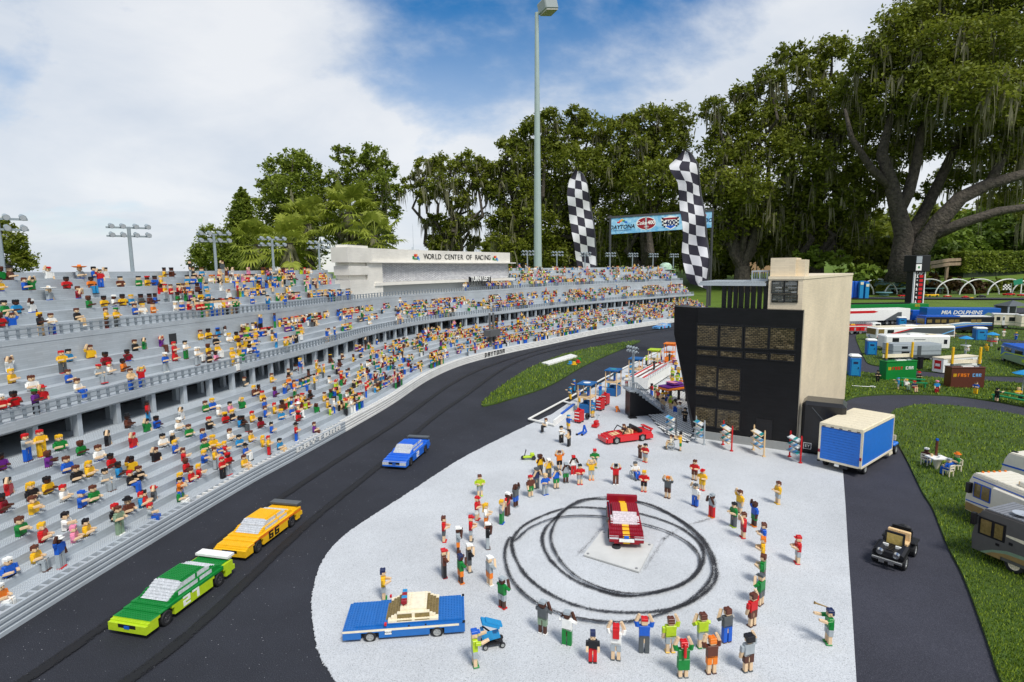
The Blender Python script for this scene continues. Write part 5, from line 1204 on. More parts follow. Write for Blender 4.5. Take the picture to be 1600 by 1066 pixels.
def jeep():
    A_, B_ = G(1361, 873, .02), G(1411, 889, .02); x = (B_ - A_); w = x.length; x.normalize(); d = Vector((x.y, -x.x, 0))
    if d.y > 0: d = -d
    c = (A_ + B_) / 2 - d * 0.105; t = thing('off_road_car', 'black open off-road car with tan seats and chrome bumper on the right road', 'car', (c.x, c.y, 0.003), math.atan2(d.y, d.x))
    k = pl('K'); h_ = w / 2
    b = MB(); b.box(-0.095, 0.02, -h_ * .8, h_ * .8, 0.024, 0.050, ch=0.002); b.build('body', k, t)
    b = MB(); b.box(0.02, 0.097, -h_ * .5, h_ * .5, 0.024, 0.056, ch=0.003); [b.box(0.03 + 0.012 * q, 0.038 + 0.012 * q, -h_ * .2, h_ * .2, 0.056, 0.0585) for q in range(5)]; b.build('bonnet', k, t)
    b = MB()
    for s in (-1, 1): b.bar((0.028, s * h_ * .58, 0.050), (0.022, s * h_ * .56, 0.095), 0.006)
    b.bar((0.022, -h_ * .62, 0.095), (0.022, h_ * .62, 0.095), 0.007); b.bar((0.028, -h_ * .62, 0.052), (0.028, h_ * .62, 0.052), 0.006); b.build('windscreen_frame', k, t)
    b = MB(); b.box(0.023, 0.0255, -h_ * .53, h_ * .53, 0.055, 0.092); b.build('windscreen', mat('amber_pane', (0.55, 0.40, 0.12), rough=0.2, noise=0.2, nscale=120), t)
    for s in (-1, 1):
        b = MB(); b.box(-0.03, 0.0, s * h_ * .36 - 0.017, s * h_ * .36 + 0.017, 0.045, 0.058, ch=0.002); b.box(-0.04, -0.028, s * h_ * .36 - 0.017, s * h_ * .36 + 0.017, 0.05, 0.088, ch=0.002); b.build('seat', pl('T'), t)
        b = MB(); [b.cyl((0.034 + 0.013 * q, s * h_ * .70, 0.052 - 0.0015 * q), (0.045 + 0.013 * q, s * h_ * .70, 0.050 - 0.0015 * q), 0.0155, 0.0135, 10) for q in range(5)]; b.build('mudguard', k, t)
        b = MB(); b.box(-0.085, -0.03, s * h_ * .86 - 0.012, s * h_ * .86 + 0.012, 0.048, 0.056, ch=0.003); b.build('rear_mudguard', k, t)
        b = MB(); b.cyl((0.096, s * h_ * .52, 0.052), (0.106, s * h_ * .52, 0.050), 0.011, 0.009, 12); b.build('headlight', mat('chrome', (0.55, 0.55, 0.53), rough=0.15, metal=0.9), t)
        b = MB(); b.box(0.05, 0.056, s * h_ * .40 - 0.008, s * h_ * .40 + 0.008, 0.056, 0.064); b.build('hood_clip', pl('W'), t)
        wheel(t, -0.055, s * h_ * .84, 0.024, 0.02, RIMM, s); wheel(t, 0.072, s * h_ * .84, 0.024, 0.02, RIMM, s)
    b = MB(); b.box(0.104, 0.112, -h_ * .95, h_ * .95, 0.026, 0.035, ch=0.0015); b.build('bumper', mat('chrome', 0), t)
    for s in (-1, 1): b = MB(); b.box(0.112, 0.118, s * h_ * .3 - 0.008, s * h_ * .3 + 0.008, 0.022, 0.034); b.build('tow_hook', mat('chrome', 0), t)
    b = MB(); b.lathe([(0.008, -0.008), (0.022, -0.009), (0.026, 0), (0.022, 0.009), (0.008, 0.008)], 16, 0, Matrix.Translation((-0.105, 0, 0.06)) @ Matrix.Rotation(math.pi / 2, 4, 'Y')); b.build('spare_wheel', TYRE, t)
    b = MB(); b.box(-0.07, -0.062, -h_ * .7, h_ * .7, 0.05, 0.082); b.box(-0.066, -0.058, -h_ * .6, h_ * .6, 0.082, 0.092); b.build('roll_bar', k, t)
jeep()

# ================================================================ BLACK AND TAN BUILDING
def local(P, rz):
    M = Matrix.Translation(P) @ Matrix.Rotation(rz, 4, 'Z'); return M, M.inverted()
BLK = brick_plastic('black_bricks', (0.008, 0.008, 0.009), mode='obj', rough=0.22, var=0.15, bump=0.35)
TAN = brick_plastic('tan_bricks', (0.70, 0.55, 0.36), mode='obj', rough=0.45, var=0.05, bump=0.5)
def objmap(o, M_, ax):         # brick joints run along the wall: rotate generated object coordinates
    return o
C_ = G(1243, 707); L_ = G(1085, 684); xd = (C_ - L_); BW = xd.length; brz = math.atan2(xd.y, xd.x)
TB = thing('tower_building', 'tall tan brick tower with glossy black front block and brown glass-brick windows', 'building', (L_.x, L_.y, 0.004), brz)
TM, TI = local(L_, brz); fn = Vector((math.sin(brz), -math.cos(brz), 0))
def on_front(u, v, y=0.0):
    return TI @ ONP(u, v, TM @ Vector((0, y, 0)), fn)
def vertical_bricks(name, col, **k):     # joints on vertical walls of any heading: map (x+y, z)
    M = brick_plastic(name, col, mode='obj', **k); t = M.node_tree
    br = [n for n in t.nodes if n.type == 'TEX_BRICK'][0]; c = [n for n in t.nodes if n.type == 'TEX_COORD'][0]
    sp = N(t, 'ShaderNodeSeparateXYZ'); t.links.new(c.outputs['Object'], sp.inputs[0]); ad = N(t, 'ShaderNodeMath', operation='ADD'); t.links.new(sp.outputs['X'], ad.inputs[0]); t.links.new(sp.outputs['Y'], ad.inputs[1])
    cb = N(t, 'ShaderNodeCombineXYZ'); t.links.new(ad.outputs[0], cb.inputs[0]); t.links.new(sp.outputs['Z'], cb.inputs[1]); t.links.new(cb.outputs[0], br.inputs['Vector'])
    return M
BLK = vertical_bricks('black_wall_bricks', (0.007, 0.007, 0.008), bw=0.048, rough=0.28, var=0.2, bump=0.3)
BLK.node_tree.nodes['Principled BSDF'].inputs['Specular IOR Level'].default_value = 0.25
TAN = vertical_bricks('tan_wall_bricks', (0.76, 0.64, 0.46), bw=0.048, rough=0.45, var=0.045, bump=0.6)
HB = 0.765
b = MB(); b.box(0, BW, 0, 0.05, 0.045, HB - 0.10); b.build('front_block', BLK, TB)
b = MB(); b.box(-0.002, BW + 0.001, -0.004, 0.05, HB - 0.0995, HB); b.build('top_band', BLK, TB)
b = MB(); b.box(0.0, BW - 0.005, -0.008, 0.05, 0.0, 0.0445); b.build('plinth', mat('plinth_grey', (0.30, 0.31, 0.30), rough=0.5, noise=0.06), TB)
b = MB(); b.box(BW + 0.0005, BW + 0.003, 0.004, 0.05, 0.03, HB - 0.02); b.build('edge_strip', mat('edge_grey', (0.40, 0.36, 0.28), rough=0.5), TB)
# flared left wing
b = MB(); vs = [(0, 0.001, 0.045), (-0.025, 0.03, 0.045), (-0.025, 0.20, 0.045), (0, 0.05, 0.045), (0, 0.001, 0.60), (-0.15, 0.05, 0.60), (-0.15, 0.26, 0.60), (0, 0.05, 0.60), (0, 0.001, HB - 0.001), (-0.155, 0.055, HB - 0.001), (-0.155, 0.27, HB - 0.001), (0, 0.05, HB - 0.001)]
b.add(vs, [(3, 2, 1, 0), (0, 1, 5, 4), (1, 2, 6, 5), (2, 3, 7, 6), (3, 0, 4, 7), (4, 5, 9, 8), (5, 6, 10, 9), (6, 7, 11, 10), (7, 4, 8, 11), (8, 9, 10, 11)]); b.build('flared_wing', BLK, TB)
b = MB(); b.box(-0.02, BW - 0.02, 0.0505, 0.50, 0.0, HB - 0.035); b.build('rear_block', BLK, TB)
xa = on_front(1200, 470, 0.055).x
RT = TI @ G(1319.5, 626); b = MB(); b.prism([(xa, 0.0515), (BW - 0.012, 0.0515), (RT.x, RT.y), (RT.x - 0.4, RT.y)], 0.0, 0.925); b.build('tower_wall', TAN, TB)
b = MB(); b.prism([(xa - 0.003, 0.048), (BW - 0.009, 0.048), (RT.x + 0.004, RT.y + 0.003), (RT.x - 0.403, RT.y + 0.003)], 0.9255, 0.940); b.build('parapet', mat('tan_plastic', (0.78, 0.67, 0.49), rough=0.45, noise=0.05), TB)
b = MB(); b.box(xa + 0.002, BW - 0.055, 0.075, 0.38, 0.9405, 1.04); b.build('roof_block', TAN, TB)
b = MB(); b.box(BW - 0.0545, BW - 0.012, 0.11, 0.36, 0.9405, 1.03); b.build('roof_block', TAN, TB)
GB = [mat('glass_brick_tan', (0.075, 0.057, 0.029), rough=0.15), mat('glass_brick_brown', (0.055, 0.042, 0.022), rough=0.15), mat('glass_brick_dark', (0.030, 0.024, 0.014), rough=0.12), mat('glass_brick_pale_glint', (0.16, 0.125, 0.07), rough=0.2)]
def glass_window(u0, v0, u1, v1, y=0.0, cw=0.021, chh=0.0096, mats=GB, prob=(.34, .38, .20, .08)):
    a_, b_ = on_front((u0), v0, y), on_front(u1, v1, y); x0, x1, z1, z0 = a_.x, b_.x, a_.z, b_.z
    f = MB(); t_ = 0.004
    for (p, q, r_, s_) in ((x0 - t_, x1 + t_, z1, z1 + t_), (x0 - t_, x1 + t_, z0 - t_, z0), (x0 - t_, x0, z0, z1), (x1, x1 + t_, z0, z1)): f.box(p, q, y - 0.0045, y - 0.0002, r_, s_)
    o = f.build('window', pl('K'), TB)
    g_ = MB(); zz = z0; r_ = 0
    while zz < z1 - 0.004:
        x = x0 - (cw / 2 if r_ % 2 else 0)
        while x < x1 - 0.002:
            p, q = max(x, x0) + 0.0009, min(x + cw, x1) - 0.0009
            if q - p > 0.003:
                k = int(rng.choice(4, p=prob)); d = rng.random() * 0.0012; g_.box(p, q, y - 0.0026 + d, y - 0.0001, zz + 0.0006, min(zz + chh, z1) - 0.0006, k)
                if chh < 0.0099 and mats is GB and rng.random() < 0.8: g_.box(p + 0.002, q - 0.002, y - 0.0030 + d, y - 0.0026 + d, zz + 0.0055, zz + 0.0080, 3)  # pale bar across most bricks: a highlight painted in as colour
            x += cw
        zz += chh; r_ += 1
    g_.build('glass_bricks', mats, o, kind='stuff')
for u0, u1, vt in ((1090, 1121, 507), (1126, 1159, 509), (1165, 1199, 511), (1204, 1241, 513)):
    k = (vt - 507) / 6; glass_window(u0, vt, u1, 543 + 5.5 * k); glass_window(u0, 547.5 + 6 * k, u1, 557 + 9 * k)
for u0, u1, k in ((1088, 1119, 0), (1123, 1156, 1)): glass_window(u0, 571.5 + 4 * k, u1, 607 + 6 * k); glass_window(u0, 611 + 6 * k, u1, 620 + 8 * k)
for u0, u1, k in ((1087, 1117, 0), (1121, 1155, 1)): glass_window(u0, 636 + 4 * k, u1, 668 + 6 * k)
WG = [mat('window_grey', (0.06, 0.065, 0.07), rough=0.1), mat('window_grey_light', (0.16, 0.17, 0.18), rough=0.1), mat('window_dark', (0.015, 0.016, 0.018), rough=0.1), mat('window_pale', (0.30, 0.31, 0.31), rough=0.1)]
for (u0, v0, u1, v1) in ((1207, 441, 1224, 459), (1227, 441, 1245, 459), (1207, 462, 1224, 473), (1227, 462, 1245, 473)): glass_window(u0, v0, u1, v1, 0.0512, 0.032, 0.008, WG, (.5, .2, .25, .05))
p0, p1 = on_front(1182, 655), on_front(1205, 693); b = MB(); b.box(p0.x, p1.x, -0.0035, -0.0005, 0.0455, p0.z); b.build('door', pl('K'), TB)
# roof terrace: pillars, canopy slats
for k in range(8):
    x = 0.115 + k * (xa - 0.135) / 7; b = MB(); b.box(x - 0.010, x + 0.010, 0.10, 0.13, HB - 0.0355, 0.889); b.build('pillar', pl('K'), TB)
for k in range(5):
    x = 0.16 + k * (xa - 0.18) / 5; b = MB(); b.box(x - 0.010, x + 0.010, 0.36, 0.39, HB - 0.0355, 0.889); b.build('pillar', pl('K'), TB)
b = MB(); b.box(-0.01, xa - 0.012, 0.03, 0.045, 0.8895, 0.905); b.box(-0.01, xa - 0.012, 0.44, 0.455, 0.8895, 0.905); b.box(-0.01, 0.005, 0.0455, 0.4395, 0.8895, 0.905); b.build('canopy_frame', GREYP, TB)
for k in range(26):
    x = 0.0 + k * (xa - 0.025) / 25; b = MB(); b.box(x - 0.004, x + 0.004, 0.031, 0.454, 0.9055, 0.913); b.build('canopy_slat', GREYP, TB)
b = MB(); b.box(xa - 0.10, xa - 0.015, 0.12, 0.30, 0.9135, 0.925); [b.box(x, x + 0.006, y, y + 0.006, 0.925, 0.965) for x in (xa - 0.10, xa - 0.06, xa - 0.022) for y in (0.12, 0.20, 0.29)]; b.box(xa - 0.10, xa - 0.015, 0.12, 0.30, 0.965, 0.972); b.build('roof_cage', GREYP, TB)
# rounded black container beside it
P = TM @ Vector((BW + 0.018, -0.012, 0.004)); ct = thing('container', 'black rounded-corner weatherproof container between tan tower and blue box truck', 'container', P, brz)
b = MB(); b.box(0, 0.205, 0, 0.17, 0, 0.285, ch=0.018); b.build('shell', mat('container_black', (0.010, 0.010, 0.011), rough=0.25, noise=0.15), ct)
b = MB(); b.bar((0.05, -0.001, 0.255), (0.15, -0.001, 0.14), 0.003, 0.003); b.build('strap', pl('D'), ct)
b = MB(); b.box(0.018, 0.056, -0.0015, -0.0003, 0.028, 0.062); b.build('sticker', pl('W'), ct); b = MB(); b.box(0.021, 0.053, -0.0022, -0.0015, 0.031, 0.059); b.build('sticker_field', pl('K'), ct)
me = text_mesh('EY', 0.022, 0.0003, pl('W')); me.transform(frame((0.037, -0.0026, 0.045), (1, 0, 0), (0, -1, 0))); link('sticker_lettering', me, ct)

# ================================================================ SOUVENIR RACKS
CARDS = ['W', 'Q', 'U', 'W', 'A', 'W', 'Q', 'C', 'U', 'W']
for k, (l, r_, c, lab) in enumerate((((1042, 679), (1056, 687), 'D', 'dark grey souvenir rack behind the wheelchair'), ((1087, 687), (1100, 695), 'E', 'light grey souvenir rack at the left corner of the black building'), ((1129.5, 695), (1143, 705), 'R', 'red and tan souvenir rack in front of the lowest windows'), ((1177, 703), (1193.5, 713.5), 'T', 'tan souvenir rack before the black door'), ((1233.5, 713.7), (1250.5, 723.5), 'R', 'red and grey souvenir rack nearest the black container'))):
    a_, b_ = G(*l, z=0.005), G(*r_, z=0.005); d = b_ - a_; w = d.length; t = thing('souvenir_rack', lab, 'display rack', a_, math.atan2(d.y, d.x), 'souvenir racks along the building')
    for x in (0, w):
        b = MB(); b.cyl((x, 0, 0.004), (x, 0, 0.135), 0.0042, 0.0042, 8); b.box(x - 0.007, x + 0.007, -0.007, 0.007, 0, 0.005); b.cyl((x, 0, 0.1355), (x, 0, 0.141), 0.003, 0.003, 8); b.build('post', pl(c), t)
    for q in range(3):
        z = 0.047 + q * 0.034; M = Matrix.Translation((0, -0.006, z)) @ Matrix.Rotation(R(30), 4, 'X')
        b = MB(); b.box(0.003, w - 0.003, -0.0125, 0.011, -0.003, 0, 0, M); b.box(0.003, w - 0.003, -0.0155, -0.0127, -0.003, 0.005, 0, M); sh_ = b.build('shelf', pl('T' if k in (2, 3) else 'E'), t)
        for g_ in range(4):
            x0 = 0.006 + g_ * (w - 0.012) / 4; b = MB(); b.box(x0 + 0.0005, x0 + (w - 0.012) / 4 - 0.0007, -0.0115, 0.010, 0.0003, 0.003, 0, M); b.build('leaflet', pl(CARDS[(k * 3 + q * 4 + g_ * 3) % 10]), sh_)

# ================================================================ PLAZA THINGS
P = G(770, 1008, 0.005); t = thing('pushchair', 'blue brick pushchair with grey wheels pushed by the lime-topped figure', 'pushchair', P, R(12), None, 0.85)
b = MB(); M = Matrix.Translation((0, 0, 0.030)) @ Matrix.Rotation(R(-8), 4, 'Y'); b.box(-0.03, 0.022, -0.017, 0.017, 0, 0.008, 0, M); b.box(-0.034, -0.024, -0.017, 0.017, 0.0, 0.03, 0, M); b.box(-0.03, 0.0, -0.019, -0.014, 0.006, 0.03, 0, M); b.build('seat', pl('A'), t)
b = MB(); M = Matrix.Translation((-0.006, 0, 0.072)) @ Matrix.Rotation(R(22), 4, 'Y'); b.box(-0.032, 0.026, -0.018, 0.018, 0, 0.006, 0, M); b.box(-0.02, 0.034, -0.014, 0.014, 0.006, 0.011, 0, M); b.build('hood', pl('A'), t)
b = MB(); b.bar((-0.03, -0.012, 0.06), (0.02, -0.012, 0.014), 0.004); b.bar((-0.03, 0.012, 0.06), (0.02, 0.012, 0.014), 0.004); b.box(-0.03, 0.03, -0.016, 0.016, 0.012, 0.018); b.build('frame', pl('K'), t)
for x in (-0.026, 0.028):
    for s in (-1, 1): wheel(t, x, s * 0.019, 0.009, 0.006, RIMM, s)
def wheelchair(P, rz, lab, occ, lab2, col):
    t = thing('wheelchair', lab, 'wheelchair', P, rz)
    b = MB(); b.box(-0.014, 0.016, -0.014, 0.014, 0.024, 0.029); b.box(-0.017, -0.013, -0.014, 0.014, 0.027, 0.058); b.build('seat', pl(col), t)
    for s in (-1, 1):
        b = MB(); M = Matrix.Translation((-0.004, s * 0.0185, 0.021)) @ Matrix.Rotation(math.pi / 2, 4, 'X')
        b.lathe([(0.0205, -0.0015), (0.021, 0.0), (0.0205, 0.0015), (0.0175, 0.0012), (0.0175, -0.0012), (0.0205, -0.0015)], 20, 0, M); [b.bar(M @ Vector((0, 0, 0)), M @ Vector((0.018 * math.cos(q), 0.018 * math.sin(q), 0)), 0.0012) for q in np.arange(6) * math.pi / 3]; b.build('wheel', pl('E'), t)
        b = MB(); b.cyl((0.026, s * 0.012 - 0.002, 0.006), (0.026, s * 0.012 + 0.002, 0.006), 0.006, 0.006, 10); b.bar((0.026, s * 0.012, 0.008), (0.014, s * 0.014, 0.026), 0.003); b.build('caster', pl('D'), t)
        b = MB(); b.bar((-0.016, s * 0.014, 0.057), (-0.026, s * 0.014, 0.057), 0.003); b.build('handle', pl('D'), t)
    q = P + Vector((math.cos(rz) * -0.004, math.sin(rz) * -0.004, 0.030)); figure(q, rz, 'F', occ[0], 'hair', occ[1], 'sit', occ[2], 'K', 'fold', lab2, None, 0.95)
wheelchair(G(1047, 702, 0.005), R(165), 'tan wheelchair pushed towards the red convertible in front of the grey rack', ('X', 'C', 'T'), 'brown-haired figure in cream sitting in the pushed wheelchair', 'C')
P = G(1063, 704, 0.005); figure(P, R(165), 'F', 'K', 'tall', 'Y', 'shorts', 'G', 'K', 'point', 'black hair, yellow top and green shorts, pushing the wheelchair', None)
wheelchair(G(993, 748, 0.005), R(-75), 'grey wheelchair in the back row of the onlookers', ('D', 'W', 'B'), 'grey-haired figure in white and blue sitting in the back-row wheelchair', 'D')
P = G(1283, 948, 0.092); t = thing('horn', 'golden horn held to the lips of the green-topped figure by the road', 'horn', P, R(178), None, 0.7); b = MB(); b.cyl((-0.03, 0, -0.004), (0.02, 0, 0.014), 0.0018, 0.0036, 8); b.cyl((0.02, 0, 0.014), (0.026, 0, 0.0162), 0.0036, 0.006, 8); b.build('tube', pl('I'), t)
P = G(826, 718, 0.005); t = thing('ride_on_scooter', 'lime and black three-wheeled scooter parked behind the back cluster', 'scooter', P, R(185))
b = MB(); b.box(-0.03, 0.03, -0.01, 0.01, 0.010, 0.02, ch=0.002); b.box(-0.03, -0.008, -0.011, 0.011, 0.02, 0.034, ch=0.002); b.build('body', pl('L'), t); b = MB(); b.bar((0.022, 0, 0.02), (0.014, 0, 0.052), 0.004); b.bar((0.014, -0.012, 0.052), (0.014, 0.012, 0.052), 0.003); b.build('handlebar', pl('K'), t)
for x, y in ((0.03, 0), (-0.026, 0.014), (-0.026, -0.014)): wheel(t, x, y, 0.011, 0.006, RIMD, 1)

# ================================================================ PIT LANE
WPIPE = mat('white_pipe', (0.72, 0.71, 0.66), rough=0.4)
pb = thing('pit_barrier', 'white pipe barrier with angled ends between track and pit lane', 'barrier')
for pts in ([(826, 655), (890, 621), (940, 593), (985, 570), (1030, 549)], [(826, 655), (866, 664)], [(879, 627), (898, 632)]):
    b = MB(); b.tube([G(u, v, 0.016) for u, v in pts], 0.0075, 8); b.build('pipe', WPIPE, pb)
pw = thing('pit_wall', 'low white pit wall with blue cap beside the first blue canopy', 'wall'); a_, b_ = G(866, 666), G(897, 641)
b = MB(); b.bar(a_ + Vector((0, 0, 0.022)), b_ + Vector((0, 0, 0.022)), 0.014, 0.036, up=(0, 0, 1)); b.build('wall_base', pl('W'), pw); b = MB(); b.bar(a_.lerp(b_, 0.35) + Vector((0, 0, 0.0445)), b_ + Vector((0, 0, 0.0445)), 0.016, 0.008); b.build('cap', pl('B'), pw)
pit_rz = math.atan2((G(1022, 577) - G(917, 645)).y, (G(1022, 577) - G(917, 645)).x)
PAL['A2'] = (0.01, 0.11, 0.32); CNAME['A2'] = 'mid blue'
for (u, v), c, c2, lab in (((917, 643), 'A2', 'T', 'nearest blue pit canopy with a white oval on its roof'), ((958, 617), 'A2', 'T', 'second blue pit canopy from the lens, over blue crates'), ((993, 595), 'A2', 'T', 'blue pit canopy behind the light post'), ((1022, 578), 'L', 'T', 'lime green pit canopy'), ((1046, 566), 'O', 'O', 'orange pit canopy at the far end of the pit lane')):
    P = G(u, v, 0.005); t = thing('pit_canopy', lab, 'canopy', P, pit_rz, 'canopies along the pit lane')
    for x in (-0.055, 0.055):
        for y in (-0.045, 0.045): b = MB(); b.box(x - 0.0028, x + 0.0028, y - 0.0028, y + 0.0028, 0, 0.196); b.build('leg', pl(c2), t)
    b = MB(); b.box(-0.0505, 0.0505, -0.048, 0.040, 0.0, 0.060, ch=0.003); b.box(-0.04, 0.0, -0.045, -0.02, 0.0602, 0.082, ch=0.002); b.box(0.01, 0.048, -0.03, 0.03, 0.0602, 0.074, ch=0.002); b.build('crate_base', pl(c if c != 'L' else 'K'), t)
    b = MB(); b.box(-0.058, 0.058, -0.048, 0.048, 0.104, 0.112); b.build('platform', pl(c2), t)
    b = MB(); b.box(-0.064, 0.064, -0.054, 0.054, 0.1965, 0.206, ch=0.002); b.box(0.058, 0.064, -0.05, 0.05, 0.165, 0.197); b.build('roof', pl(c), t)
    if u in (917, 958): b = MB(); b.cyl((0, 0, 0.206), (0, 0, 0.2068), 0.026, 0.026, 16); b.build('roof_badge', pl('W' if u == 917 else 'Q'), t)
    if c in ('L', 'O'): figure(G(u, v, 0.116), pit_rz + R(90), 'F', 'K', 'cap', 'K', 'pants', 'K', 'K', 'fold', 'crew figure in black standing on the platform of the %s pit canopy' % CNAME[c], None)
    elif u != 993: figure(P + Vector((0.01, 0.0, 0.1125)), pit_rz + R(80), 'F', 'A', 'cap', 'A', 'pants', 'B', 'K', 'fold', 'crew figure in blue standing under the %s blue pit canopy roof' % ('nearest' if u == 917 else 'second'), None, 0.85)
for (u, v), lab in (((905, 660), 'red tool chest at the front of the pit lane'), ((946, 633), 'red tool chest between the two nearer blue canopies'), ((1018, 591), 'red tool chest before the lime canopy'), ((1031, 581), 'smallest red tool chest, behind the lime canopy leg'), ((938, 641), 'red tool chest half hidden behind the crew with a tyre')):
    P = G(u, v, 0.005); t = thing('tool_chest', lab, 'tool chest', P, pit_rz - R(8), 'red tool chests in the pit lane')
    b = MB(); b.box(-0.03, 0.03, -0.021, 0.021, 0.010, 0.082, ch=0.002); b.build('cabinet', pl('R'), t)
    for z in (0.026, 0.048, 0.068): b = MB(); b.box(-0.0312, -0.0298, -0.016, 0.016, z, z + 0.006); b.build('drawer_label', pl('W'), t); 
    b = MB(); b.bar((-0.02, 0.0, 0.083), (-0.014, 0.0, 0.098), 0.012, 0.004); b.bar((0.014, 0.0, 0.083), (-0.012, 0, 0.098), 0.012, 0.004); b.build('lid_handle', pl('R'), t)
    for x in (-0.02, 0.02):
        for s in (-1, 1): wheel(t, x, s * 0.017, 0.006, 0.005, RIMD, s)
P = G(931, 667, 0.005); t = thing('floor_jack', 'red floor jack with grey handle before the first canopy', 'jack', P, R(60)); b = MB(); b.prism([(-0.03, -0.018), (0.03, -0.014), (0.03, 0.014), (-0.03, 0.018)], 0.004, 0.018); b.box(-0.012, 0.022, -0.012, 0.012, 0.018, 0.040, ch=0.003); b.build('body', pl('R'), t); b = MB(); b.bar((0.012, 0, 0.04), (0.034, 0.0, 0.068), 0.007); b.bar((0.034, -0.012, 0.068), (0.034, 0.012, 0.068), 0.006); b.build('handle', pl('E'), t)
P = G(911, 678, 0.005); t = thing('axle_stand', 'blue A-shaped stand lying by the red convertible', 'stand', P, R(20)); b = MB(); b.bar((-0.045, -0.01, 0.004), (0.012, 0.012, 0.012), 0.008); b.bar((-0.02, -0.028, 0.004), (0.024, 0.0, 0.012), 0.008); b.bar((0.024, 0.0, 0.008), (0.014, 0.012, 0.05), 0.008); b.bar((0.006, 0.012, 0.008), (0.014, 0.012, 0.05), 0.008); b.build('frame', pl('B'), t)
for a_ in ((-0.045, -0.01), (-0.02, -0.028)): b = MB(); b.box(a_[0] - 0.006, a_[0] + 0.004, a_[1] - 0.0055, a_[1] + 0.0055, 0.0, 0.009); b.build('foot', pl('K'), t)
P = G(964, 643, 0.005); t = thing('folded_stand', 'orange folded stand alone on the pit lane floor', 'stand', P, R(40)); b = MB(); b.bar((-0.016, -0.010, 0), (0, -0.002, 0.036), 0.010); b.bar((0.014, -0.012, 0), (0.002, 0, 0.036), 0.010); b.box(-0.008, 0.010, -0.008, 0.012, 0.022, 0.038, ch=0.003); b.build('frame', pl('O'), t)
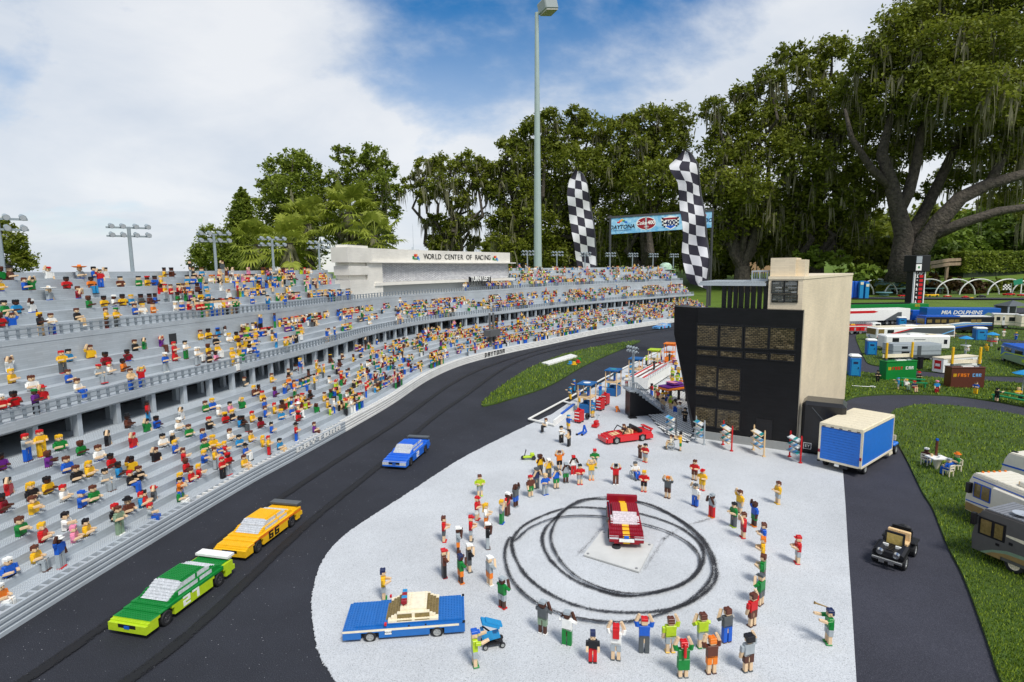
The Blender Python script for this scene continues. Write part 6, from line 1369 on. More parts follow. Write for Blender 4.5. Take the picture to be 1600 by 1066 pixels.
CREW = [(853, 667, 'F', 'N', 'hair', 'W', 'sit', 'K', 'fold', 200, 'sitting on the end of the pit wall'), (877, 691, 'F', 'K', 'hair', 'W', 'pants', 'K', 'reach', -60, 'leaning in the open near the pit wall'), (889, 697, 'F', 'K', 'long', 'T', 'pants', 'K', 'fold', 150, 'leaning towards its partner left of the convertible'),
        (888, 672, 'F', 'A', 'cap', 'B', 'shorts', 'Y', 'reach', 30, 'pulling a lever beside the first tool chest'), (891, 624, 'F', 'A', 'cap', 'A', 'pants', 'Y', 'reach', 200, 'at the pipe barrier with arms out'), (897, 611, 'F', 'A', 'cap', 'B', 'pants', 'A', 'fold', 200, 'behind the pipe barrier'),
        (926, 652, 'F', 'A', 'cap', 'A', 'shorts', 'Y', 'reach', -60, 'carrying a black tyre'), (938, 618, 'F', 'A', 'cap', 'B', 'pants', 'A', 'fold', 140, 'between the first and second canopies'), (968, 612, 'F', 'K', 'hair', 'A', 'pants', 'Z', 'fold', 200, 'right of the second canopy'), (979, 604, 'F', 'Y', 'hair', 'W', 'shorts', 'R', 'fold', -80, 'beside the stair rail with red trim'),
        (985, 583, 'F', 'A', 'cap', 'A', 'pants', 'A', 'fold', 140, 'left of the third canopy'), (1000, 588, 'F', 'R', 'cap', 'A', 'pants', 'O', 'up', 220, 'on the crate behind the light post'), (1003, 598, 'F', 'N', 'hair', 'M', 'pants', 'N', 'fold', -120, 'at the top of the stairs'), (1010, 570, 'F', 'L', 'cap', 'L', 'pants', 'K', 'fold', 140, 'left of the lime canopy'),
        (1033, 562, 'F', 'P', 'cap', 'W', 'pants', 'V', 'wave', 200, 'far end by the orange canopy'), (1040, 580, 'F', 'R', 'cap', 'O', 'pants', 'K', 'fold', 220, 'under the orange canopy'),
        (1018, 618, 'N', 'K', 'hair', 'R', 'pants', 'B', 'fold', 200, 'on the upper stairs'), (1024, 622, 'F', 'G', 'cap', 'G', 'pants', 'T', 'fold', 200, 'on the middle stairs'), (1034, 634, 'F', 'Y', 'hair', 'T', 'pants', 'T', 'fold', 240, 'lower on the chequered floor'), (1041, 628, 'F', 'N', 'hair', 'Y', 'pants', 'B', 'fold', 210, 'behind the stair rail'),
        (1048, 640, 'F', 'L', 'cap', 'L', 'shorts', 'T', 'photo', 230, 'in the middle of the chequered floor'), (1070, 660, 'F', 'K', 'hair', 'K', 'pants', 'K', 'fold', 220, 'in black against the building corner'), (1051, 592, 'F', 'Y', 'cap', 'L', 'pants', 'G', 'fold', 220, 'in the crowd behind the show car'), (1060, 590, 'F', 'Y', 'hair', 'Y', 'pants', 'G', 'up', 220, 'cheering behind the show car'), (1056, 578, 'F', 'N', 'hair', 'Y', 'pants', 'B', 'fold', 220, 'far right of the pit crowd'),
        (1050, 604, 'F', 'N', 'cap', 'Y', 'pants', 'T', 'wave', 220, 'just behind the show car'), (1058, 600, 'F', 'K', 'hair', 'L', 'pants', 'L', 'fold', 220, 'between show car and building'), (1064, 608, 'F', 'Y', 'hair', 'O', 'pants', 'D', 'fold', 220, 'pressed against the black building'), (1047, 585, 'F', 'R', 'cap', 'L', 'pants', 'N', 'fold', 220, 'at the top of the ramp'), (1053, 570, 'F', 'Y', 'cap', 'P', 'pants', 'V', 'fold', 220, 'beside the orange canopy'),
        (1036, 643, 'F', 'K', 'hat', 'T', 'pants', 'N', 'photo', 230, 'at the foot of the stairs'), (1046, 632, 'F', 'R', 'hair', 'B', 'pants', 'T', 'fold', 220, 'in the chequered floor crowd'), (1055, 645, 'N', 'K', 'hair', 'T', 'pants', 'B', 'photo', 225, 'in front of the show car leg'), (1028, 628, 'F', 'Y', 'hair', 'R', 'pants', 'K', 'wave', 210, 'halfway down the stairs'), (1062, 650, 'F', 'N', 'hair', 'W', 'pants', 'E', 'fold', 225, 'right side of the chequered floor'),
        (914, 632, 'F', 'A', 'cap', 'A', 'pants', 'Y', 'fold', 140, 'behind the first canopy crates'), (905, 628, 'F', 'B', 'cap', 'B', 'pants', 'Y', 'photo', 200, 'left of the first canopy'), (951, 606, 'F', 'A', 'cap', 'B', 'pants', 'A', 'fold', 140, 'left behind the second canopy'), (1012, 586, 'F', 'K', 'cap', 'M', 'pants', 'K', 'fold', 200, 'by the red chest before the lime canopy'), (1027, 570, 'F', 'L', 'cap', 'K', 'pants', 'L', 'fold', 150, 'behind the lime canopy')]
for u, v, sk, ha, hk, sh, lg, bo, po, deg, wh in CREW:
    a, b_, c = describe(sk, ha, hk, sh, lg, bo, po)
    figure(G(u, v, 0.006 if lg != 'sit' else 0.04), R(deg), sk, ha, hk, sh, lg, bo, 'K', po, '%s, %s%s, %s' % (a, b_, c, wh), 'pit crew and guests', 0.98)
P = G(918, 650, 0.03); t = thing('spare_tyre', 'black spare tyre carried by a crew figure in blue', 'tyre', P, R(50)); b = MB(); b.lathe([(0.008, -0.007), (0.019, -0.008), (0.021, 0), (0.019, 0.008), (0.008, 0.007)], 16, 0, Matrix.Rotation(math.pi / 2, 4, 'X')); b.build('ring', TYRE, t)
# stairs and rail
A_, B_ = G(984, 652), G(1041, 649); d = B_ - A_; w = d.length; st = thing('staircase', 'grey brick staircase with railings on a black side wall leading to the victory platform', 'stairs', A_, math.atan2(d.y, d.x))
hS = 0.185; n = 10
for k in range(n):
    x0 = 0.045 + (w - 0.045) * k / n; z = hS * (1 - k / n); b = MB(); b.box(x0, x0 + (w - 0.045) / n + 0.004, 0.003, 0.09, z - 0.024, z - 0.004); b.build('step', GREYP, st)
b = MB(); b.prism([(0, 0), (w, 0), (w, 0.006), (0.045, hS - 0.028), (0, hS - 0.012)], -0.0, 0.09, 0, Matrix.Rotation(math.pi / 2, 4, 'X') @ Matrix.Scale(-1, 4, (0, 0, 1))); b.build('side_wall', pl('K'), st)
b = MB(); b.box(-0.006, 0.045, -0.002, 0.12, hS - 0.012, hS); b.build('landing', GREYP, st)
for y in (0.0, 0.088):
    o = MB(); o.bar((0.0, y, hS + 0.05), (0.045, y, hS + 0.05), 0.005); o.bar((0.045, y, hS + 0.05), (w, y, 0.05), 0.005); rl = o.build('handrail', GREYP, st)
    for k in range(18):
        x = 0.002 + k * (w - 0.004) / 17; z = hS if x < 0.045 else hS * (1 - (x - 0.045) / (w - 0.045)); b = MB(); b.box(x - 0.0016, x + 0.0016, y - 0.0016, y + 0.0016, max(z - 0.006, 0), z + 0.049); b.build('baluster', GREYP, rl)
b = MB(); b.box(-0.02, 0.03, -0.055, -0.0125, 0.0, 0.012); b.build('plinth', pl('K'), st)
t = light_mast(G(988, 651, 0.0) + Vector((0, 0, 0.03)), 0.445, R(-70), 'grey floodlight post standing at the head of the pit stairs', None, 0.55, 1.6)
# victory platform: chequered floor and backdrop, show car on black legs, ramp
def chequer(name, s_, c1=(0.70, 0.70, 0.68), c2=(0.012, 0.012, 0.013)):
    M = bpy.data.materials.new(name); M.use_nodes = True; tt = M.node_tree; bb_ = tt.nodes['Principled BSDF']; bb_.inputs['Roughness'].default_value = 0.35
    c = N(tt, 'ShaderNodeTexCoord'); ck = N(tt, 'ShaderNodeTexChecker', Scale=s_); ck.inputs['Color1'].default_value = (*c1, 1); ck.inputs['Color2'].default_value = (*c2, 1); tt.links.new(c.outputs['UV'], ck.inputs['Vector']); tt.links.new(ck.outputs['Color'], bb_.inputs['Base Color']); return M
fl = thing('victory_floor', 'black and white chequered tile floor at the left foot of the black building', 'floor'); q = [G(1012, 650), G(1060, 606), G(1092, 616), G(1082, 682), G(1075, 694), G(1040, 680)]
b = MB(); b.prism([(p.x, p.y) for p in q], 0.005, 0.011); b.build('slab', pl('K'), fl)
TL = MB(); TL.box(-0.0085, 0.0085, -0.0085, 0.0085, 0, 0.002); tlme = TL.mesh('tile', pl('W')); rz_ = brz; poly_ = [(p.x, p.y) for p in q]; cc = sum((Vector(p) for p in q), Vector()) / len(q)
nt_ = 0; extra = MB()
for i in range(-30, 31):
    for j in range(-40, 41):
        if (i + j) % 2: continue
        x = cc.x + math.cos(rz_) * i * 0.0175 - math.sin(rz_) * j * 0.0175; y = cc.y + math.sin(rz_) * i * 0.0175 + math.cos(rz_) * j * 0.0175
        if not in_poly(poly_, np.array([x]), np.array([y]))[0]: continue
        if nt_ < 300: o = link('tile', tlme, fl); o.location = (x, y, 0.011); o.rotation_euler.z = rz_
        else: extra.box(-0.0085, 0.0085, -0.0085, 0.0085, 0.011, 0.013, 0, Matrix.Translation((x, y, 0)) @ Matrix.Rotation(rz_, 4, 'Z'))
        nt_ += 1
if extra.v: extra.build('far_tiles', pl('W'), fl, kind='stuff')
A_, B_ = G(1050, 640), G(1062, 626); P = G(1054, 628, 0.011); t = thing('show_car', 'purple and orange race car raised on black legs above the chequered floor', 'race car', P, brz + R(60))
for x in (-0.08, 0.08):
    for y in (-0.04, 0.04): b = MB(); b.box(x - 0.008, x + 0.008, y - 0.006, y + 0.006, 0, 0.10); b.build('leg', pl('K'), t)
b = MB(); b.box(-0.12, 0.12, -0.055, 0.055, 0.1005, 0.118, ch=0.004); b.build('lower_body', pl('O'), t); b = MB(); b.box(-0.118, 0.118, -0.053, 0.053, 0.1185, 0.130, ch=0.004); b.build('upper_body', pl('V'), t); b = MB(); b.box(-0.06, 0.05, -0.045, 0.045, 0.1305, 0.150, ch=0.012); b.build('cabin', pl('V'), t); b = MB(); b.box(0.0, 0.07, -0.042, 0.042, 0.131, 0.143, ch=0.004); b.build('windscreen', CLEAR, t); b = MB(); b.box(-0.055, -0.01, -0.04, 0.04, 0.1502, 0.153); b.build('roof_panel', pl('P'), t)
A_, B_ = G(1012, 612), G(1048, 588); d = B_ - A_; t = thing('ramp', 'white ramp with red stripes and grey rails behind the stairs', 'ramp', A_, math.atan2(d.y, d.x)); w = d.length
b = MB(); b.box(0, w, 0, -0.0 + 0.16, 0.02, 0.11); b.build('deck', pl('W'), t); [MB().box(0, w, 0.03 + 0.05 * k, 0.05 + 0.05 * k, 0.1102, 0.112).build('stripe', pl('R' if k != 1 else 'N'), t) for k in range(3)]
b = MB(); b.bar((0, -0.004, 0.15), (w, -0.004, 0.15), 0.005); [b.bar((w * k / 14, -0.004, 0.10), (w * k / 14, -0.004, 0.15), 0.003) for k in range(15)]; b.build('rail', GREYP, t)
# infield slab and dropped caps
q = GP((846, 570.5), (857, 573), (902, 559.5), (892, 556.5)); t = thing('infield_slab', 'white slab lying on the infield grass', 'slab'); b = MB(); b.prism([(p.x, p.y) for p in q], 0.006, 0.026); b.build('slab', pl('W'), t)
for (u, v), c in (((891, 569), 'A'), ((897, 570), 'Y'), ((903, 567), 'R'), ((905, 564), 'G')): t = thing('hat', '%s hat lying in the little row on the infield grass' % CNAME[c], 'hat', G(u, v, 0.012)); b = MB(); b.lathe([(0.03, 0), (0.03, 0.006), (0.02, 0.008), (0.018, 0.03), (0.001, 0.034)], 12); b.build('crown', pl(c), t)

# ================================================================ RIGHT-HAND CAMPING GROUND
def seg(u0, v0, u1, v1, z=0.012):
    a_, b_ = G(u0, v0, z), G(u1, v1, z); d = b_ - a_; return a_, d.length, math.atan2(d.y, d.x)
def side_thing(name, lab, cat, px, group=None, z=0.012):
    a_, L, rz = seg(*px, z=z); return thing(name, lab, cat, a_, rz, group), L
def slabs(t, items):
    for nm, (x0, x1, y0, y1, z0, z1), c, *ch in items:
        b = MB(); b.box(x0, x1, y0, y1, z0, z1, ch=ch[0] if ch else 0.0); b.build(nm, pl(c) if isinstance(c, str) else c, t)
def wheels(t, xs, W, r=0.026, rim=RIMM):
    for x in xs:
        for y, s in ((0.010, -1), (W - 0.010, 1)): wheel(t, x, y, r, 0.018, rim, s)
def swoosh(t, nm, pts, y, c, th=0.0012):       # a flat painted-brick panel on the near side
    b = MB(); M = Matrix(((1, 0, 0, 0), (0, 0, -1, y), (0, 1, 0, 0), (0, 0, 0, 1))); b.prism(pts, -0.0005, th, 0, M); b.build(nm, pl(c), t)
GLS = mat('coach_glass', (0.02, 0.022, 0.025), rough=0.08)
# trailers and trucks behind, from left to right
t, L = side_thing('trailer', 'white trailer with a red stripe and a grey slanted tail behind the fire truck', 'trailer', (1250, 512, 1421, 507)); W = 0.25
slabs(t, [('body', (0, L, 0, W, 0.075, 0.26), 'W', 0.004), ('roof', (0.003, L - 0.003, 0.003, W - 0.003, 0.2605, 0.268), 'W')]); swoosh(t, 'red_stripe', [(0.05, 0.205), (L * 0.66, 0.205), (L * 0.70, 0.225), (L * 0.66, 0.245), (0.05, 0.245)], 0, 'R'); swoosh(t, 'grey_panel', [(L * 0.76, 0.08), (L * 0.92, 0.08), (L * 0.92, 0.21), (L * 0.885, 0.21)], 0, 'D'); wheels(t, (L * 0.84, L * 0.79), W, 0.035); slabs(t, [('underside', (0.02, L - 0.02, 0.02, W - 0.02, 0.04, 0.0745), 'K')])
t, L = side_thing('fire_truck', 'red fire truck with white stripes and a folded ladder parked on the grey path', 'fire truck', (1300, 523, 1362, 522.5), z=0.004); W = 0.16
slabs(t, [('body', (0, L, 0, W, 0.05, 0.13), 'R', 0.003), ('stripe', (-0.001, L + 0.001, -0.001, W + 0.001, 0.112, 0.124), 'W'), ('lower_trim', (-0.0012, L + 0.0012, -0.0012, W + 0.0012, 0.046, 0.0495), 'E'), ('cab', (L + 0.004, L + 0.13, 0.004, W - 0.004, 0.05, 0.165), 'W', 0.006), ('cab_front', (L + 0.03, L + 0.131, 0.0035, W - 0.0035, 0.05, 0.09), 'R'), ('cab_window', (L + 0.05, L + 0.115, 0.002, W - 0.002, 0.115, 0.15), GLS), ('roof_box', (L * 0.5, L * 0.6, 0.03, 0.08, 0.131, 0.148), 'Y')]); wheels(t, (L * 0.50, L * 0.72, L + 0.08), W, 0.032)
ld = MB()
for y in (0.05, 0.10): ld.bar((-0.05, y, 0.168), (L + 0.10, y, 0.176), 0.006)
for k in range(22): ld.bar((-0.04 + k * (L + 0.12) / 22, 0.05, 0.169), (-0.04 + (k + 0.5) * (L + 0.12) / 22, 0.10, 0.171), 0.004); ld.bar((-0.04 + k * (L + 0.12) / 22, 0.05, 0.150), (-0.04 + (k + 0.5) * (L + 0.12) / 22, 0.05, 0.170), 0.004)
ld.bar((-0.05, 0.05, 0.150), (L + 0.10, 0.05, 0.156), 0.006); ld.build('ladder', pl('E'), t)
for k in range(7): b = MB(); b.box(0.02 + k * L * 0.13, 0.02 + k * L * 0.13 + 0.02, -0.0014, 0.002, 0.058, 0.098); b.build('locker_door', pl('M' if k % 2 else 'E'), t)
t, L = side_thing('trailer', 'long green trailer with yellow lettering behind the white trailer', 'trailer', (1296, 499, 1450, 497)); W = 0.24
slabs(t, [('body', (0, L, 0, W, 0.08, 0.265), 'G', 0.004), ('roof', (0.02, L - 0.35, 0.02, W - 0.02, 0.2655, 0.285), 'K'), ('skirt', (0.02, L - 0.02, 0.02, W - 0.02, 0.03, 0.0795), 'K')]); wheels(t, (L * .8, L * .86), W, 0.035)
me = text_mesh('SEG', 0.06, 0.001, pl('Y')); me.transform(frame((L - 0.22, -0.0012, 0.235), (1, 0, 0), (0, -1, 0))); link('lettering', me, t)
t, L = side_thing('generator_trailer', 'small blue box trailer at the tail of the white trailer', 'trailer', (1425, 503, 1443, 503)); slabs(t, [('body', (0, L, 0, 0.15, 0.03, 0.20), 'B', 0.004), ('coupling', (-0.05, -0.001, 0.05, 0.09, 0.12, 0.16), 'Y'), ('plate', (L * .3, L * .6, -0.002, 0, 0.04, 0.06), 'W')]); wheels(t, (L * .5,), 0.15, 0.022)
t, L = side_thing('trailer', 'long blue trailer lettered DOLPHINS with a white lower edge', 'trailer', (1447, 506, 1562, 507)); W = 0.26
slabs(t, [('body', (0, L, 0, W, 0.13, 0.265), mat('trailer_blue', (0.01, 0.11, 0.42), rough=0.3), 0.003), ('white_edge', (-0.002, L + 0.04, -0.002, W, 0.115, 0.1295), 'W'), ('skirt', (0.02, L - 0.02, 0.02, W - 0.02, 0.03, 0.1145), 'K')]); wheels(t, (L * .12, L * .85), W, 0.035)
me = text_mesh('MIA DOLPHINS', 0.088, 0.001, pl('W'), bold=0.002, shear=0.25); me.transform(frame((L * .47, -0.0014, 0.19), (1, 0, 0), (0, -1, 0))); link('lettering', me, t); swoosh(t, 'fin', [(L * .76, 0.14), (L * .93, 0.14), (L * .86, 0.19), (L * .83, 0.195)], 0, 'S')
t, L = side_thing('coach', 'black and blue touring coach with white and sky blue swooshes', 'coach', (1445, 521, 1552, 521)); W = 0.22
slabs(t, [('body', (0, L, 0, W, 0.04, 0.235), 'K', 0.006), ('roof', (0.004, L * .5, 0.004, W - 0.004, 0.2355, 0.25), 'B'), ('roof', (L * .5, L - .03, 0.02, W - 0.02, 0.2355, 0.245), 'W'), ('front', (-0.004, 0.05, 0.002, W - 0.002, 0.10, 0.232), 'B'), ('windscreen', (-0.006, -0.0035, 0.02, W - 0.02, 0.13, 0.21), SMOKE)] + [('window', (L * x, L * (x + .07), -0.0015, 0.002, 0.155, 0.20), SMOKE) for x in (0.02, 0.14, 0.23, 0.34, 0.42, 0.66, 0.74)])
for k, (c, o) in enumerate((('W', 0), ('U', 0.025), ('E', 0.05), ('B', 0.075))): swoosh(t, 'swoosh', [(L * .05 + o, 0.100 - o * .7), (L * .30 + o, 0.118 - o * .7), (L * .58 + o, 0.150 - o * .6), (L * .97, 0.150 - o * .5), (L * .97, 0.158 - o * .5), (L * .55 + o, 0.164 - o * .6), (L * .28 + o, 0.131 - o * .7), (L * .05 + o, 0.111 - o * .7)], -0.0003 * k, c)
wheels(t, (L * .2, L * .72), W, 0.032)
for px, lab, wn in (((1551, 513, 1592, 514.5), 'cream caravan with two dark windows behind the white-shirted camper', 2), ((1594, 516, 1650, 517), 'cream caravan cut by the right edge of the photo', 2)):
    t, L = side_thing('caravan', lab, 'caravan', px, 'cream caravans'); W = 0.2
    slabs(t, [('body', (0, L, 0, W, 0.05, 0.215), 'C', 0.006), ('roof', (-0.004, L + 0.004, -0.004, W + 0.004, 0.2155, 0.224), 'W'), ('trim', (-0.0012, L + 0.0012, -0.0012, W, 0.098, 0.104), 'S'), ('door', (L * .34, L * .44, -0.003, 0, 0.055, 0.195), 'W'), ('window', (L * .12, L * .26, -0.003, 0, 0.125, 0.178), GLS), ('window', (L * .60, L * .82, -0.003, 0, 0.118, 0.180), GLS), ('door_pane', (L * .37, L * .42, -0.0045, -0.003, 0.13, 0.175), GLS)]); wheels(t, (L * .5,), W, 0.025)
t, L = side_thing('motorhome', 'white motorhome with dark grey and red swooshes behind the white one with an awning', 'motorhome', (1368, 534, 1492, 531)); W = 0.20
slabs(t, [('body', (0.01, L, 0, W, 0.035, 0.180), 'W', 0.012), ('roof', (0.04, L - 0.02, 0.01, W - 0.01, 0.1805, 0.188), 'C'), ('roof_unit', (L * .40, L * .55, 0.05, 0.15, 0.1885, 0.202), 'W'), ('windscreen', (0.006, 0.012, 0.02, W - 0.02, 0.09, 0.165), SMOKE), ('window', (0.03, L * .10, -0.0015, 0.002, 0.10, 0.16), SMOKE), ('window', (L * .14, L * .22, -0.0015, 0.002, 0.105, 0.15), GLS)])
swoosh(t, 'grey_swoosh', [(L * .25, 0.095), (L * .45, 0.115), (L * .98, 0.06), (L * .98, 0.155), (L * .5, 0.168), (L * .38, 0.145)], 0, 'D'); swoosh(t, 'red_swoosh', [(0.02, 0.05), (L * .20, 0.085), (L * .46, 0.16), (L * .42, 0.16), (L * .15, 0.095), (0.02, 0.065)], -0.0004, 'R'); swoosh(t, 'blue_swoosh', [(L * .80, 0.06), (L * .98, 0.12), (L * .98, 0.135), (L * .78, 0.065)], -0.0006, 'U'); wheels(t, (L * .16, L * .75), W, 0.028)
t, L = side_thing('motorhome', 'white motorhome with side windows behind the grey one', 'motorhome', (1381, 549, 1484, 550)); W = 0.19
slabs(t, [('body', (0.006, L, 0, W, 0.03, 0.185), 'W', 0.014), ('roof_unit', (L * .42, L * .6, 0.05, 0.13, 0.1855, 0.20), 'W'), ('roof_unit', (L * .7, L * .82, 0.05, 0.12, 0.1855, 0.194), 'C'), ('window', (L * .12, L * .22, -0.0015, 0.002, 0.11, 0.155), GLS), ('window', (L * .90, L * .95, -0.0015, 0.002, 0.09, 0.14), GLS), ('trim', (L * .45, L * .62, -0.0012, 0, 0.135, 0.142), 'D')]); wheels(t, (L * .2, L * .8), W, 0.026)
t, L = side_thing('motorhome', 'light grey motorhome with a darker skirt parked behind the green food stall', 'motorhome', (1394, 564, 1470, 563)); W = 0.17
slabs(t, [('body', (0, L, 0, W, 0.055, 0.165), 'E', 0.005), ('skirt', (0.02, L * .98, 0.001, W - 0.001, 0.022, 0.0545), 'D', 0.003), ('roof', (0.0, L, 0.004, W - 0.004, 0.1655, 0.172), 'E'), ('stripe', (-0.001, L + 0.001, -0.001, W, 0.098, 0.102), 'D'), ('window', (L * .18, L * .30, -0.0015, 0.002, 0.125, 0.15), GLS), ('window', (L * .18, L * .34, -0.0015, 0.002, 0.075, 0.095), GLS), ('door', (L * .50, L * .58, -0.002, 0.001, 0.055, 0.155), 'D'), ('rear_lamp', (L, L + 0.003, 0.01, 0.025, 0.09, 0.11), 'R'), ('rear_pane', (L, L + 0.002, 0.03, W - 0.03, 0.115, 0.15), GLS)]); wheels(t, (L * .15, L * .8), W, 0.024)
# blue coach at the right edge
t, L = side_thing('coach', 'blue coach with lime and grey swooshes cut by the right edge', 'coach', (1562, 563, 1700, 612)); W = 0.2
slabs(t, [('body', (0, L, 0, W, 0.03, 0.175), mat('trailer_blue', 0), 0.008), ('roof', (0.01, L, 0.006, W - 0.006, 0.1755, 0.185), 'B'), ('windscreen', (-0.003, 0.0005, 0.02, W - 0.02, 0.09, 0.15), GLS), ('mirror', (-0.04, -0.02, -0.015, 0.0, 0.10, 0.13), 'K'), ('wiper', (0.0, 0.08, -0.004, -0.001, 0.148, 0.154), 'W')] + [('window', (L * x, L * (x + .1), -0.0015, 0.002, 0.115, 0.155), GLS) for x in (0.05, 0.2, 0.34)])
swoosh(t, 'grey_panel', [(0.02, 0.032), (L, 0.032), (L, 0.085), (L * .2, 0.10), (0.05, 0.07)], 0, 'S'); swoosh(t, 'lime_swoosh', [(0.0, 0.05), (0.10, 0.105), (L * .35, 0.125), (L, 0.10), (L, 0.09), (L * .35, 0.112), (0.12, 0.095), (0.015, 0.045)], -0.0006, 'L'); swoosh(t, 'lime_spot', [(L * .3, 0.055), (L * .45, 0.05), (L * .5, 0.075), (L * .4, 0.09), (L * .3, 0.08)], -0.0008, 'L'); wheels(t, (0.06, L * .7), W, 0.028)
# the two motorhomes in the right foreground
def rv(name, lab, px, W, h, body, skirt, glass_, cat='motorhome', extra=()):
    t, L = side_thing(name, lab, cat, px); nose = 0.03
    b = MB(); M = Matrix(((1, 0, 0, 0), (0, 0, 1, 0), (0, 1, 0, 0), (0, 0, 0, 1)))
    b.prism([(0.0, 0.028), (L, 0.028), (L, h), (0.022, h), (0.008, h - 0.03), (-0.004, 0.075)], 0, -W, 0, Matrix(((1, 0, 0, 0), (0, 0, -1, 0), (0, 1, 0, 0), (0, 0, 0, 1)))); b.build('body', body, t)
    slabs(t, [('roof', (0.026, L, 0.003, W - 0.003, h + 0.0003, h + 0.005), extra[0] if extra else body)])
    return t, L
cream = mat('motorhome_cream', (0.72, 0.68, 0.57), rough=0.35, noise=0.05); grey = mat('motorhome_grey', (0.105, 0.10, 0.095), rough=0.35, noise=0.08); dkg = mat('motorhome_roof_grey', (0.19, 0.20, 0.22), rough=0.4, noise=0.08)
rw, rh = 0.155, 0.182
t, L = rv('motorhome', 'cream motorhome with blue-framed windows and tan lower side at the right edge', (1507, 806, 1660, 880), rw, rh, cream, None, None)
swoosh(t, 'tan_panel', [(0.0, 0.030), (L, 0.030), (L, 0.085), (0.13, 0.062), (0.0, 0.060)], -0.0003, 'I'); swoosh(t, 'blue_line', [(0.0, 0.066), (L, 0.090), (L, 0.094), (0.0, 0.070)], -0.0005, 'B')
slabs(t, [('blue_edge', (0.02, L, -0.0012, 0.001, rh - 0.016, rh - 0.012), 'B'), ('window_frame', (0.028, 0.098, -0.0016, 0.001, 0.092, 0.152), 'B'), ('window', (0.032, 0.058, -0.0028, 0, 0.096, 0.148), SMOKE), ('window', (0.063, 0.094, -0.0028, 0, 0.096, 0.148), SMOKE), ('mirror', (0.012, 0.026, -0.020, -0.004, 0.105, 0.145), 'K'), ('mirror', (0.002, 0.016, rw + 0.004, rw + 0.02, 0.135, 0.160), 'K'), ('side_unit', (0.115, L, -0.016, -0.0015, 0.055, rh - 0.018), cream, 0.003), ('roof_unit', (0.17, 0.30, 0.03, 0.085, rh + 0.0055, rh + 0.026), cream, 0.003), ('roof_hatch', (0.16, 0.169, 0.04, 0.07, rh + 0.0055, rh + 0.02), 'T')])
for k in range(5): b = MB(); y = 0.03 + k * (rw - 0.06) / 4; b.cyl((0.030, y, rh + 0.004), (0.030, y, rh + 0.010), 0.0045, 0.004, 10); b.build('marker_light', pl('O'), t)
b = MB(); b.bar((0.010, 0.016, rh - 0.045), (-0.001, 0.016, 0.09), 0.0, 0.0) if False else b.box(-0.001, 0.006, 0.012, rw - 0.012, 0.095, 0.145, 0, Matrix.Translation((0.003, 0, 0)) @ Matrix.Rotation(R(9), 4, 'Y') @ Matrix.Translation((-0.018, 0, 0.0))); b.build('windscreen', mat('amber_windscreen', (0.42, 0.34, 0.13), rough=0.1, noise=0.2), t); wheels(t, (0.085,), rw, 0.027)
for k in range(24):
    x = 0.04 + k * 0.013; b = MB(); b.box(x, x + 0.0118, 0.006, rw - 0.006, rh + 0.0052, rh + 0.0064 + 0.0007 * (k % 2)); b.build('roof_strip', cream, t)
t, L = rv('motorhome', 'cream motorhome mostly hidden behind the nearer cream one', (1562, 762, 1720, 815), 0.14, 0.165, cream, None, None)
slabs(t, [('stripe', (0.0, L, -0.0015, 0.001, 0.105, 0.112), 'B'), ('roof_unit', (0.1, 0.2, 0.03, 0.08, 0.1705, 0.19), cream, 0.003), ('vent', (0.02, 0.04, 0.02, 0.03, 0.1705, 0.174), 'K')])
gw, gh = 0.15, 0.172
t, L = rv('motorhome', 'dark grey motorhome with tan swoosh, black-framed windows and a satellite dish', (1517, 868, 1650, 925), gw, gh, grey, None, None, (dkg,))
swoosh(t, 'sage_swoosh', [(0.025, 0.0290), (0.06, 0.050), (0.10, 0.064), (L, 0.075), (L, 0.050), (0.10, 0.045), (0.05, 0.029)], -0.0004, 'S'); swoosh(t, 'gold_swoosh', [(0.04, 0.0285), (0.085, 0.0285), (0.085, 0.040), (0.16, 0.040), (0.16, 0.0285), (L, 0.0285), (L, 0.062), (0.10, 0.054), (0.06, 0.042)], -0.0008, 'I'); swoosh(t, 'cream_swoosh', [(0.095, 0.112), (L, 0.100), (L, 0.120), (0.095, 0.118)], -0.0004, 'C')
slabs(t, [('window_frame', (0.014, 0.092, -0.0016, 0.001, 0.088, 0.148), 'K'), ('window', (0.021, 0.052, -0.0028, 0, 0.094, 0.142), SMOKE), ('window', (0.062, 0.085, -0.0028, 0, 0.094, 0.142), SMOKE), ('vent', (0.068, 0.078, -0.002, 0, 0.070, 0.078), 'K'), ('vent', (0.104, 0.114, -0.002, 0, 0.088, 0.097), 'K'), ('nose_trim', (-0.0045, 0.003, 0.01, gw - 0.01, 0.055, 0.059), 'T'), ('mirror', (-0.002, 0.01, -0.018, -0.004, 0.118, 0.158), 'K'), ('windscreen', (-0.0025, 0.007, 0.01, gw - 0.01, 0.088, 0.146), 'K')])
for k in range(26):
    x = 0.03 + k * 0.012; b = MB(); b.box(x, x + 0.0095, 0.004, gw - 0.004, gh + 0.0052, gh + 0.0085); b.build('roof_strip', dkg, t)
b = MB(); b.lathe([(0.001, 0), (0.018, 0.002), (0.026, 0.007), (0.025, 0.008), (0.001, 0.004)], 18, 0, Matrix.Translation((0.11, 0.04, gh + 0.012))); b.cyl((0.11, 0.04, gh + 0.008), (0.11, 0.04, gh + 0.013), 0.004, 0.004, 8); b.build('satellite_dish', mat('dish_grey', (0.35, 0.38, 0.42), rough=0.3), t); wheels(t, (0.122,), gw, 0.027, pl('C'))

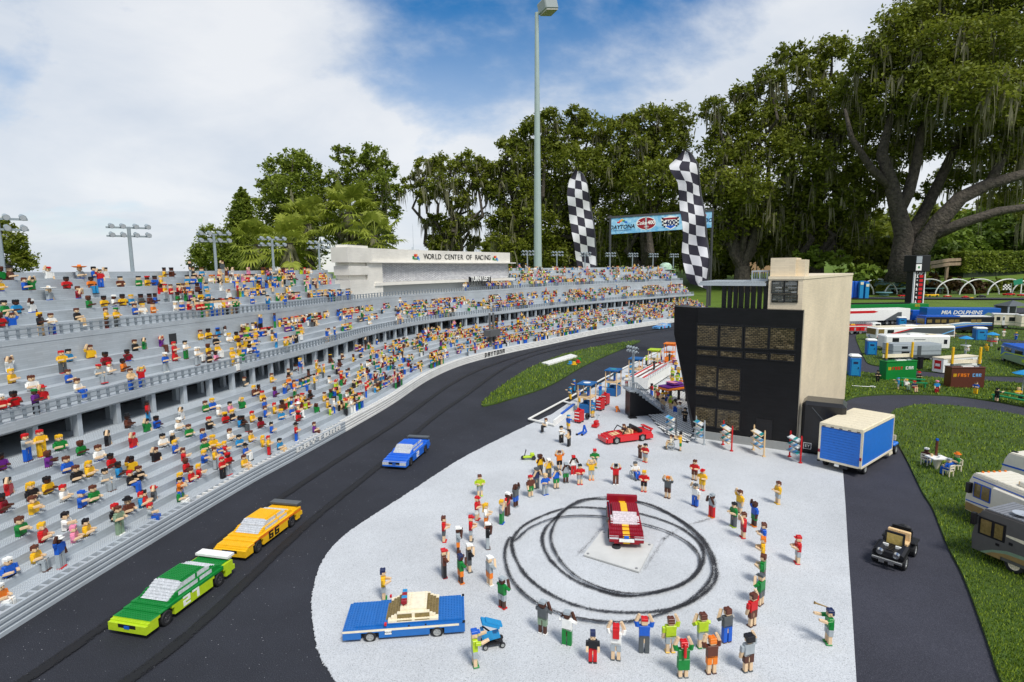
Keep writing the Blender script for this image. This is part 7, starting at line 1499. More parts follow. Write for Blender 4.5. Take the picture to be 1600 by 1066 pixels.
# portable toilets
for (u, v, hpx, wpx), lab in (((1334, 587, 34, 18), 'blue portable toilet with white roof next to the tan tower'), ((1360, 554, 25, 16), 'blue portable toilet beside the nose of the white motorhomes'), ((1408, 509, 14, 13), 'blue portable toilet behind the white motorhome roof'), ((1530, 531, 20, 17), 'blue portable toilet between the two parasols')):
    P = G(u, v, 0.012); k = PX(P); h = hpx * k; w = wpx * k * 0.85; t = thing('portable_toilet', lab, 'portable toilet', P, R(-20) + 0.0, 'blue portable toilets')
    slabs(t, [('cabin', (-w / 2, w / 2, -w / 2, w / 2, 0, h * .84), mat('toilet_blue', (0.01, 0.13, 0.42), rough=0.3, noise=0.06), 0.003), ('roof', (-w / 2 - 0.003, w / 2 + 0.003, -w / 2 - 0.003, w / 2 + 0.003, h * .842, h), 'W', 0.012 * h / 0.17), ('door', (-w * .36, w * .36, -w / 2 - 0.003, -w / 2, 0.01, h * .78), 'A'), ('door_vent', (-w * .2, w * .2, -w / 2 - 0.0045, -w / 2 - 0.003, h * .58, h * .68), 'Z'), ('handle', (w * .22, w * .28, -w / 2 - 0.006, -w / 2 - 0.003, h * .36, h * .44), 'K')])
# food stalls
for px, hpx, c, lab, posts, brd in (((1384, 594, 1431, 592), 28, 'G', 'green food stall with yellow posts and lettering', (1391, 1427), 'C'), ((1485, 606, 1537, 606), 31, 'X', 'brown food stall with yellow posts and lettering', (1493, 1533), 'C')):
    t, L = side_thing('food_stall', lab, 'food stall', px, 'stalls with yellow posts'); k = PX(t.location); h = hpx * k; W = 0.085
    brown = mat('stall_brown', (0.10, 0.028, 0.018), rough=0.3, noise=0.1); cm = pl('G') if c == 'G' else brown
    slabs(t, [('counter_front', (0, L, 0, 0.012, 0, h), cm), ('counter_top', (-0.004, L + 0.004, -0.004, W, h + 0.0004, h + 0.008), cm, 0.002), ('counter_side', (0, 0.012, 0.0125, W - 0.004, 0, h), cm), ('counter_side', (L - 0.012, L, 0.0125, W - 0.004, 0, h), cm), ('counter_back', (0.0125, L - 0.0125, W - 0.016, W - 0.005, 0, h), cm), ('menu_board', (0.0, L, W * .55, W * .55 + 0.008, h + 0.032, h + 0.062), brd), ('tray', (L * .35, L * .68, 0.01, 0.035, h + 0.0085, h + 0.014), 'W'), ('tray', (L * .72, L * .84, 0.012, 0.035, h + 0.0085, h + 0.017), 'E')])
    for x in (0.022, L - 0.022): b = MB(); b.box(x - 0.008, x + 0.008, W * .55 - 0.018, W * .55 - 0.002, h + 0.0085, h + 0.028); b.build('post_foot', pl('D'), t); b = MB(); b.box(x - 0.0075, x + 0.0075, W * .55 - 0.0175, W * .55 - 0.0025, h + 0.0285, h + 0.165, ch=0.002); b.build('post', pl('Y'), t)
    b = MB(); cells_ = 'FAST'; cw = L * 0.86 / 37; z = h * 0.64
    pixel_text(b, 'FAST', cw, 0.0052, 0.0012, frame((L * 0.36, -0.0002, z), (1, 0, 0), (0, -1, 0))); b.build('lettering', pl('R' if c == 'G' else 'O'), t)
    b = MB(); pixel_text(b, 'CAR', cw, 0.0052, 0.0012, frame((L * 0.76, -0.0002, z), (1, 0, 0), (0, -1, 0))); b.build('lettering', pl('W' if c == 'G' else 'U'), t)
    b = MB(); [b.box(L * .06 + q * cw * 1.4, L * .06 + q * cw * 1.4 + cw * .8, -0.0014, 0.0, z - 0.013, z + 0.013) for q in range(3)]; b.build('flag_mark', pl('Y'), t)
t, L = side_thing('kiosk', 'white kiosk with a red poster behind the brown food stall', 'kiosk', (1473, 583, 1526, 578)); slabs(t, [('body', (0, L, 0, 0.10, 0, 0.128), 'W', 0.002), ('roof', (-0.004, L + 0.004, -0.004, 0.104, 0.1285, 0.136), 'C'), ('hatch', (L * .25, L * .85, -0.002, 0.001, 0.085, 0.11), 'K'), ('shelf', (L * .25, L * .85, -0.014, -0.0022, 0.078, 0.083), 'W'), ('poster', (-0.0015, 0.001, 0.02, 0.08, 0.03, 0.11), 'R'), ('poster_field', (-0.0025, -0.0015, 0.03, 0.07, 0.055, 0.08), 'W')])
P = G(1437, 577, 0.012); t = thing('bin', 'black tall bin beside the green food stall', 'bin', P); slabs(t, [('body', (-0.018, 0.018, -0.018, 0.018, 0, 0.11), 'K', 0.003), ('lid', (-0.021, 0.021, -0.021, 0.021, 0.1105, 0.118), 'K')])
# benches
for px, lab in (((1407, 604, 1449, 607), 'green bench with three seated campers before the green stall'), ((1548, 625, 1625, 640), 'green bench at the right edge under the blue parasol')):
    t, L = side_thing('bench', lab, 'bench', px, 'green benches on the lawn')
    gm = mat('bench_green', (0.01, 0.25, 0.09), rough=0.3); slabs(t, [('seat_plank', (0, L, 0, 0.014, 0.036, 0.043), gm), ('seat_plank', (0, L, 0.017, 0.031, 0.036, 0.043), gm), ('table_plank', (0.01, L - 0.01, 0.045, 0.075, 0.056, 0.064), gm), ('leg', (0.01, 0.018, 0.002, 0.07, 0, 0.0355), gm), ('leg', (L - 0.018, L - 0.01, 0.002, 0.07, 0, 0.0355), gm)])
# parasols with tables
for (u, v), lab in (((1508, 548), 'blue parasol over a white table behind the yellow posts of the brown stall'), ((1549, 541), 'blue parasol over a table by the blue portable toilet'), ((1597, 612), 'blue parasol at the right edge over the green bench')):
    P = G(u, v, 0.012); t = thing('parasol', lab, 'parasol', P, 0, 'blue parasols')
    b = MB(); b.cyl((0, 0, 0), (0, 0, 0.155), 0.004, 0.004, 8); b.build('pole', pl('E'), t); b = MB(); b.lathe([(0.001, 0.172), (0.03, 0.163), (0.072, 0.142), (0.071, 0.139), (0.03, 0.158), (0.001, 0.166)], 8); b.build('canopy', pl('A'), t)
    if u != 1597: b = MB(); b.cyl((0, 0, 0.058), (0, 0, 0.065), 0.05, 0.05, 14); b.build('table_top', pl('W' if u == 1508 else 'R'), t); b = MB(); b.cyl((0, 0, 0.0), (0, 0, 0.0575), 0.012, 0.008, 8); b.build('table_leg', pl('W'), t)
def chair(P, rz, lab, grp='white garden chairs'):
    t = thing('garden_chair', lab, 'chair', P, rz, grp); b = MB(); b.box(-0.016, 0.016, -0.014, 0.016, 0.026, 0.031); b.build('seat', pl('C'), t); b = MB(); [b.box(-0.016, 0.016, -0.018, -0.0145, z, z + 0.006) for z in (0.040, 0.052)]; b.box(-0.017, -0.0125, -0.0182, -0.0142, 0.031, 0.058); b.box(0.0125, 0.017, -0.0182, -0.0142, 0.031, 0.058); b.build('backrest', pl('C'), t)
    for x in (-0.0135, 0.0135):
        for y in (-0.0135, 0.0135): b = MB(); b.box(x - 0.002, x + 0.002, y - 0.002, y + 0.002, 0, 0.0258); b.build('leg', pl('C'), t)
        b = MB(); b.box(x - 0.0022, x + 0.0022, -0.014, 0.014, 0.041, 0.0445); b.build('armrest', pl('C'), t)
def sitter(P, rz, e, lab): figure(P + Vector((0, 0, 0.0315)), rz + math.pi / 2, *e, 'K', 'fold', lab, 'campers on the lawns', 1.0)
P0 = G(1463, 733, 0.012); t = thing('garden_table', 'white pedestal table set with cups between three seated figures', 'table', P0); b = MB(); b.prism([(-0.04, -0.03), (0.04, -0.03), (0.04, 0.03), (-0.04, 0.03)], 0.056, 0.061); b.build('top', pl('W'), t); b = MB(); b.lathe([(0.006, 0.0), (0.012, 0.02), (0.024, 0.056)], 10); b.build('pedestal', pl('C'), t)
for x, y, c in ((-0.02, 0.01, 'T'), (0.0, -0.012, 'W'), (0.016, 0.012, 'S')): tt_ = thing('cup', '%s cup on the white garden table' % CNAME[c], 'cup', P0 + Vector((x, y, 0.0612))); b = MB(); b.cyl((0, 0, 0), (0, 0, 0.012), 0.005, 0.006, 8); b.build('bowl', pl(c), tt_)
P = P0 + Vector((0.008, 0.02, 0.0612)); t = thing('folded_parasol', 'closed brown parasol with blue tip standing on the garden table', 'parasol', P); b = MB(); b.cyl((0, 0, 0), (0, 0, 0.075), 0.006, 0.006, 8); b.build('cloth', pl('N'), t); b = MB(); b.cyl((0, 0, 0.0755), (0, 0, 0.085), 0.0065, 0.0065, 8); b.build('tip', pl('B'), t)
for (u, v, deg), e, lab in (((1446, 726, -60), ('N', 'W', 'cap', 'N', 'sit', 'B'), 'figure in a brown top and white cap sitting left of the garden table'), ((1481, 744, 20), ('F', 'E', 'cap', 'B', 'sit', 'B'), 'figure in blue with a grey cap sitting nearest at the garden table'), ((1494, 735, 75), ('F', 'O', 'hat', 'G', 'sit', 'B'), 'figure in green with an orange hat sitting right of the garden table')):
    P = G(u, v, 0.012); chair(P, R(deg), 'white garden chair under the ' + lab.split(' in ')[1].replace('sitting ', '') if False else 'white garden chair ' + ('left of' if u == 1446 else 'nearest the lens at' if u == 1481 else 'right of') + ' the garden table'); sitter(P, R(deg), e, lab)
LAWNF = [(1371, 597, 'F', 'K', 'hat', 'K', 'pants', 'K', 'fold', -110, 'in black left of the green stall'), (1403, 609, 'F', 'A', 'cap', 'A', 'shorts', 'E', 'reach', 150, 'left of the bench'), (1416, 603, 'F', 'Y', 'hair', 'W', 'sit', 'S', 'cheer', -90, 'on the green bench with a raised arm'), (1428, 606, 'F', 'R', 'cap', 'Z', 'sit_shorts', 'R', 'fold', -90, 'seated on the green bench'), (1435, 599, 'F', 'R', 'hat', 'K', 'pants', 'K', 'fold', -90, 'behind the green bench'),
         (1463, 614, 'F', 'P', 'cap', 'A', 'pants', 'M', 'down', -90, 'between the two stalls'), (1524, 616, 'F', 'N', 'cap', 'B', 'pants', 'Y', 'fold', 200, 'before the brown stall'), (1557, 627, 'F', 'K', 'hair', 'K', 'shorts', 'K', 'reach', 0, 'bare-legged at the end of the right bench'), (1591, 617, 'F', 'T', 'hair', 'Y', 'sit', 'K', 'fold', -100, 'on the right bench under the parasol'),
         (1568, 526, 'F', 'R', 'cap', 'W', 'pants', 'C', 'fold', -100, 'in front of the cream caravan'), (1587, 531, 'F', 'Y', 'hat', 'B', 'pants', 'B', 'fold', 200, 'in blue near the right caravan'), (1490, 528, 'F', 'N', 'hair', 'T', 'shorts', 'T', 'fold', 0, 'at the tail of the white motorhome'), (1512, 549, 'F', 'W', 'cap', 'W', 'sit', 'E', 'fold', 180, 'at the white table under the parasol'), (1541, 545, 'F', 'Y', 'hair', 'Y', 'sit', 'Y', 'fold', 30, 'at the red table under the parasol'), (1556, 538, 'F', 'Y', 'hair', 'W', 'pants', 'C', 'fold', 200, 'behind the red table'), (1359, 532, 'F', 'Y', 'cap', 'A', 'pants', 'A', 'fold', -90, 'behind the toilet at the motorhome nose'), (1376, 545, 'F', 'W', 'cap', 'Q', 'shorts', 'W', 'fold', 180, 'crouching by the motorhome nose')]
for u, v, sk, ha, hk, sh, lg, bo, po, deg, wh in LAWNF:
    a, b_, c = describe(sk, ha, hk, sh, lg, bo, po); figure(G(u, v, 0.012 if 'sit' not in lg else 0.05), R(deg), sk, ha, hk, sh, lg, bo, 'K', po, '%s, %s%s, %s' % (a, b_, c, wh), 'campers on the lawns', 1.0)
P = G(1580, 496, 0.004); t = thing('tent', 'dark grey gazebo tent with pale poles at the right edge', 'tent', P); k = PX(P) * 1.0
for x in (-0.2, 0.2):
    for y in (-0.15, 0.15): b = MB(); b.box(x - 0.01, x + 0.01, y - 0.01, y + 0.01, 0, 0.22); b.build('pole', pl('E'), t)
b = MB(); b.add([(-0.22, -0.17, 0.22), (0.22, -0.17, 0.22), (0.22, 0.17, 0.22), (-0.22, 0.17, 0.22), (0, 0, 0.32)], [(0, 1, 4), (1, 2, 4), (2, 3, 4), (3, 0, 4), (3, 2, 1, 0)]); b.build('roof', pl('D'), t); slabs(t, [('side_cloth', (-0.19, 0.19, 0.13, 0.14, 0.0, 0.219), 'D'), ('counter', (-0.18, 0.18, -0.14, -0.06, 0.0, 0.09), 'K')])
P = G(1360, 605, 0.013); t = thing('cable_cover', 'small white cable loop on the lawn by the tan tower', 'cable', P); b = MB(); b.tube([(-0.12, 0.05, 0.004), (-0.06, 0.01, 0.004), (0, 0, 0.004)], 0.003, 6); b.lathe([(0.010, 0.0), (0.022, 0.002), (0.022, 0.006), (0.010, 0.004)], 14, 0, Matrix.Translation((0.02, 0, 0))); b.build('loop', pl('W'), t)

# scoring pylon
P = G(1426, 484, 0.0); k = PX(P); t = thing('scoring_pylon', 'tall black scoring pylon with red numerals and a black box head', 'scoreboard', P, R(12)); w = 24 * k; H = 84 * k; z1 = H * .70
b = MB(); b.box(-w * .36, w * .36, -w * .3, w * .3, 0, z1); b.build('column', pl('K'), t); [MB().box(x - w * .035, x + w * .035, -w * .34, -w * .24, 0, z1).build('white_edge', pl('W'), t) for x in (-w * .385, w * .395)]
b = MB(); b.box(-w * .52, w * .62, -w * .45, w * .45, z1 + 0.001, H, ch=0.01); b.build('head', pl('K'), t); b = MB(); b.box(-w * .5, -w * .08, -w * .47, -w * .45, z1 + (H - z1) * .52, H * .98); b.build('sign', pl('E'), t); b = MB(); b.box(-w * .5, -w * .08, -w * .47, -w * .45, z1 + (H - z1) * .08, z1 + (H - z1) * .46); b.build('sign', pl('W'), t); b = MB(); b.cyl((-w * .29, -w * .47, z1 + (H - z1) * .27), (-w * .29, -w * .475, z1 + (H - z1) * .27), w * .08, w * .08, 10); b.build('sign_dot', pl('G'), t)
for q in range(8):
    zz = z1 * (0.88 - q * 0.11); b = MB(); pixel_text(b, '%d' % (q % 3 * 2 + 1 if q % 3 != 2 else 4), w * .05, z1 * .014, 0.002, frame((-w * .16, -w * .3, zz), (1, 0, 0), (0, -1, 0))) if ('%d' % (q % 3 * 2 + 1 if q % 3 != 2 else 4)) in PIXF else b.box(-w * .2, -w * .12, -w * .302, -w * .3, zz, zz + 0.02); b.build('numeral', pl('W'), t); b = MB(); b.box(w * .0, w * .28, -w * .31, -w * .3, zz - z1 * .035, zz + z1 * .035); b.build('red_panel', pl('R'), t)
me = text_mesh('LAP', w * .3, 0.002, pl('W')); me.transform(frame((0, -w * .305, z1 * .955), (1, 0, 0), (0, -1, 0))); link('lettering', me, t)
# hoop edging, park bench, blue lockers, far model cars
WH = mat('hoop_white', (0.62, 0.62, 0.60), rough=0.4)
for q, u in enumerate((1334, 1373, 1413, 1453, 1492, 1533, 1574, 1615)):
    P = G(u, 460.5, 0.0); k = PX(P); t = thing('hoop', 'white garden hoop, number %d from the tan tower in the overlapping row' % (q + 1) if False else 'white hoop of the overlapping garden edging ' + ('nearest the tan tower', 'over the blue lockers', 'left of the scoring pylon', 'just right of the scoring pylon', 'above the small red cars', 'above the black toy car', 'by the chequered flag', 'cut by the right edge')[q], 'hoop', P, 0, 'white garden hoops')
    b = MB(); b.tube([(31 * k * math.cos(a_), (q % 2) * 0.08, 24 * k * math.sin(a_)) for a_ in np.linspace(0, math.pi, 19)], 1.0 * k, 6); b.build('arc', WH, t)
TEAL = mat('bench_teal', (0.10, 0.20, 0.19), rough=0.5, noise=0.12, nscale=8)
a_, L, rz = seg(1372, 459, 1468, 458, 0.0); k = PX(a_); t = thing('park_bench', 'long teal wooden park bench behind the white hoops', 'bench', a_, rz)
for z in (11, 17): b = MB(); b.box(0, L, 0.25, 0.29, z * k, (z + 4.8) * k); b.build('back_slat', TEAL, t)
for y in (-0.2, -0.05, 0.1): b = MB(); b.box(0, L, y, y + 0.12, 7 * k, 8.2 * k); b.build('seat_slat', TEAL, t)
for x in (0.1, L * .5, L - 0.1): b = MB(); b.box(x - 0.03, x + 0.03, -0.15, 0.3, 0, 6.9 * k); b.build('leg', mat('bench_leg', (0.04, 0.05, 0.05), rough=0.5), t)
a_, L, rz = seg(1328, 466, 1357, 466, 0.0); k = PX(a_); t = thing('locker_block', 'block of ribbed bright blue cabins with two azure posts', 'cabin', a_, rz)
for q in range(5): b = MB(); b.box(L * q / 5 + 0.004, L * (q + 1) / 5 - 0.004, 0, 0.4, 0, 26 * k, ch=0.02); b.build('cabin', pl('B'), t)
for x, z in ((L * .52, 27), (L * .82, 24)): b = MB(); b.box(x - 0.05, x + 0.05, -0.12, -0.02, 0, z * k); b.build('post', pl('A'), t); b = MB(); b.box(x - 0.04, x + 0.04, -0.13, -0.12, (z - 6) * k, (z - 2) * k); b.build('label_plate', pl('C'), t)
for (u, v, w), lab in (((1381, 462, 24), 'flat teal disc table in front of the teal bench'), ((1362, 455, 17), 'smaller teal disc table by the blue cabins')): P = G(u, v, 0.0); k = PX(P); t = thing('disc_table', lab, 'table', P); b = MB(); b.lathe([(0.001, 6 * k), (w * .45 * k, 5.6 * k), (w * .5 * k, 4.5 * k), (w * .4 * k, 3.6 * k), (w * .25 * k, 2 * k), (w * .28 * k, 0)], 18); b.build('disc', mat('disc_teal', (0.10, 0.22, 0.25), rough=0.4), t)
for (u, v, w), c, c2, lab in (((1411, 464, 14), 'R', 'K', 'red toy car left of the scoring pylon'), ((1455, 464, 20), 'Y', 'K', 'yellow flat toy car right of the scoring pylon'), ((1480, 464.5, 11), 'R', 'C', 'red toy car with cream roof'), ((1508, 465.5, 10), 'R', 'R', 'plain red toy car under the third hoop'), ((1518, 466.5, 6), 'Y', 'Y', 'tiny yellow toy kart'), ((1533, 465, 13), 'K', 'D', 'black toy car under a hoop'), ((1576, 462, 16), 'R', 'K', 'red toy car beside the chequered flag'), ((1335, 465, 16), 'B', 'W', 'blue and white toy car by the blue cabins'), ((1597, 463, 14), 'R', 'E', 'red toy car at the right edge')):
    P = G(u, v, 0.0); k = PX(P); L = w * k; t = thing('toy_car', lab, 'toy car', P, R(4), 'toy cars on the far lane')
    slabs(t, [('body', (-L / 2, L / 2, -L * .2, L * .2, L * .06, L * .2), c, L * .03), ('cabin', (-L * .2, L * .22, -L * .16, L * .16, L * .201, L * .31), c2, L * .04)])
    for x in (-L * .3, L * .3):
        for s in (-1, 1): wheel(t, x, s * L * .19, L * .08, L * .06, RIMD, s)
P = G(1578, 461, 0.0); k = PX(P); t = thing('chequered_flag', 'small chequered flag on a pole under the hoops at right', 'flag', P); b = MB(); b.box(-0.6 * k, 0.6 * k, -0.02, 0.0, 0, 18 * k); b.build('pole', pl('W'), t)
b = MB(); [b.box((-13 + i * 2.4) * k, (-10.6 + i * 2.4) * k, -0.025, -0.012, (8 + j * 2.2) * k, (10.2 + j * 2.2) * k, (i + j) % 2) for i in range(5) for j in range(4)]; b.build('cloth', [pl('W'), pl('K')], t)
P = G(1594, 461, 0.0); t = thing('green_flag', 'green flag on a white pole at the right edge', 'flag', P); b = MB(); b.box(-0.6 * k, 0.6 * k, -0.02, 0.0, 0, 22 * k); b.build('pole', pl('W'), t); b = MB(); b.box(-9 * k, 5 * k, -0.03, -0.02, 17 * k, 25 * k, 0, Matrix.Rotation(R(-12), 4, 'Y')); b.build('cloth', mat('flag_green', (0.01, 0.22, 0.12), rough=0.5), t)

# ================================================================ TALL POLE, FLAGS, BANNER
POLE = mat('pole_galvanised', (0.34, 0.42, 0.40), rough=0.45, noise=0.06, nscale=6)
DL = 13.5; Pb = AT(840.5, 440, DL); Pt = AT(837.5, 20, DL); k = PX(AT(838, 200, DL)); t = thing('street_light', 'very tall pale green-grey street light pole with a square lamp head', 'street light', (Pb.x, Pb.y, 0))
zt = Pt.z; b = MB(); b.cyl((0, 0, 0), (0, 0, zt), 7.2 * k, 2.9 * k, 14); b.build('pole', POLE, t)
b = MB(); b.bar((0, 0, zt - 0.03), (0.16, -0.02, zt + 0.05), 0.05); b.build('bracket', POLE, t)
b = MB(); M = Matrix.Translation((0.26, -0.03, zt + 0.05)) @ Matrix.Rotation(R(-12), 4, 'Y') @ Matrix.Rotation(R(28), 4, 'Z'); b.box(-0.17, 0.17, -0.17, 0.17, -0.05, 0.19, 0, M, ch=0.02); h_ = b.build('lamp_head', mat('lamp_head_grey', (0.30, 0.34, 0.34), rough=0.4), t); b = MB(); b.box(-0.15, 0.15, -0.15, 0.15, -0.07, -0.0505, 0, M); b.build('lens', mat('lamp_lens', (0.55, 0.52, 0.46), rough=0.2), h_)
FLAGM = [mat('flag_white', (0.66, 0.66, 0.68), rough=0.8), mat('flag_black', (0.022, 0.020, 0.034), rough=0.8)]
def feather_flag(lab, D, outline, ncol, nrow, amp):
    """tall cloth flag: rows of (v, u_left, u_right) traced in its own plane at distance D, hanging in folds"""
    v0, v1 = outline[0][0], outline[-1][0]; base = AT((outline[-1][1] + outline[-1][2]) / 2, v1, D); t = thing('feather_flag', lab, 'flag', (base.x, base.y, base.z)); V, F, MI = [], [], []
    vs = [o_[0] for o_ in outline]; ul = [o_[1] for o_ in outline]; ur = [o_[2] for o_ in outline]; n = 6
    def pt(i, j):
        v = v0 + (v1 - v0) * i / (nrow * n); a_, b_ = np.interp(v, vs, ul), np.interp(v, vs, ur); w = j / (ncol * n); u = a_ + (b_ - a_) * w
        p = AT(u, v + (w - 0.5) * 9, D); p.y += amp * math.sin(w * 5.5 + i * 0.11) * (0.4 + 0.6 * i / (nrow * n)) + amp * 0.5 * math.sin(i * 0.23 + w * 3); return p - base
    NI, NJ = nrow * n + 1, ncol * n + 1
    pts = [[pt(i, j) for j in range(NJ)] for i in range(NI)]
    for back in (0, 1):
        for i in range(NI):
            for j in range(NJ): q = pts[i][j]; V.append((q.x, q.y + back * 0.006, q.z))
    o_ = NI * NJ
    for i in range(NI - 1):
        for j in range(NJ - 1):
            a_, b_, c, d = i * NJ + j, i * NJ + j + 1, (i + 1) * NJ + j + 1, (i + 1) * NJ + j; m_ = (i // n + j // n) % 2
            F += [(a_, d, c, b_), (o_ + a_, o_ + b_, o_ + c, o_ + d)]; MI += [1 - m_, 1 - m_]
    me = bpy.data.meshes.new('cloth'); me.from_pydata(V, [], F); [me.materials.append(M) for M in FLAGM]; me.polygons.foreach_set('material_index', MI); me.polygons.foreach_set('use_smooth', [True] * len(F)); me.update(); link('cloth', me, t)
    b = MB(); top = pts[0][NJ // 2]; side = [pts[i][NJ - 1] + Vector((0.012, 0.01, 0)) for i in range(0, NI, 6)]; b.tube([Vector((side[-1].x, side[-1].y, -base.z))] + side[::-1] + [top + Vector((0, 0, 0.01))], 0.012 if D < 8 else 0.02, 6); b.build('pole', mat('flag_pole', (0.05, 0.05, 0.055), rough=0.4), t)
feather_flag('taller chequered feather flag close behind the black building', 6.2, [(236, 1070, 1078), (250, 1060, 1086), (262, 1047, 1089), (272, 1049, 1091), (290, 1059, 1095), (320, 1062, 1098), (360, 1064, 1101), (400, 1067, 1105), (440, 1074, 1107), (448, 1080, 1108)], 3, 13, 0.05)
feather_flag('smaller chequered feather flag behind the grandstand, right of the tall light pole', 15.0, [(268, 900, 910), (285, 890, 917), (305, 886, 921), (330, 888, 925), (370, 893, 929), (412, 901, 931), (425, 904, 931)], 3, 11, 0.10)
# sponsor banner
D = 14.5; A_, B_ = AT(954, 341, D), AT(1114, 330, D); x = (B_ - A_); Lb = x.length; x.normalize(); nb = Vector((0, -1, 0)); k = PX(A_); hb = 25 * k
t = thing('banner', 'light blue race sponsor banner with badges strung between two black poles', 'banner', A_); up = nb.cross(x); up = Vector((0, 0, 1)) - x * x.z; up.normalize(); nn = x.cross(up)
if nn.y > 0: nn = -nn
M = Matrix(((x.x, up.x, nn.x, 0), (x.y, up.y, nn.y, 0), (x.z, up.z, nn.z, 0), (0, 0, 0, 1)))
def bp(u, v): return ((u - 954) / 160 * Lb, (340 - (u - 954) * 11 / 160 - v) / 1.0 * k)
b = MB(); b.box(0, Lb, -hb, 0, -0.006, 0.006, 0, M)
BM = bpy.data.materials.new('banner_cloth'); BM.use_nodes = True; tn = BM.node_tree; bs = tn.nodes['Principled BSDF']; bs.inputs['Roughness'].default_value = 0.6
g_ = N(tn, 'ShaderNodeTexCoord'); w_ = N(tn, 'ShaderNodeTexNoise', Scale=3.5, Detail=2.0, Distortion=2.5); tn.links.new(g_.outputs['Object'], w_.inputs['Vector']); cr_ = N(tn, 'ShaderNodeValToRGB'); tn.links.new(w_.outputs['Fac'], cr_.inputs[0]); cr_.color_ramp.elements[0].position = 0.35; cr_.color_ramp.elements[0].color = (0.10, 0.36, 0.62, 1); cr_.color_ramp.elements[1].position = 0.65; cr_.color_ramp.elements[1].color = (0.34, 0.60, 0.76, 1); tn.links.new(cr_.outputs[0], bs.inputs['Base Color'])
b.build('cloth', BM, t)
def flat(nm, poly, c, lift):
    b = MB(); b.prism(poly, 0.006, 0.006 + lift, 0, M); b.build(nm, pl(c), t)
def ell(cx, cy, rx, ry, n=20): return [(cx + rx * math.cos(q * 2 * math.pi / n), cy + ry * math.sin(q * 2 * math.pi / n)) for q in range(n)]
def btext(s, cx, cy, size, c, lift, sq=1.0, bold=0.0, shear=0.0):
    me = text_mesh(s, size, 0.001, pl(c), squeeze=sq, bold=bold, shear=shear); me.transform(M @ Matrix.Translation((cx, cy, 0.006 + lift))); link('lettering', me, t)
X = lambda u: (u - 954) / 160 * Lb
btext('DAYTONA', X(971), -hb * .60, hb * .34, 'K', 0.002, 0.95, 0.004, 0.3); btext('INTERNATIONAL SPEEDWAY', X(971), -hb * .80, hb * .09, 'Z', 0.002, 1.0, 0.0)
for q, c in enumerate('ROYGB'): flat('rainbow', [(X(964) + q * 0.045, -hb * .34 + (q if q < 3 else 4 - q) * 0.03), (X(964) + q * 0.045 + 0.07, -hb * .36 + (q if q < 3 else 4 - q) * 0.03), (X(964) + q * 0.045 + 0.07, -hb * .27 + (q if q < 3 else 4 - q) * 0.03), (X(964) + q * 0.045, -hb * .25 + (q if q < 3 else 4 - q) * 0.03)], c, 0.002 + q * 0.0004)
flat('badge_rim', ell(X(1009), -hb * .47, 15.5 * k, hb * .40), 'W', 0.002); flat('badge', ell(X(1009), -hb * .47, 14.5 * k, hb * .36), 'M', 0.004); btext('Coke', X(1001.5), -hb * .44, hb * .32, 'W', 0.006, 0.9, 0.003, 0.25); btext('400', X(1017), -hb * .44, hb * .32, 'W', 0.006, 0.95, 0.004); btext('ZERO', X(1009), -hb * .68, hb * .12, 'W', 0.006)
flat('badge_bar', [(X(1007.6), -hb * .86), (X(1010.4), -hb * .86), (X(1010.4), -hb * .08), (X(1007.6), -hb * .08)], 'E', 0.005)
flat('shield', [(X(1032), -hb * .25), (X(1036), -hb * .74), (X(1047), -hb * .96), (X(1058), -hb * .74), (X(1062), -hb * .25), (X(1047), -hb * .10)][::1], 'W', 0.002); flat('shield_field', [(X(1038), -hb * .70), (X(1047), -hb * .90), (X(1056), -hb * .70)], 'B', 0.004); flat('shield_band', [(X(1035), -hb * .22), (X(1059), -hb * .22), (X(1059), -hb * .34), (X(1035), -hb * .34)][::-1], 'M', 0.004); btext('400', X(1047), -hb * .55, hb * .44, 'Z', 0.005, 1.0, 0.006)
for i in range(6):
    for j in range(2):
        for s in (-1, 1):
            if (i + j) % 2: cx, cy = X(1047) + s * (9.5 + j * 2.6) * k, -hb * (.24 + i * .10); flat('check', [(cx - 1.3 * k, cy - hb * .05), (cx + 1.3 * k, cy - hb * .05), (cx + 1.3 * k, cy + hb * .05), (cx - 1.3 * k, cy + hb * .05)], 'K', 0.006)
btext('no', X(1106), -hb * .5, hb * .5, 'Z', 0.002, 1.0, 0.003, 0.2); btext('m', X(1101), -hb * .2, hb * .3, 'R', 0.002)
b = MB(); b.bar(M @ Vector((-0.08, 0.02, 0)), M @ Vector((Lb + 0.02, 0.02, 0)), 0.045); b.build('top_rail', mat('flag_pole', 0), t)
for q in (0, Lb): pz = M @ Vector((q, 0.04, 0.02)); b = MB(); b.cyl((pz.x, pz.y + 0.03, -A_.z), (pz.x, pz.y + 0.03, pz.z + 0.03), 0.03, 0.03, 8); b.build('pole', mat('flag_pole', 0), t)
# big round cap among the top spectators and small hand flag
P = AT(1040, 416, 12.2); t = thing('giant_hat', 'giant pale green patterned cap among the highest far spectators', 'hat', P); b = MB(); b.lathe([(0.13, -0.06), (0.135, -0.02), (0.115, 0.03), (0.07, 0.065), (0.001, 0.08)], 18); b.build('crown', mat('cap_green', (0.35, 0.48, 0.36), rough=0.6, noise=0.5, nscale=12), t); b = MB(); b.box(-0.12, 0.16, -0.20, -0.05, -0.075, -0.062); b.build('brim', mat('cap_green', 0), t)

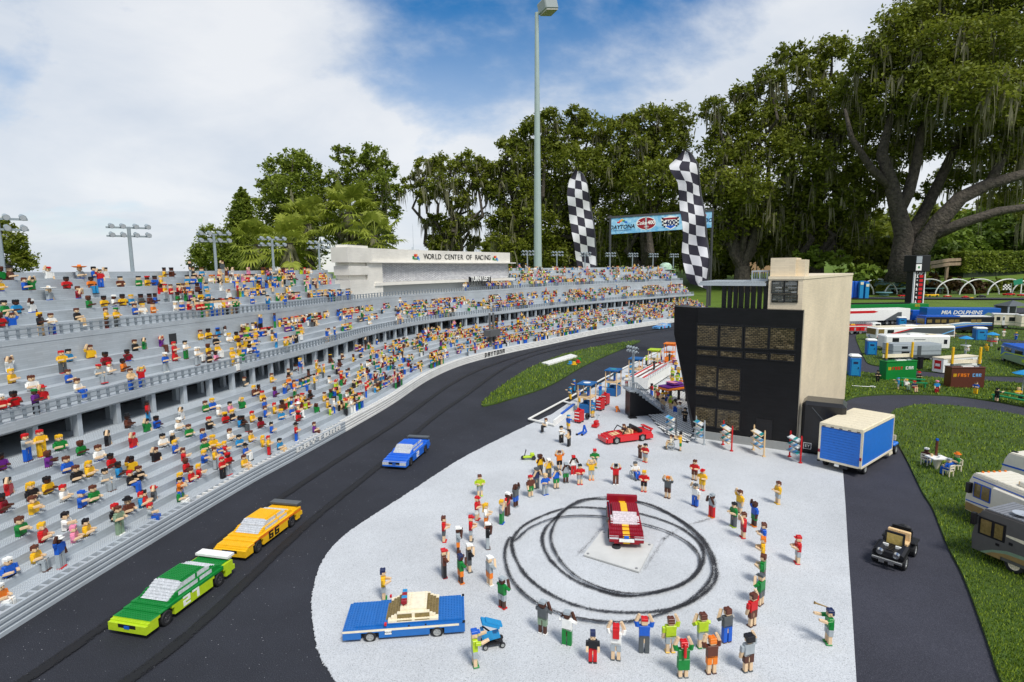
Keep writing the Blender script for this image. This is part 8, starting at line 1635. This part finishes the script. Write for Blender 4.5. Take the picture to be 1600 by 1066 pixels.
# ================================================================ TREES
LEAFS = {}; LEAFN, LEAFS_, MOSSK = 3.7, 0.46, 0.45
def leaf_mat(name, a, b, sc=0.5):
    M = bpy.data.materials.new(name); M.use_nodes = True; t = M.node_tree; bs = t.nodes['Principled BSDF']; bs.inputs['Roughness'].default_value = 0.55; bs.inputs['Specular IOR Level'].default_value = 0.25
    g = N(t, 'ShaderNodeNewGeometry'); n = N(t, 'ShaderNodeTexNoise', Scale=sc, Detail=3.0, Roughness=0.7); t.links.new(g.outputs['Position'], n.inputs['Vector'])
    rnd = N(t, 'ShaderNodeMath', operation='MULTIPLY_ADD'); t.links.new(g.outputs['Random Per Island'], rnd.inputs[0]); rnd.inputs[1].default_value = 0.55; rnd.inputs[2].default_value = -0.275
    ad = N(t, 'ShaderNodeMath', operation='ADD', use_clamp=True); t.links.new(n.outputs['Fac'], ad.inputs[0]); t.links.new(rnd.outputs[0], ad.inputs[1])
    mx = N(t, 'ShaderNodeMixRGB'); t.links.new(ad.outputs[0], mx.inputs[0]); mx.inputs[1].default_value = (*a, 1); mx.inputs[2].default_value = (*b, 1); t.links.new(mx.outputs[0], bs.inputs['Base Color'])
    tr = N(t, 'ShaderNodeBsdfTranslucent'); t.links.new(mx.outputs[0], tr.inputs['Color']); ms = N(t, 'ShaderNodeMixShader', Fac=0.38); t.links.new(bs.outputs[0], ms.inputs[1]); t.links.new(tr.outputs[0], ms.inputs[2]); out = [q for q in t.nodes if q.type == 'OUTPUT_MATERIAL'][0]; t.links.new(ms.outputs[0], out.inputs[0])
    return M
OAK = leaf_mat('oak_leaves', (0.058, 0.088, 0.008), (0.27, 0.30, 0.032)); CYP = leaf_mat('cypress_leaves', (0.075, 0.12, 0.012), (0.28, 0.34, 0.04)); BUSH = leaf_mat('bush_leaves', (0.025, 0.055, 0.006), (0.13, 0.19, 0.02)); LIGHT = leaf_mat('fresh_leaves', (0.08, 0.14, 0.012), (0.22, 0.30, 0.035)); PALML = leaf_mat('palm_leaves', (0.14, 0.19, 0.02), (0.38, 0.42, 0.06)); MOSS = leaf_mat('spanish_moss', (0.15, 0.145, 0.08), (0.28, 0.27, 0.16)); REDB = leaf_mat('red_bush_leaves', (0.05, 0.02, 0.012), (0.10, 0.07, 0.02))
BARK = mat('bark', (0.060, 0.050, 0.038), rough=0.9, noise=0.6, nscale=9.0, bump=1.0, bscale=14.0)
[setattr(q.inputs['Distance'], 'default_value', 0.06) for q in BARK.node_tree.nodes if q.type == 'BUMP']
def leaves(name, C, size, M, parent, asp=0.55, up=0.95):
    """one quad per leaf spray at each point of C"""
    C = np.asarray(C); n = len(C); d1 = rng.normal(size=(n, 3)); d1[:, 2] *= 0.7; d1 /= np.linalg.norm(d1, axis=1)[:, None]; d2 = rng.normal(size=(n, 3)); d2[:, 2] += up; d2 = np.cross(d1, d2); d2 /= np.linalg.norm(d2, axis=1)[:, None] + 1e-9
    s = size * (0.6 + 0.8 * rng.random((n, 1))); a = d1 * s; b = d2 * s * asp; V = np.stack([C - a, C - b * 0.9, C + a, C + b], 1)
    return link(name, np_mesh(name, V, np.arange(n * 4).reshape(-1, 4), [M]), parent)
def blob_points(c, r, n, squash=0.8, hollow=0.45):
    """leaf points in clumps on the shell of a lobe, thin inside"""
    k = max(7, int(n / 34)); d = rng.normal(size=(k, 3)); d /= np.linalg.norm(d, axis=1)[:, None]; d[:, 2] = d[:, 2] * 0.9 + 0.08; rad = hollow + (1.05 - hollow) * rng.random((k, 1)) ** 0.6; cl = d * rad
    P = np.repeat(cl, math.ceil(n / k), 0)[:n] + rng.normal(size=(n, 3)) * (0.07 + 0.12 * rng.random((n, 1))); P[:, 2] *= squash
    return np.array(c)[None] + P * r
def limb(b, p, q, r0, r1, wig=0.08, seg_=5):
    p, q = Vector(p), Vector(q); L = (q - p).length; pts = [p.lerp(q, i / seg_) + Vector(rng.normal(size=3)) * L * wig * (0 < i < seg_) for i in range(seg_ + 1)]
    b.tube(pts, [r0 + (r1 - r0) * i / seg_ for i in range(seg_ + 1)], 7)
def tree(name, lab, cat, base_u, D, blobs, size, dens, M=OAK, trunk=0.18, moss=0, group=None, squash=0.8, limbs=True, mossl=1.0, ground=0.0):
    """blobs: (u, v, radius px, dy) lobes of the crown; every lobe sits at its own distance D + dy"""
    base = AT(base_u, 420, D); t = thing(name, lab, cat, (base.x, base.y, ground), 0, group); off = Vector((base.x, base.y, ground)); pts = []; cs = []
    for u, v, r, dy in blobs:
        c = AT(u, v, D + dy); rr = r * PX(c); cs.append((c - off, rr)); n = int(LEAFN * dens * (r ** 1.75)); pts.append(blob_points(c - off, rr, n, squash))
    P = np.concatenate(pts); leaves('crown', P, size * LEAFS_, M, t)
    if trunk:
        b = MB(); zc = min(c.z - r * .5 for c, r in cs); fork = Vector((0, 0, max(0.8, zc * 0.75))); b.tube([(0, 0, -0.1), (0.02, 0, 0.3), (fork.x * .5, 0, fork.z * .6), fork], [trunk * 1.5, trunk * 1.1, trunk, trunk * .9], 9)
        for c, r in cs: limb(b, fork + Vector((0, 0, -rng.random() * fork.z * .2)), c + Vector((0, 0, r * .2)), trunk * .55, trunk * .10)
        b.build('trunk', BARK, t)
    if moss:
        ks = int(moss * MOSSK); low = P[rng.choice(len(P), ks)]; V = []; F = []
        for i in range(ks):
            p = low[i]; Lk = (0.25 + rng.random() ** 1.5 * 1.0) * mossl
            for j in range(6):
                x, y = p[0] + rng.normal() * .07, p[1] + rng.normal() * .07; L = Lk * (0.4 + 0.7 * rng.random()); w = 0.012 + rng.random() * 0.022; a = rng.random() * 3.14; dx, dy = math.cos(a) * w, math.sin(a) * w; sw = rng.normal() * .05; z = p[2] + rng.normal() * .05; o_ = len(V)
                V += [(x - dx * .6, y - dy * .6, z), (x + dx * .6, y + dy * .6, z), (x + dx + sw, y + dy, z - L * .4), (x - dx + sw, y - dy, z - L * .4), (x + sw * 1.8, y, z - L)]; F += [(o_, o_ + 1, o_ + 2, o_ + 3), (o_ + 3, o_ + 2, o_ + 4)]
        me = bpy.data.meshes.new('moss'); me.from_pydata(V, [], F); me.materials.append(MOSS); link('moss', me, t, 'stuff')
    return t
def palm(lab, u, vtop, D, n, r, trunk=True):
    c = AT(u, vtop, D); t = thing('fan_palm', lab, 'palm', (c.x, c.y, 0), 0, 'fan palms'); V, F = [], []; top = Vector((0, 0, c.z))
    for i in range(n):
        az = rng.random() * 2 * np.pi; el = R(-48 + 120 * rng.random() ** 0.8); d = Vector((math.cos(az) * math.cos(el), math.sin(az) * math.cos(el), math.sin(el))); L = r * (0.45 + 0.35 * rng.random()); hub = top + d * L; hub.z -= 0.25 * L * max(0, math.cos(el)) ** 2; sx = d.cross(Vector((0, 0, 1))); sx.normalize(); fz = d.cross(sx); o_ = len(V); V += [tuple(top), tuple(top + sx * 0.02), tuple(hub + sx * 0.02), tuple(hub)]; F.append((o_, o_ + 1, o_ + 2, o_ + 3)); k = 15
        for j in range(k):
            a_ = R(-115 + 230 * j / (k - 1)); e = d * math.cos(a_) + sx * math.sin(a_); fl = r * (0.42 + 0.1 * rng.random()) * (0.75 + 0.25 * math.cos(a_)); tip = hub + e * fl + Vector((0, 0, -fl * (0.25 + 0.3 * rng.random()))) - fz * 0.05; sd_ = e.cross(fz).normalized() * r * 0.035; mid = hub + e * fl * 0.55; o_ = len(V); V += [tuple(hub), tuple(mid + sd_), tuple(tip), tuple(mid - sd_)]; F.append((o_, o_ + 1, o_ + 2, o_ + 3))
    me = bpy.data.meshes.new('fronds'); me.from_pydata(V, [], F); me.materials.append(PALML); link('fronds', me, t)
    b = MB(); b.tube([(0, 0, -0.1), (0.03, 0, c.z * .5), (0, 0, c.z)], [0.16, 0.13, 0.12], 8); b.build('trunk', BARK, t)
    V, F = [], []
    for i in range(40): az = rng.random() * 2 * np.pi; h0 = c.z - rng.random() * r * .5; e = Vector((math.cos(az), math.sin(az), 0)); s_ = Vector((-e.y, e.x, 0)) * .05; o_ = len(V); p = Vector((0, 0, h0)) + e * .12; q = p + e * .25 + Vector((0, 0, -r * (.4 + .3 * rng.random()))); V += [tuple(p - s_), tuple(p + s_), tuple(q + s_), tuple(q - s_)]; F.append((o_, o_ + 1, o_ + 2, o_ + 3))
    me = bpy.data.meshes.new('dead_fronds'); me.from_pydata(V, [], F); me.materials.append(MOSS); link('dead_fronds', me, t)
GT = 'trees behind the race park'
tree('broadleaf_tree', 'dark broadleaf tree behind the upper seats at the left edge', 'tree', -30, 16, [(-35, 372, 42, 0), (2, 352, 16, 0), (14, 380, 22, -1), (38, 408, 20, 0), (5, 408, 32, 1), (-60, 400, 50, 0)], 0.10, 1.6, OAK, 0.2, 0, GT)
tree('conical_tree', 'dense conical evergreen left of the fan palms', 'tree', 382, 26, [(378, 300, 7, 0), (378, 311, 11, 0), (379, 325, 15, 0), (380, 340, 19, 0), (380, 356, 22, 0), (382, 374, 26, 0), (382, 392, 29, 0), (382, 412, 31, 0)], 0.13, 4.0, CYP, 0.2, 0, GT, 1.0)
tree('bushy_tree', 'low rounded green tree at the foot of the conical evergreen', 'tree', 330, 25, [(335, 370, 22, 0), (322, 392, 22, 0), (345, 395, 26, -1), (330, 412, 30, 0), (360, 408, 26, -1)], 0.13, 2.2, CYP, 0.15, 0, GT)
tree('cypress_tree', 'broad leafy tree behind the fan palms, its top left of the neighbouring one', 'tree', 462, 28, [(458, 252, 22, 0), (436, 270, 26, 0), (478, 268, 26, 0), (422, 290, 18, 0), (450, 298, 34, -1), (490, 300, 30, 0), (425, 325, 26, 0), (470, 335, 36, 1), (440, 355, 32, 0), (500, 345, 34, 0), (460, 395, 45, 0)], 0.17, 1.5, CYP, 0.25, 60, GT)
tree('cypress_tree', 'broad leafy tree behind the tallest fan palm', 'tree', 570, 28, [(536, 245, 18, 0), (582, 246, 22, 0), (560, 268, 26, 0), (604, 266, 20, 0), (530, 285, 24, 0), (585, 295, 30, -1), (612, 300, 18, 0), (555, 318, 32, 0), (600, 330, 24, 0), (540, 360, 34, 1), (585, 370, 30, 1)], 0.17, 1.4, CYP, 0.25, 120, GT)
tree('live_oak', 'airy moss-hung oak above the cream press building', 'tree', 700, 24, [(668, 262, 20, 0), (700, 258, 24, 0), (735, 258, 24, 0), (762, 264, 20, 0), (648, 285, 18, 0), (690, 290, 24, -1), (738, 285, 26, 0), (768, 295, 18, 0), (664, 310, 16, 0), (715, 315, 22, 0), (700, 345, 22, 0), (675, 345, 16, 0), (730, 345, 20, 0), (700, 375, 26, 0), (680, 385, 20, 0), (735, 380, 14, 1)], 0.15, 1.25, OAK, 0.2, 420, GT)
tree('live_oak', 'dense oak left of the tall street light pole', 'tree', 815, 24, [(800, 222, 22, 0), (830, 198, 22, 0), (815, 250, 32, 0), (850, 240, 34, 1), (785, 265, 22, 0), (800, 300, 36, 0), (845, 300, 40, 1), (785, 340, 30, 0), (830, 350, 42, 0), (800, 385, 40, 0), (850, 395, 44, 1)], 0.16, 1.35, OAK, 0.3, 500, GT)
tree('live_oak', 'tall oak right of the street light pole behind the smaller flag', 'tree', 900, 25, [(862, 190, 22, 0), (902, 185, 22, 0), (880, 220, 32, 0), (925, 205, 28, 0), (945, 235, 30, 0), (900, 260, 40, -1), (940, 285, 40, 0), (880, 310, 40, 0), (920, 345, 46, 0), (890, 390, 46, 1), (940, 390, 44, 1)], 0.16, 1.35, OAK, 0.3, 560, GT)
tree('live_oak', 'spreading oak behind the sponsor banner with long grey moss', 'tree', 1010, 24, [(975, 200, 26, 0), (1010, 190, 28, 0), (1052, 192, 32, 0), (990, 235, 36, 0), (1035, 235, 40, 0), (970, 275, 38, 0), (1015, 285, 44, -1), (1060, 270, 36, 1), (985, 330, 40, 0), (1030, 345, 44, 0), (975, 385, 44, 1), (1030, 395, 46, 1), (1070, 340, 36, 2)], 0.16, 1.3, OAK, 0.3, 700, GT)
tree('live_oak', 'oak between the taller flag and the giant oak, leaning left at its top', 'tree', 1160, 22, [(1115, 170, 22, 0), (1135, 200, 26, 0), (1165, 150, 24, 0), (1200, 128, 26, 0), (1180, 180, 34, 0), (1130, 240, 36, 0), (1185, 235, 42, 0), (1225, 175, 36, 1), (1115, 290, 40, 0), (1165, 295, 44, -1), (1140, 345, 42, 0), (1195, 340, 44, 0), (1120, 380, 36, 1), (1175, 385, 34, 1)], 0.15, 1.25, OAK, 0.3, 620, GT)
tree('live_oak', 'middle oak with bright lower foliage over the tan tower', 'tree', 1275, 22, [(1235, 90, 24, 1), (1262, 110, 28, 0), (1300, 80, 28, 0), (1285, 150, 38, 0), (1245, 200, 40, 0), (1310, 190, 44, 0), (1262, 255, 44, -1), (1320, 250, 44, 0), (1240, 305, 42, 0), (1300, 310, 46, -1), (1345, 300, 40, 0), (1255, 355, 40, 0), (1315, 365, 42, 0), (1225, 375, 34, 1)], 0.15, 1.25, OAK, 0.3, 600, GT)
# the giant oak: heavy leaning limbs, moss under a wide crown
def giant_oak():
    D = 19.0; big = [(1395, 55, 40, 0), (1435, 25, 46, 0), (1490, 5, 52, 0), (1550, -5, 56, 0), (1610, 0, 60, 0), (1360, 95, 34, 0), (1415, 95, 48, 0), (1475, 80, 54, -1), (1540, 75, 58, -1), (1600, 85, 62, 0), (1340, 145, 36, 1), (1390, 150, 46, 0), (1450, 145, 52, -1), (1515, 150, 54, -2), (1580, 160, 58, -1), (1640, 150, 60, 0), (1350, 200, 36, 1), (1410, 205, 44, 1), (1480, 215, 42, 1), (1550, 225, 46, 0), (1610, 235, 50, 0), (1370, 250, 32, 1), (1520, 265, 34, 2), (1590, 285, 36, 2), (1660, 230, 60, 0), (1480, 280, 26, 3), (1430, 235, 30, 1), (1395, 290, 24, 2), (1445, 300, 18, 2), (1560, 310, 26, 3), (1620, 330, 30, 3), (1350, 330, 22, 2)]
    t = tree('live_oak', 'giant live oak with thick leaning limbs filling the upper right', 'tree', 1412, D, big, 0.13, 1.25, OAK, 0, 1300, GT, mossl=1.15)
    o = Vector(t.location); b = MB(); q = lambda u, v, dy=0.0: AT(u, v, D + dy) - o
    b.tube([q(1408, 440), q(1410, 400), q(1412, 365), q(1402, 325), q(1392, 285), q(1378, 240), q(1390, 190), q(1400, 140)], [0.52, 0.36, 0.29, 0.25, 0.21, 0.17, 0.11, 0.05], 10)
    b.tube([q(1402, 335), q(1420, 300), q(1432, 255), q(1440, 200), q(1470, 140), q(1490, 80)], [0.20, 0.18, 0.15, 0.11, 0.07, 0.03], 8)
    b.tube([q(1418, 415), q(1440, 385, -.3), q(1468, 345, -.5), q(1500, 310, -.6), q(1545, 288, -.6), q(1600, 272, -.6), q(1680, 255, -.6)], [0.33, 0.29, 0.26, 0.22, 0.19, 0.15, 0.09], 9)
    b.tube([q(1412, 380), q(1440, 340, .5), q(1465, 290, .6), q(1490, 235, .6), q(1530, 170, .5), q(1570, 110, .4)], [0.23, 0.2, 0.17, 0.13, 0.09, 0.04], 8)
    b.tube([q(1450, 372, -.4), q(1500, 350, -.9), q(1560, 330, -1.0), q(1640, 318, -1.0)], [0.18, 0.16, 0.13, 0.08], 8)
    b.tube([q(1545, 290, -.6), q(1570, 240, -.4), q(1600, 180, -.2)], [0.16, 0.12, 0.05], 7); b.tube([q(1398, 300), q(1360, 262), q(1330, 215), q(1320, 170)], [0.15, 0.12, 0.09, 0.04], 7)
    b.build('trunk', BARK, t, smooth=True)
giant_oak()
palm('tallest fan palm with shaggy brown skirt', 545, 332, 21, 54, 1.25); palm('fan palm just left of the cream press building', 585, 368, 19, 46, 1.05); palm('fan palm left of the tallest one', 482, 350, 22, 46, 1.2); palm('low fan palm beside the conical evergreen', 402, 382, 20, 44, 1.05); palm('low fan palm behind the floodlights', 452, 380, 19, 44, 1.05)
# understory and far planting behind the park
def bush(name, lab, u, v, r, D, M, size, dens=2.0, w=1.6, group='shrubs beyond the race park'):
    c = AT(u, v, D); k = PX(c); t = thing(name, lab, 'shrub', (c.x, c.y, 0), 0, group); pts = [blob_points((dx * r * k * w, rng.normal() * .3, c.z + dz * r * k), r * k * s_, int(dens * r ** 1.7 * s_ * s_), 0.8) for dx, dz, s_ in ((-.7, -.15, .75), (0, 0, 1.0), (.7, -.1, .8), (-.3, -.5, .9), (.4, -.55, .9))]; leaves('foliage', np.concatenate(pts), size, M, t); b = MB(); [limb(b, (0, 0, -0.05), (dx * r * k, 0, c.z), 0.05, 0.02) for dx in (-.5, 0, .5)]; b.build('stems', BARK, t)
for e in (('bright shrub right of the tan tower roof', 1275, 400, 20, 21, LIGHT, .10), ('low light green shrub beside the giant oak trunk', 1345, 425, 18, 18, LIGHT, .09), ('dark shrub under the middle oak', 1225, 400, 26, 24, OAK, .12), ('dark shrub behind the taller flag', 1125, 415, 30, 24, OAK, .12), ('deep shade shrub left of the giant trunk', 1375, 395, 34, 22, OAK, .12), ('shrub right of the giant trunk', 1455, 395, 26, 26, BUSH, .12), ('bright shrub below the leaning limb', 1490, 375, 24, 30, LIGHT, .14), ('rounded shrub above the box hedge', 1560, 365, 30, 32, BUSH, .15), ('golden shrub far behind the leaning limb', 1540, 335, 24, 36, LIGHT, .16), ('shrub at the far right edge', 1620, 350, 34, 32, BUSH, .16), ('dark shrub far right above the hedge', 1590, 320, 32, 36, OAK, .17)): bush('shrub', *e)
for e in (('dark reddish shrub behind the hoops near the pylon', 1470, 440, 15, 20, REDB, .09), ('dark shrub behind the middle hoops', 1510, 445, 14, 20, REDB, .09), ('dark shrub behind the right hoops', 1560, 445, 15, 20.5, OAK, .09), ('dark shrub at the right end of the hoops', 1610, 445, 16, 20.5, OAK, .09), ('dark shrub at the giant oak foot', 1400, 430, 24, 20.5, OAK, .10), ('dark shrub behind the teal bench', 1345, 440, 14, 20, OAK, .09)): bush('shrub', *e)
a_, b_ = AT(1506, 425, 25), AT(1680, 415, 27); t = thing('box_hedge', 'long clipped dark green box hedge on the slope at right', 'hedge', a_, math.atan2((b_ - a_).y, (b_ - a_).x)); L = (b_ - a_).length; hh = 30 * PX(a_); P = np.stack([rng.random(9000) * L, rng.random(9000) * 1.2, rng.random(9000) * hh], -1); f = rng.integers(0, 3, 9000); P[f == 0, 1] = 0; P[f == 1, 2] = hh; P[f == 2, 0] = np.where(rng.random((f == 2).sum()) < .5, 0, L); P += rng.normal(size=P.shape) * .03; leaves('foliage', P, 0.07, CYP, t); b = MB(); b.box(0.05, L - .05, 0.05, 1.15, -0.6, hh - .05); b.build('core', mat('hedge_core', (0.012, 0.022, 0.006), rough=0.9), t)
WOOD = mat('fence_wood', (0.28, 0.20, 0.13), rough=0.8, noise=0.2, nscale=5); A_, B_, C2 = AT(1440, 426, 22), AT(1482, 419, 24.5), AT(1512, 418, 25.5); t = thing('wooden_fence', 'weathered two-rail wooden fence climbing towards the box hedge', 'fence', A_)
for p, q in ((A_, B_), (B_, C2)):
    for z in (6, 12.5): b = MB(); b.bar(p - A_ + Vector((0, 0, z * PX(p))), q - A_ + Vector((0, 0, z * PX(q))), 0.05, 0.13); b.build('rail', WOOD, t)
for p in (A_, B_, C2): b = MB(); q = p - A_; b.box(q.x - .05, q.x + .05, q.y + .04, q.y + .13, q.z - .6, q.z + 14.5 * PX(p)); b.build('post', WOOD, t)
P = AT(1188, 420, 27); t = thing('garden_wall', 'tan rendered wall glimpsed between the oaks behind the tower', 'wall', P); b = MB(); b.box(-1.6, 1.0, 0, 0.4, -1.2, 24 * PX(P)); b.build('face', mat('render_tan', (0.42, 0.27, 0.15), rough=0.8, noise=0.1, nscale=2), t)
# far wood that closes the view behind the trees
def far_wood():
    pts = []
    for u in range(1080, 1700, 22): c = AT(u, 375 + rng.normal() * 10, 40 + rng.random() * 6); pts.append(blob_points(c, 42 * PX(c), 1000, 1.1, .2))
    for u in range(760, 1100, 24): c = AT(u, 400 + rng.normal() * 8, 34 + rng.random() * 4); pts.append(blob_points(c, 26 * PX(c), 620, 1.1, .2))
    o = leaves('far_wood', np.concatenate(pts), 0.24, OAK, None); o['kind'] = 'stuff'; o['label'] = 'dark mass of far woodland behind the oaks'; o['category'] = 'woodland'
far_wood()
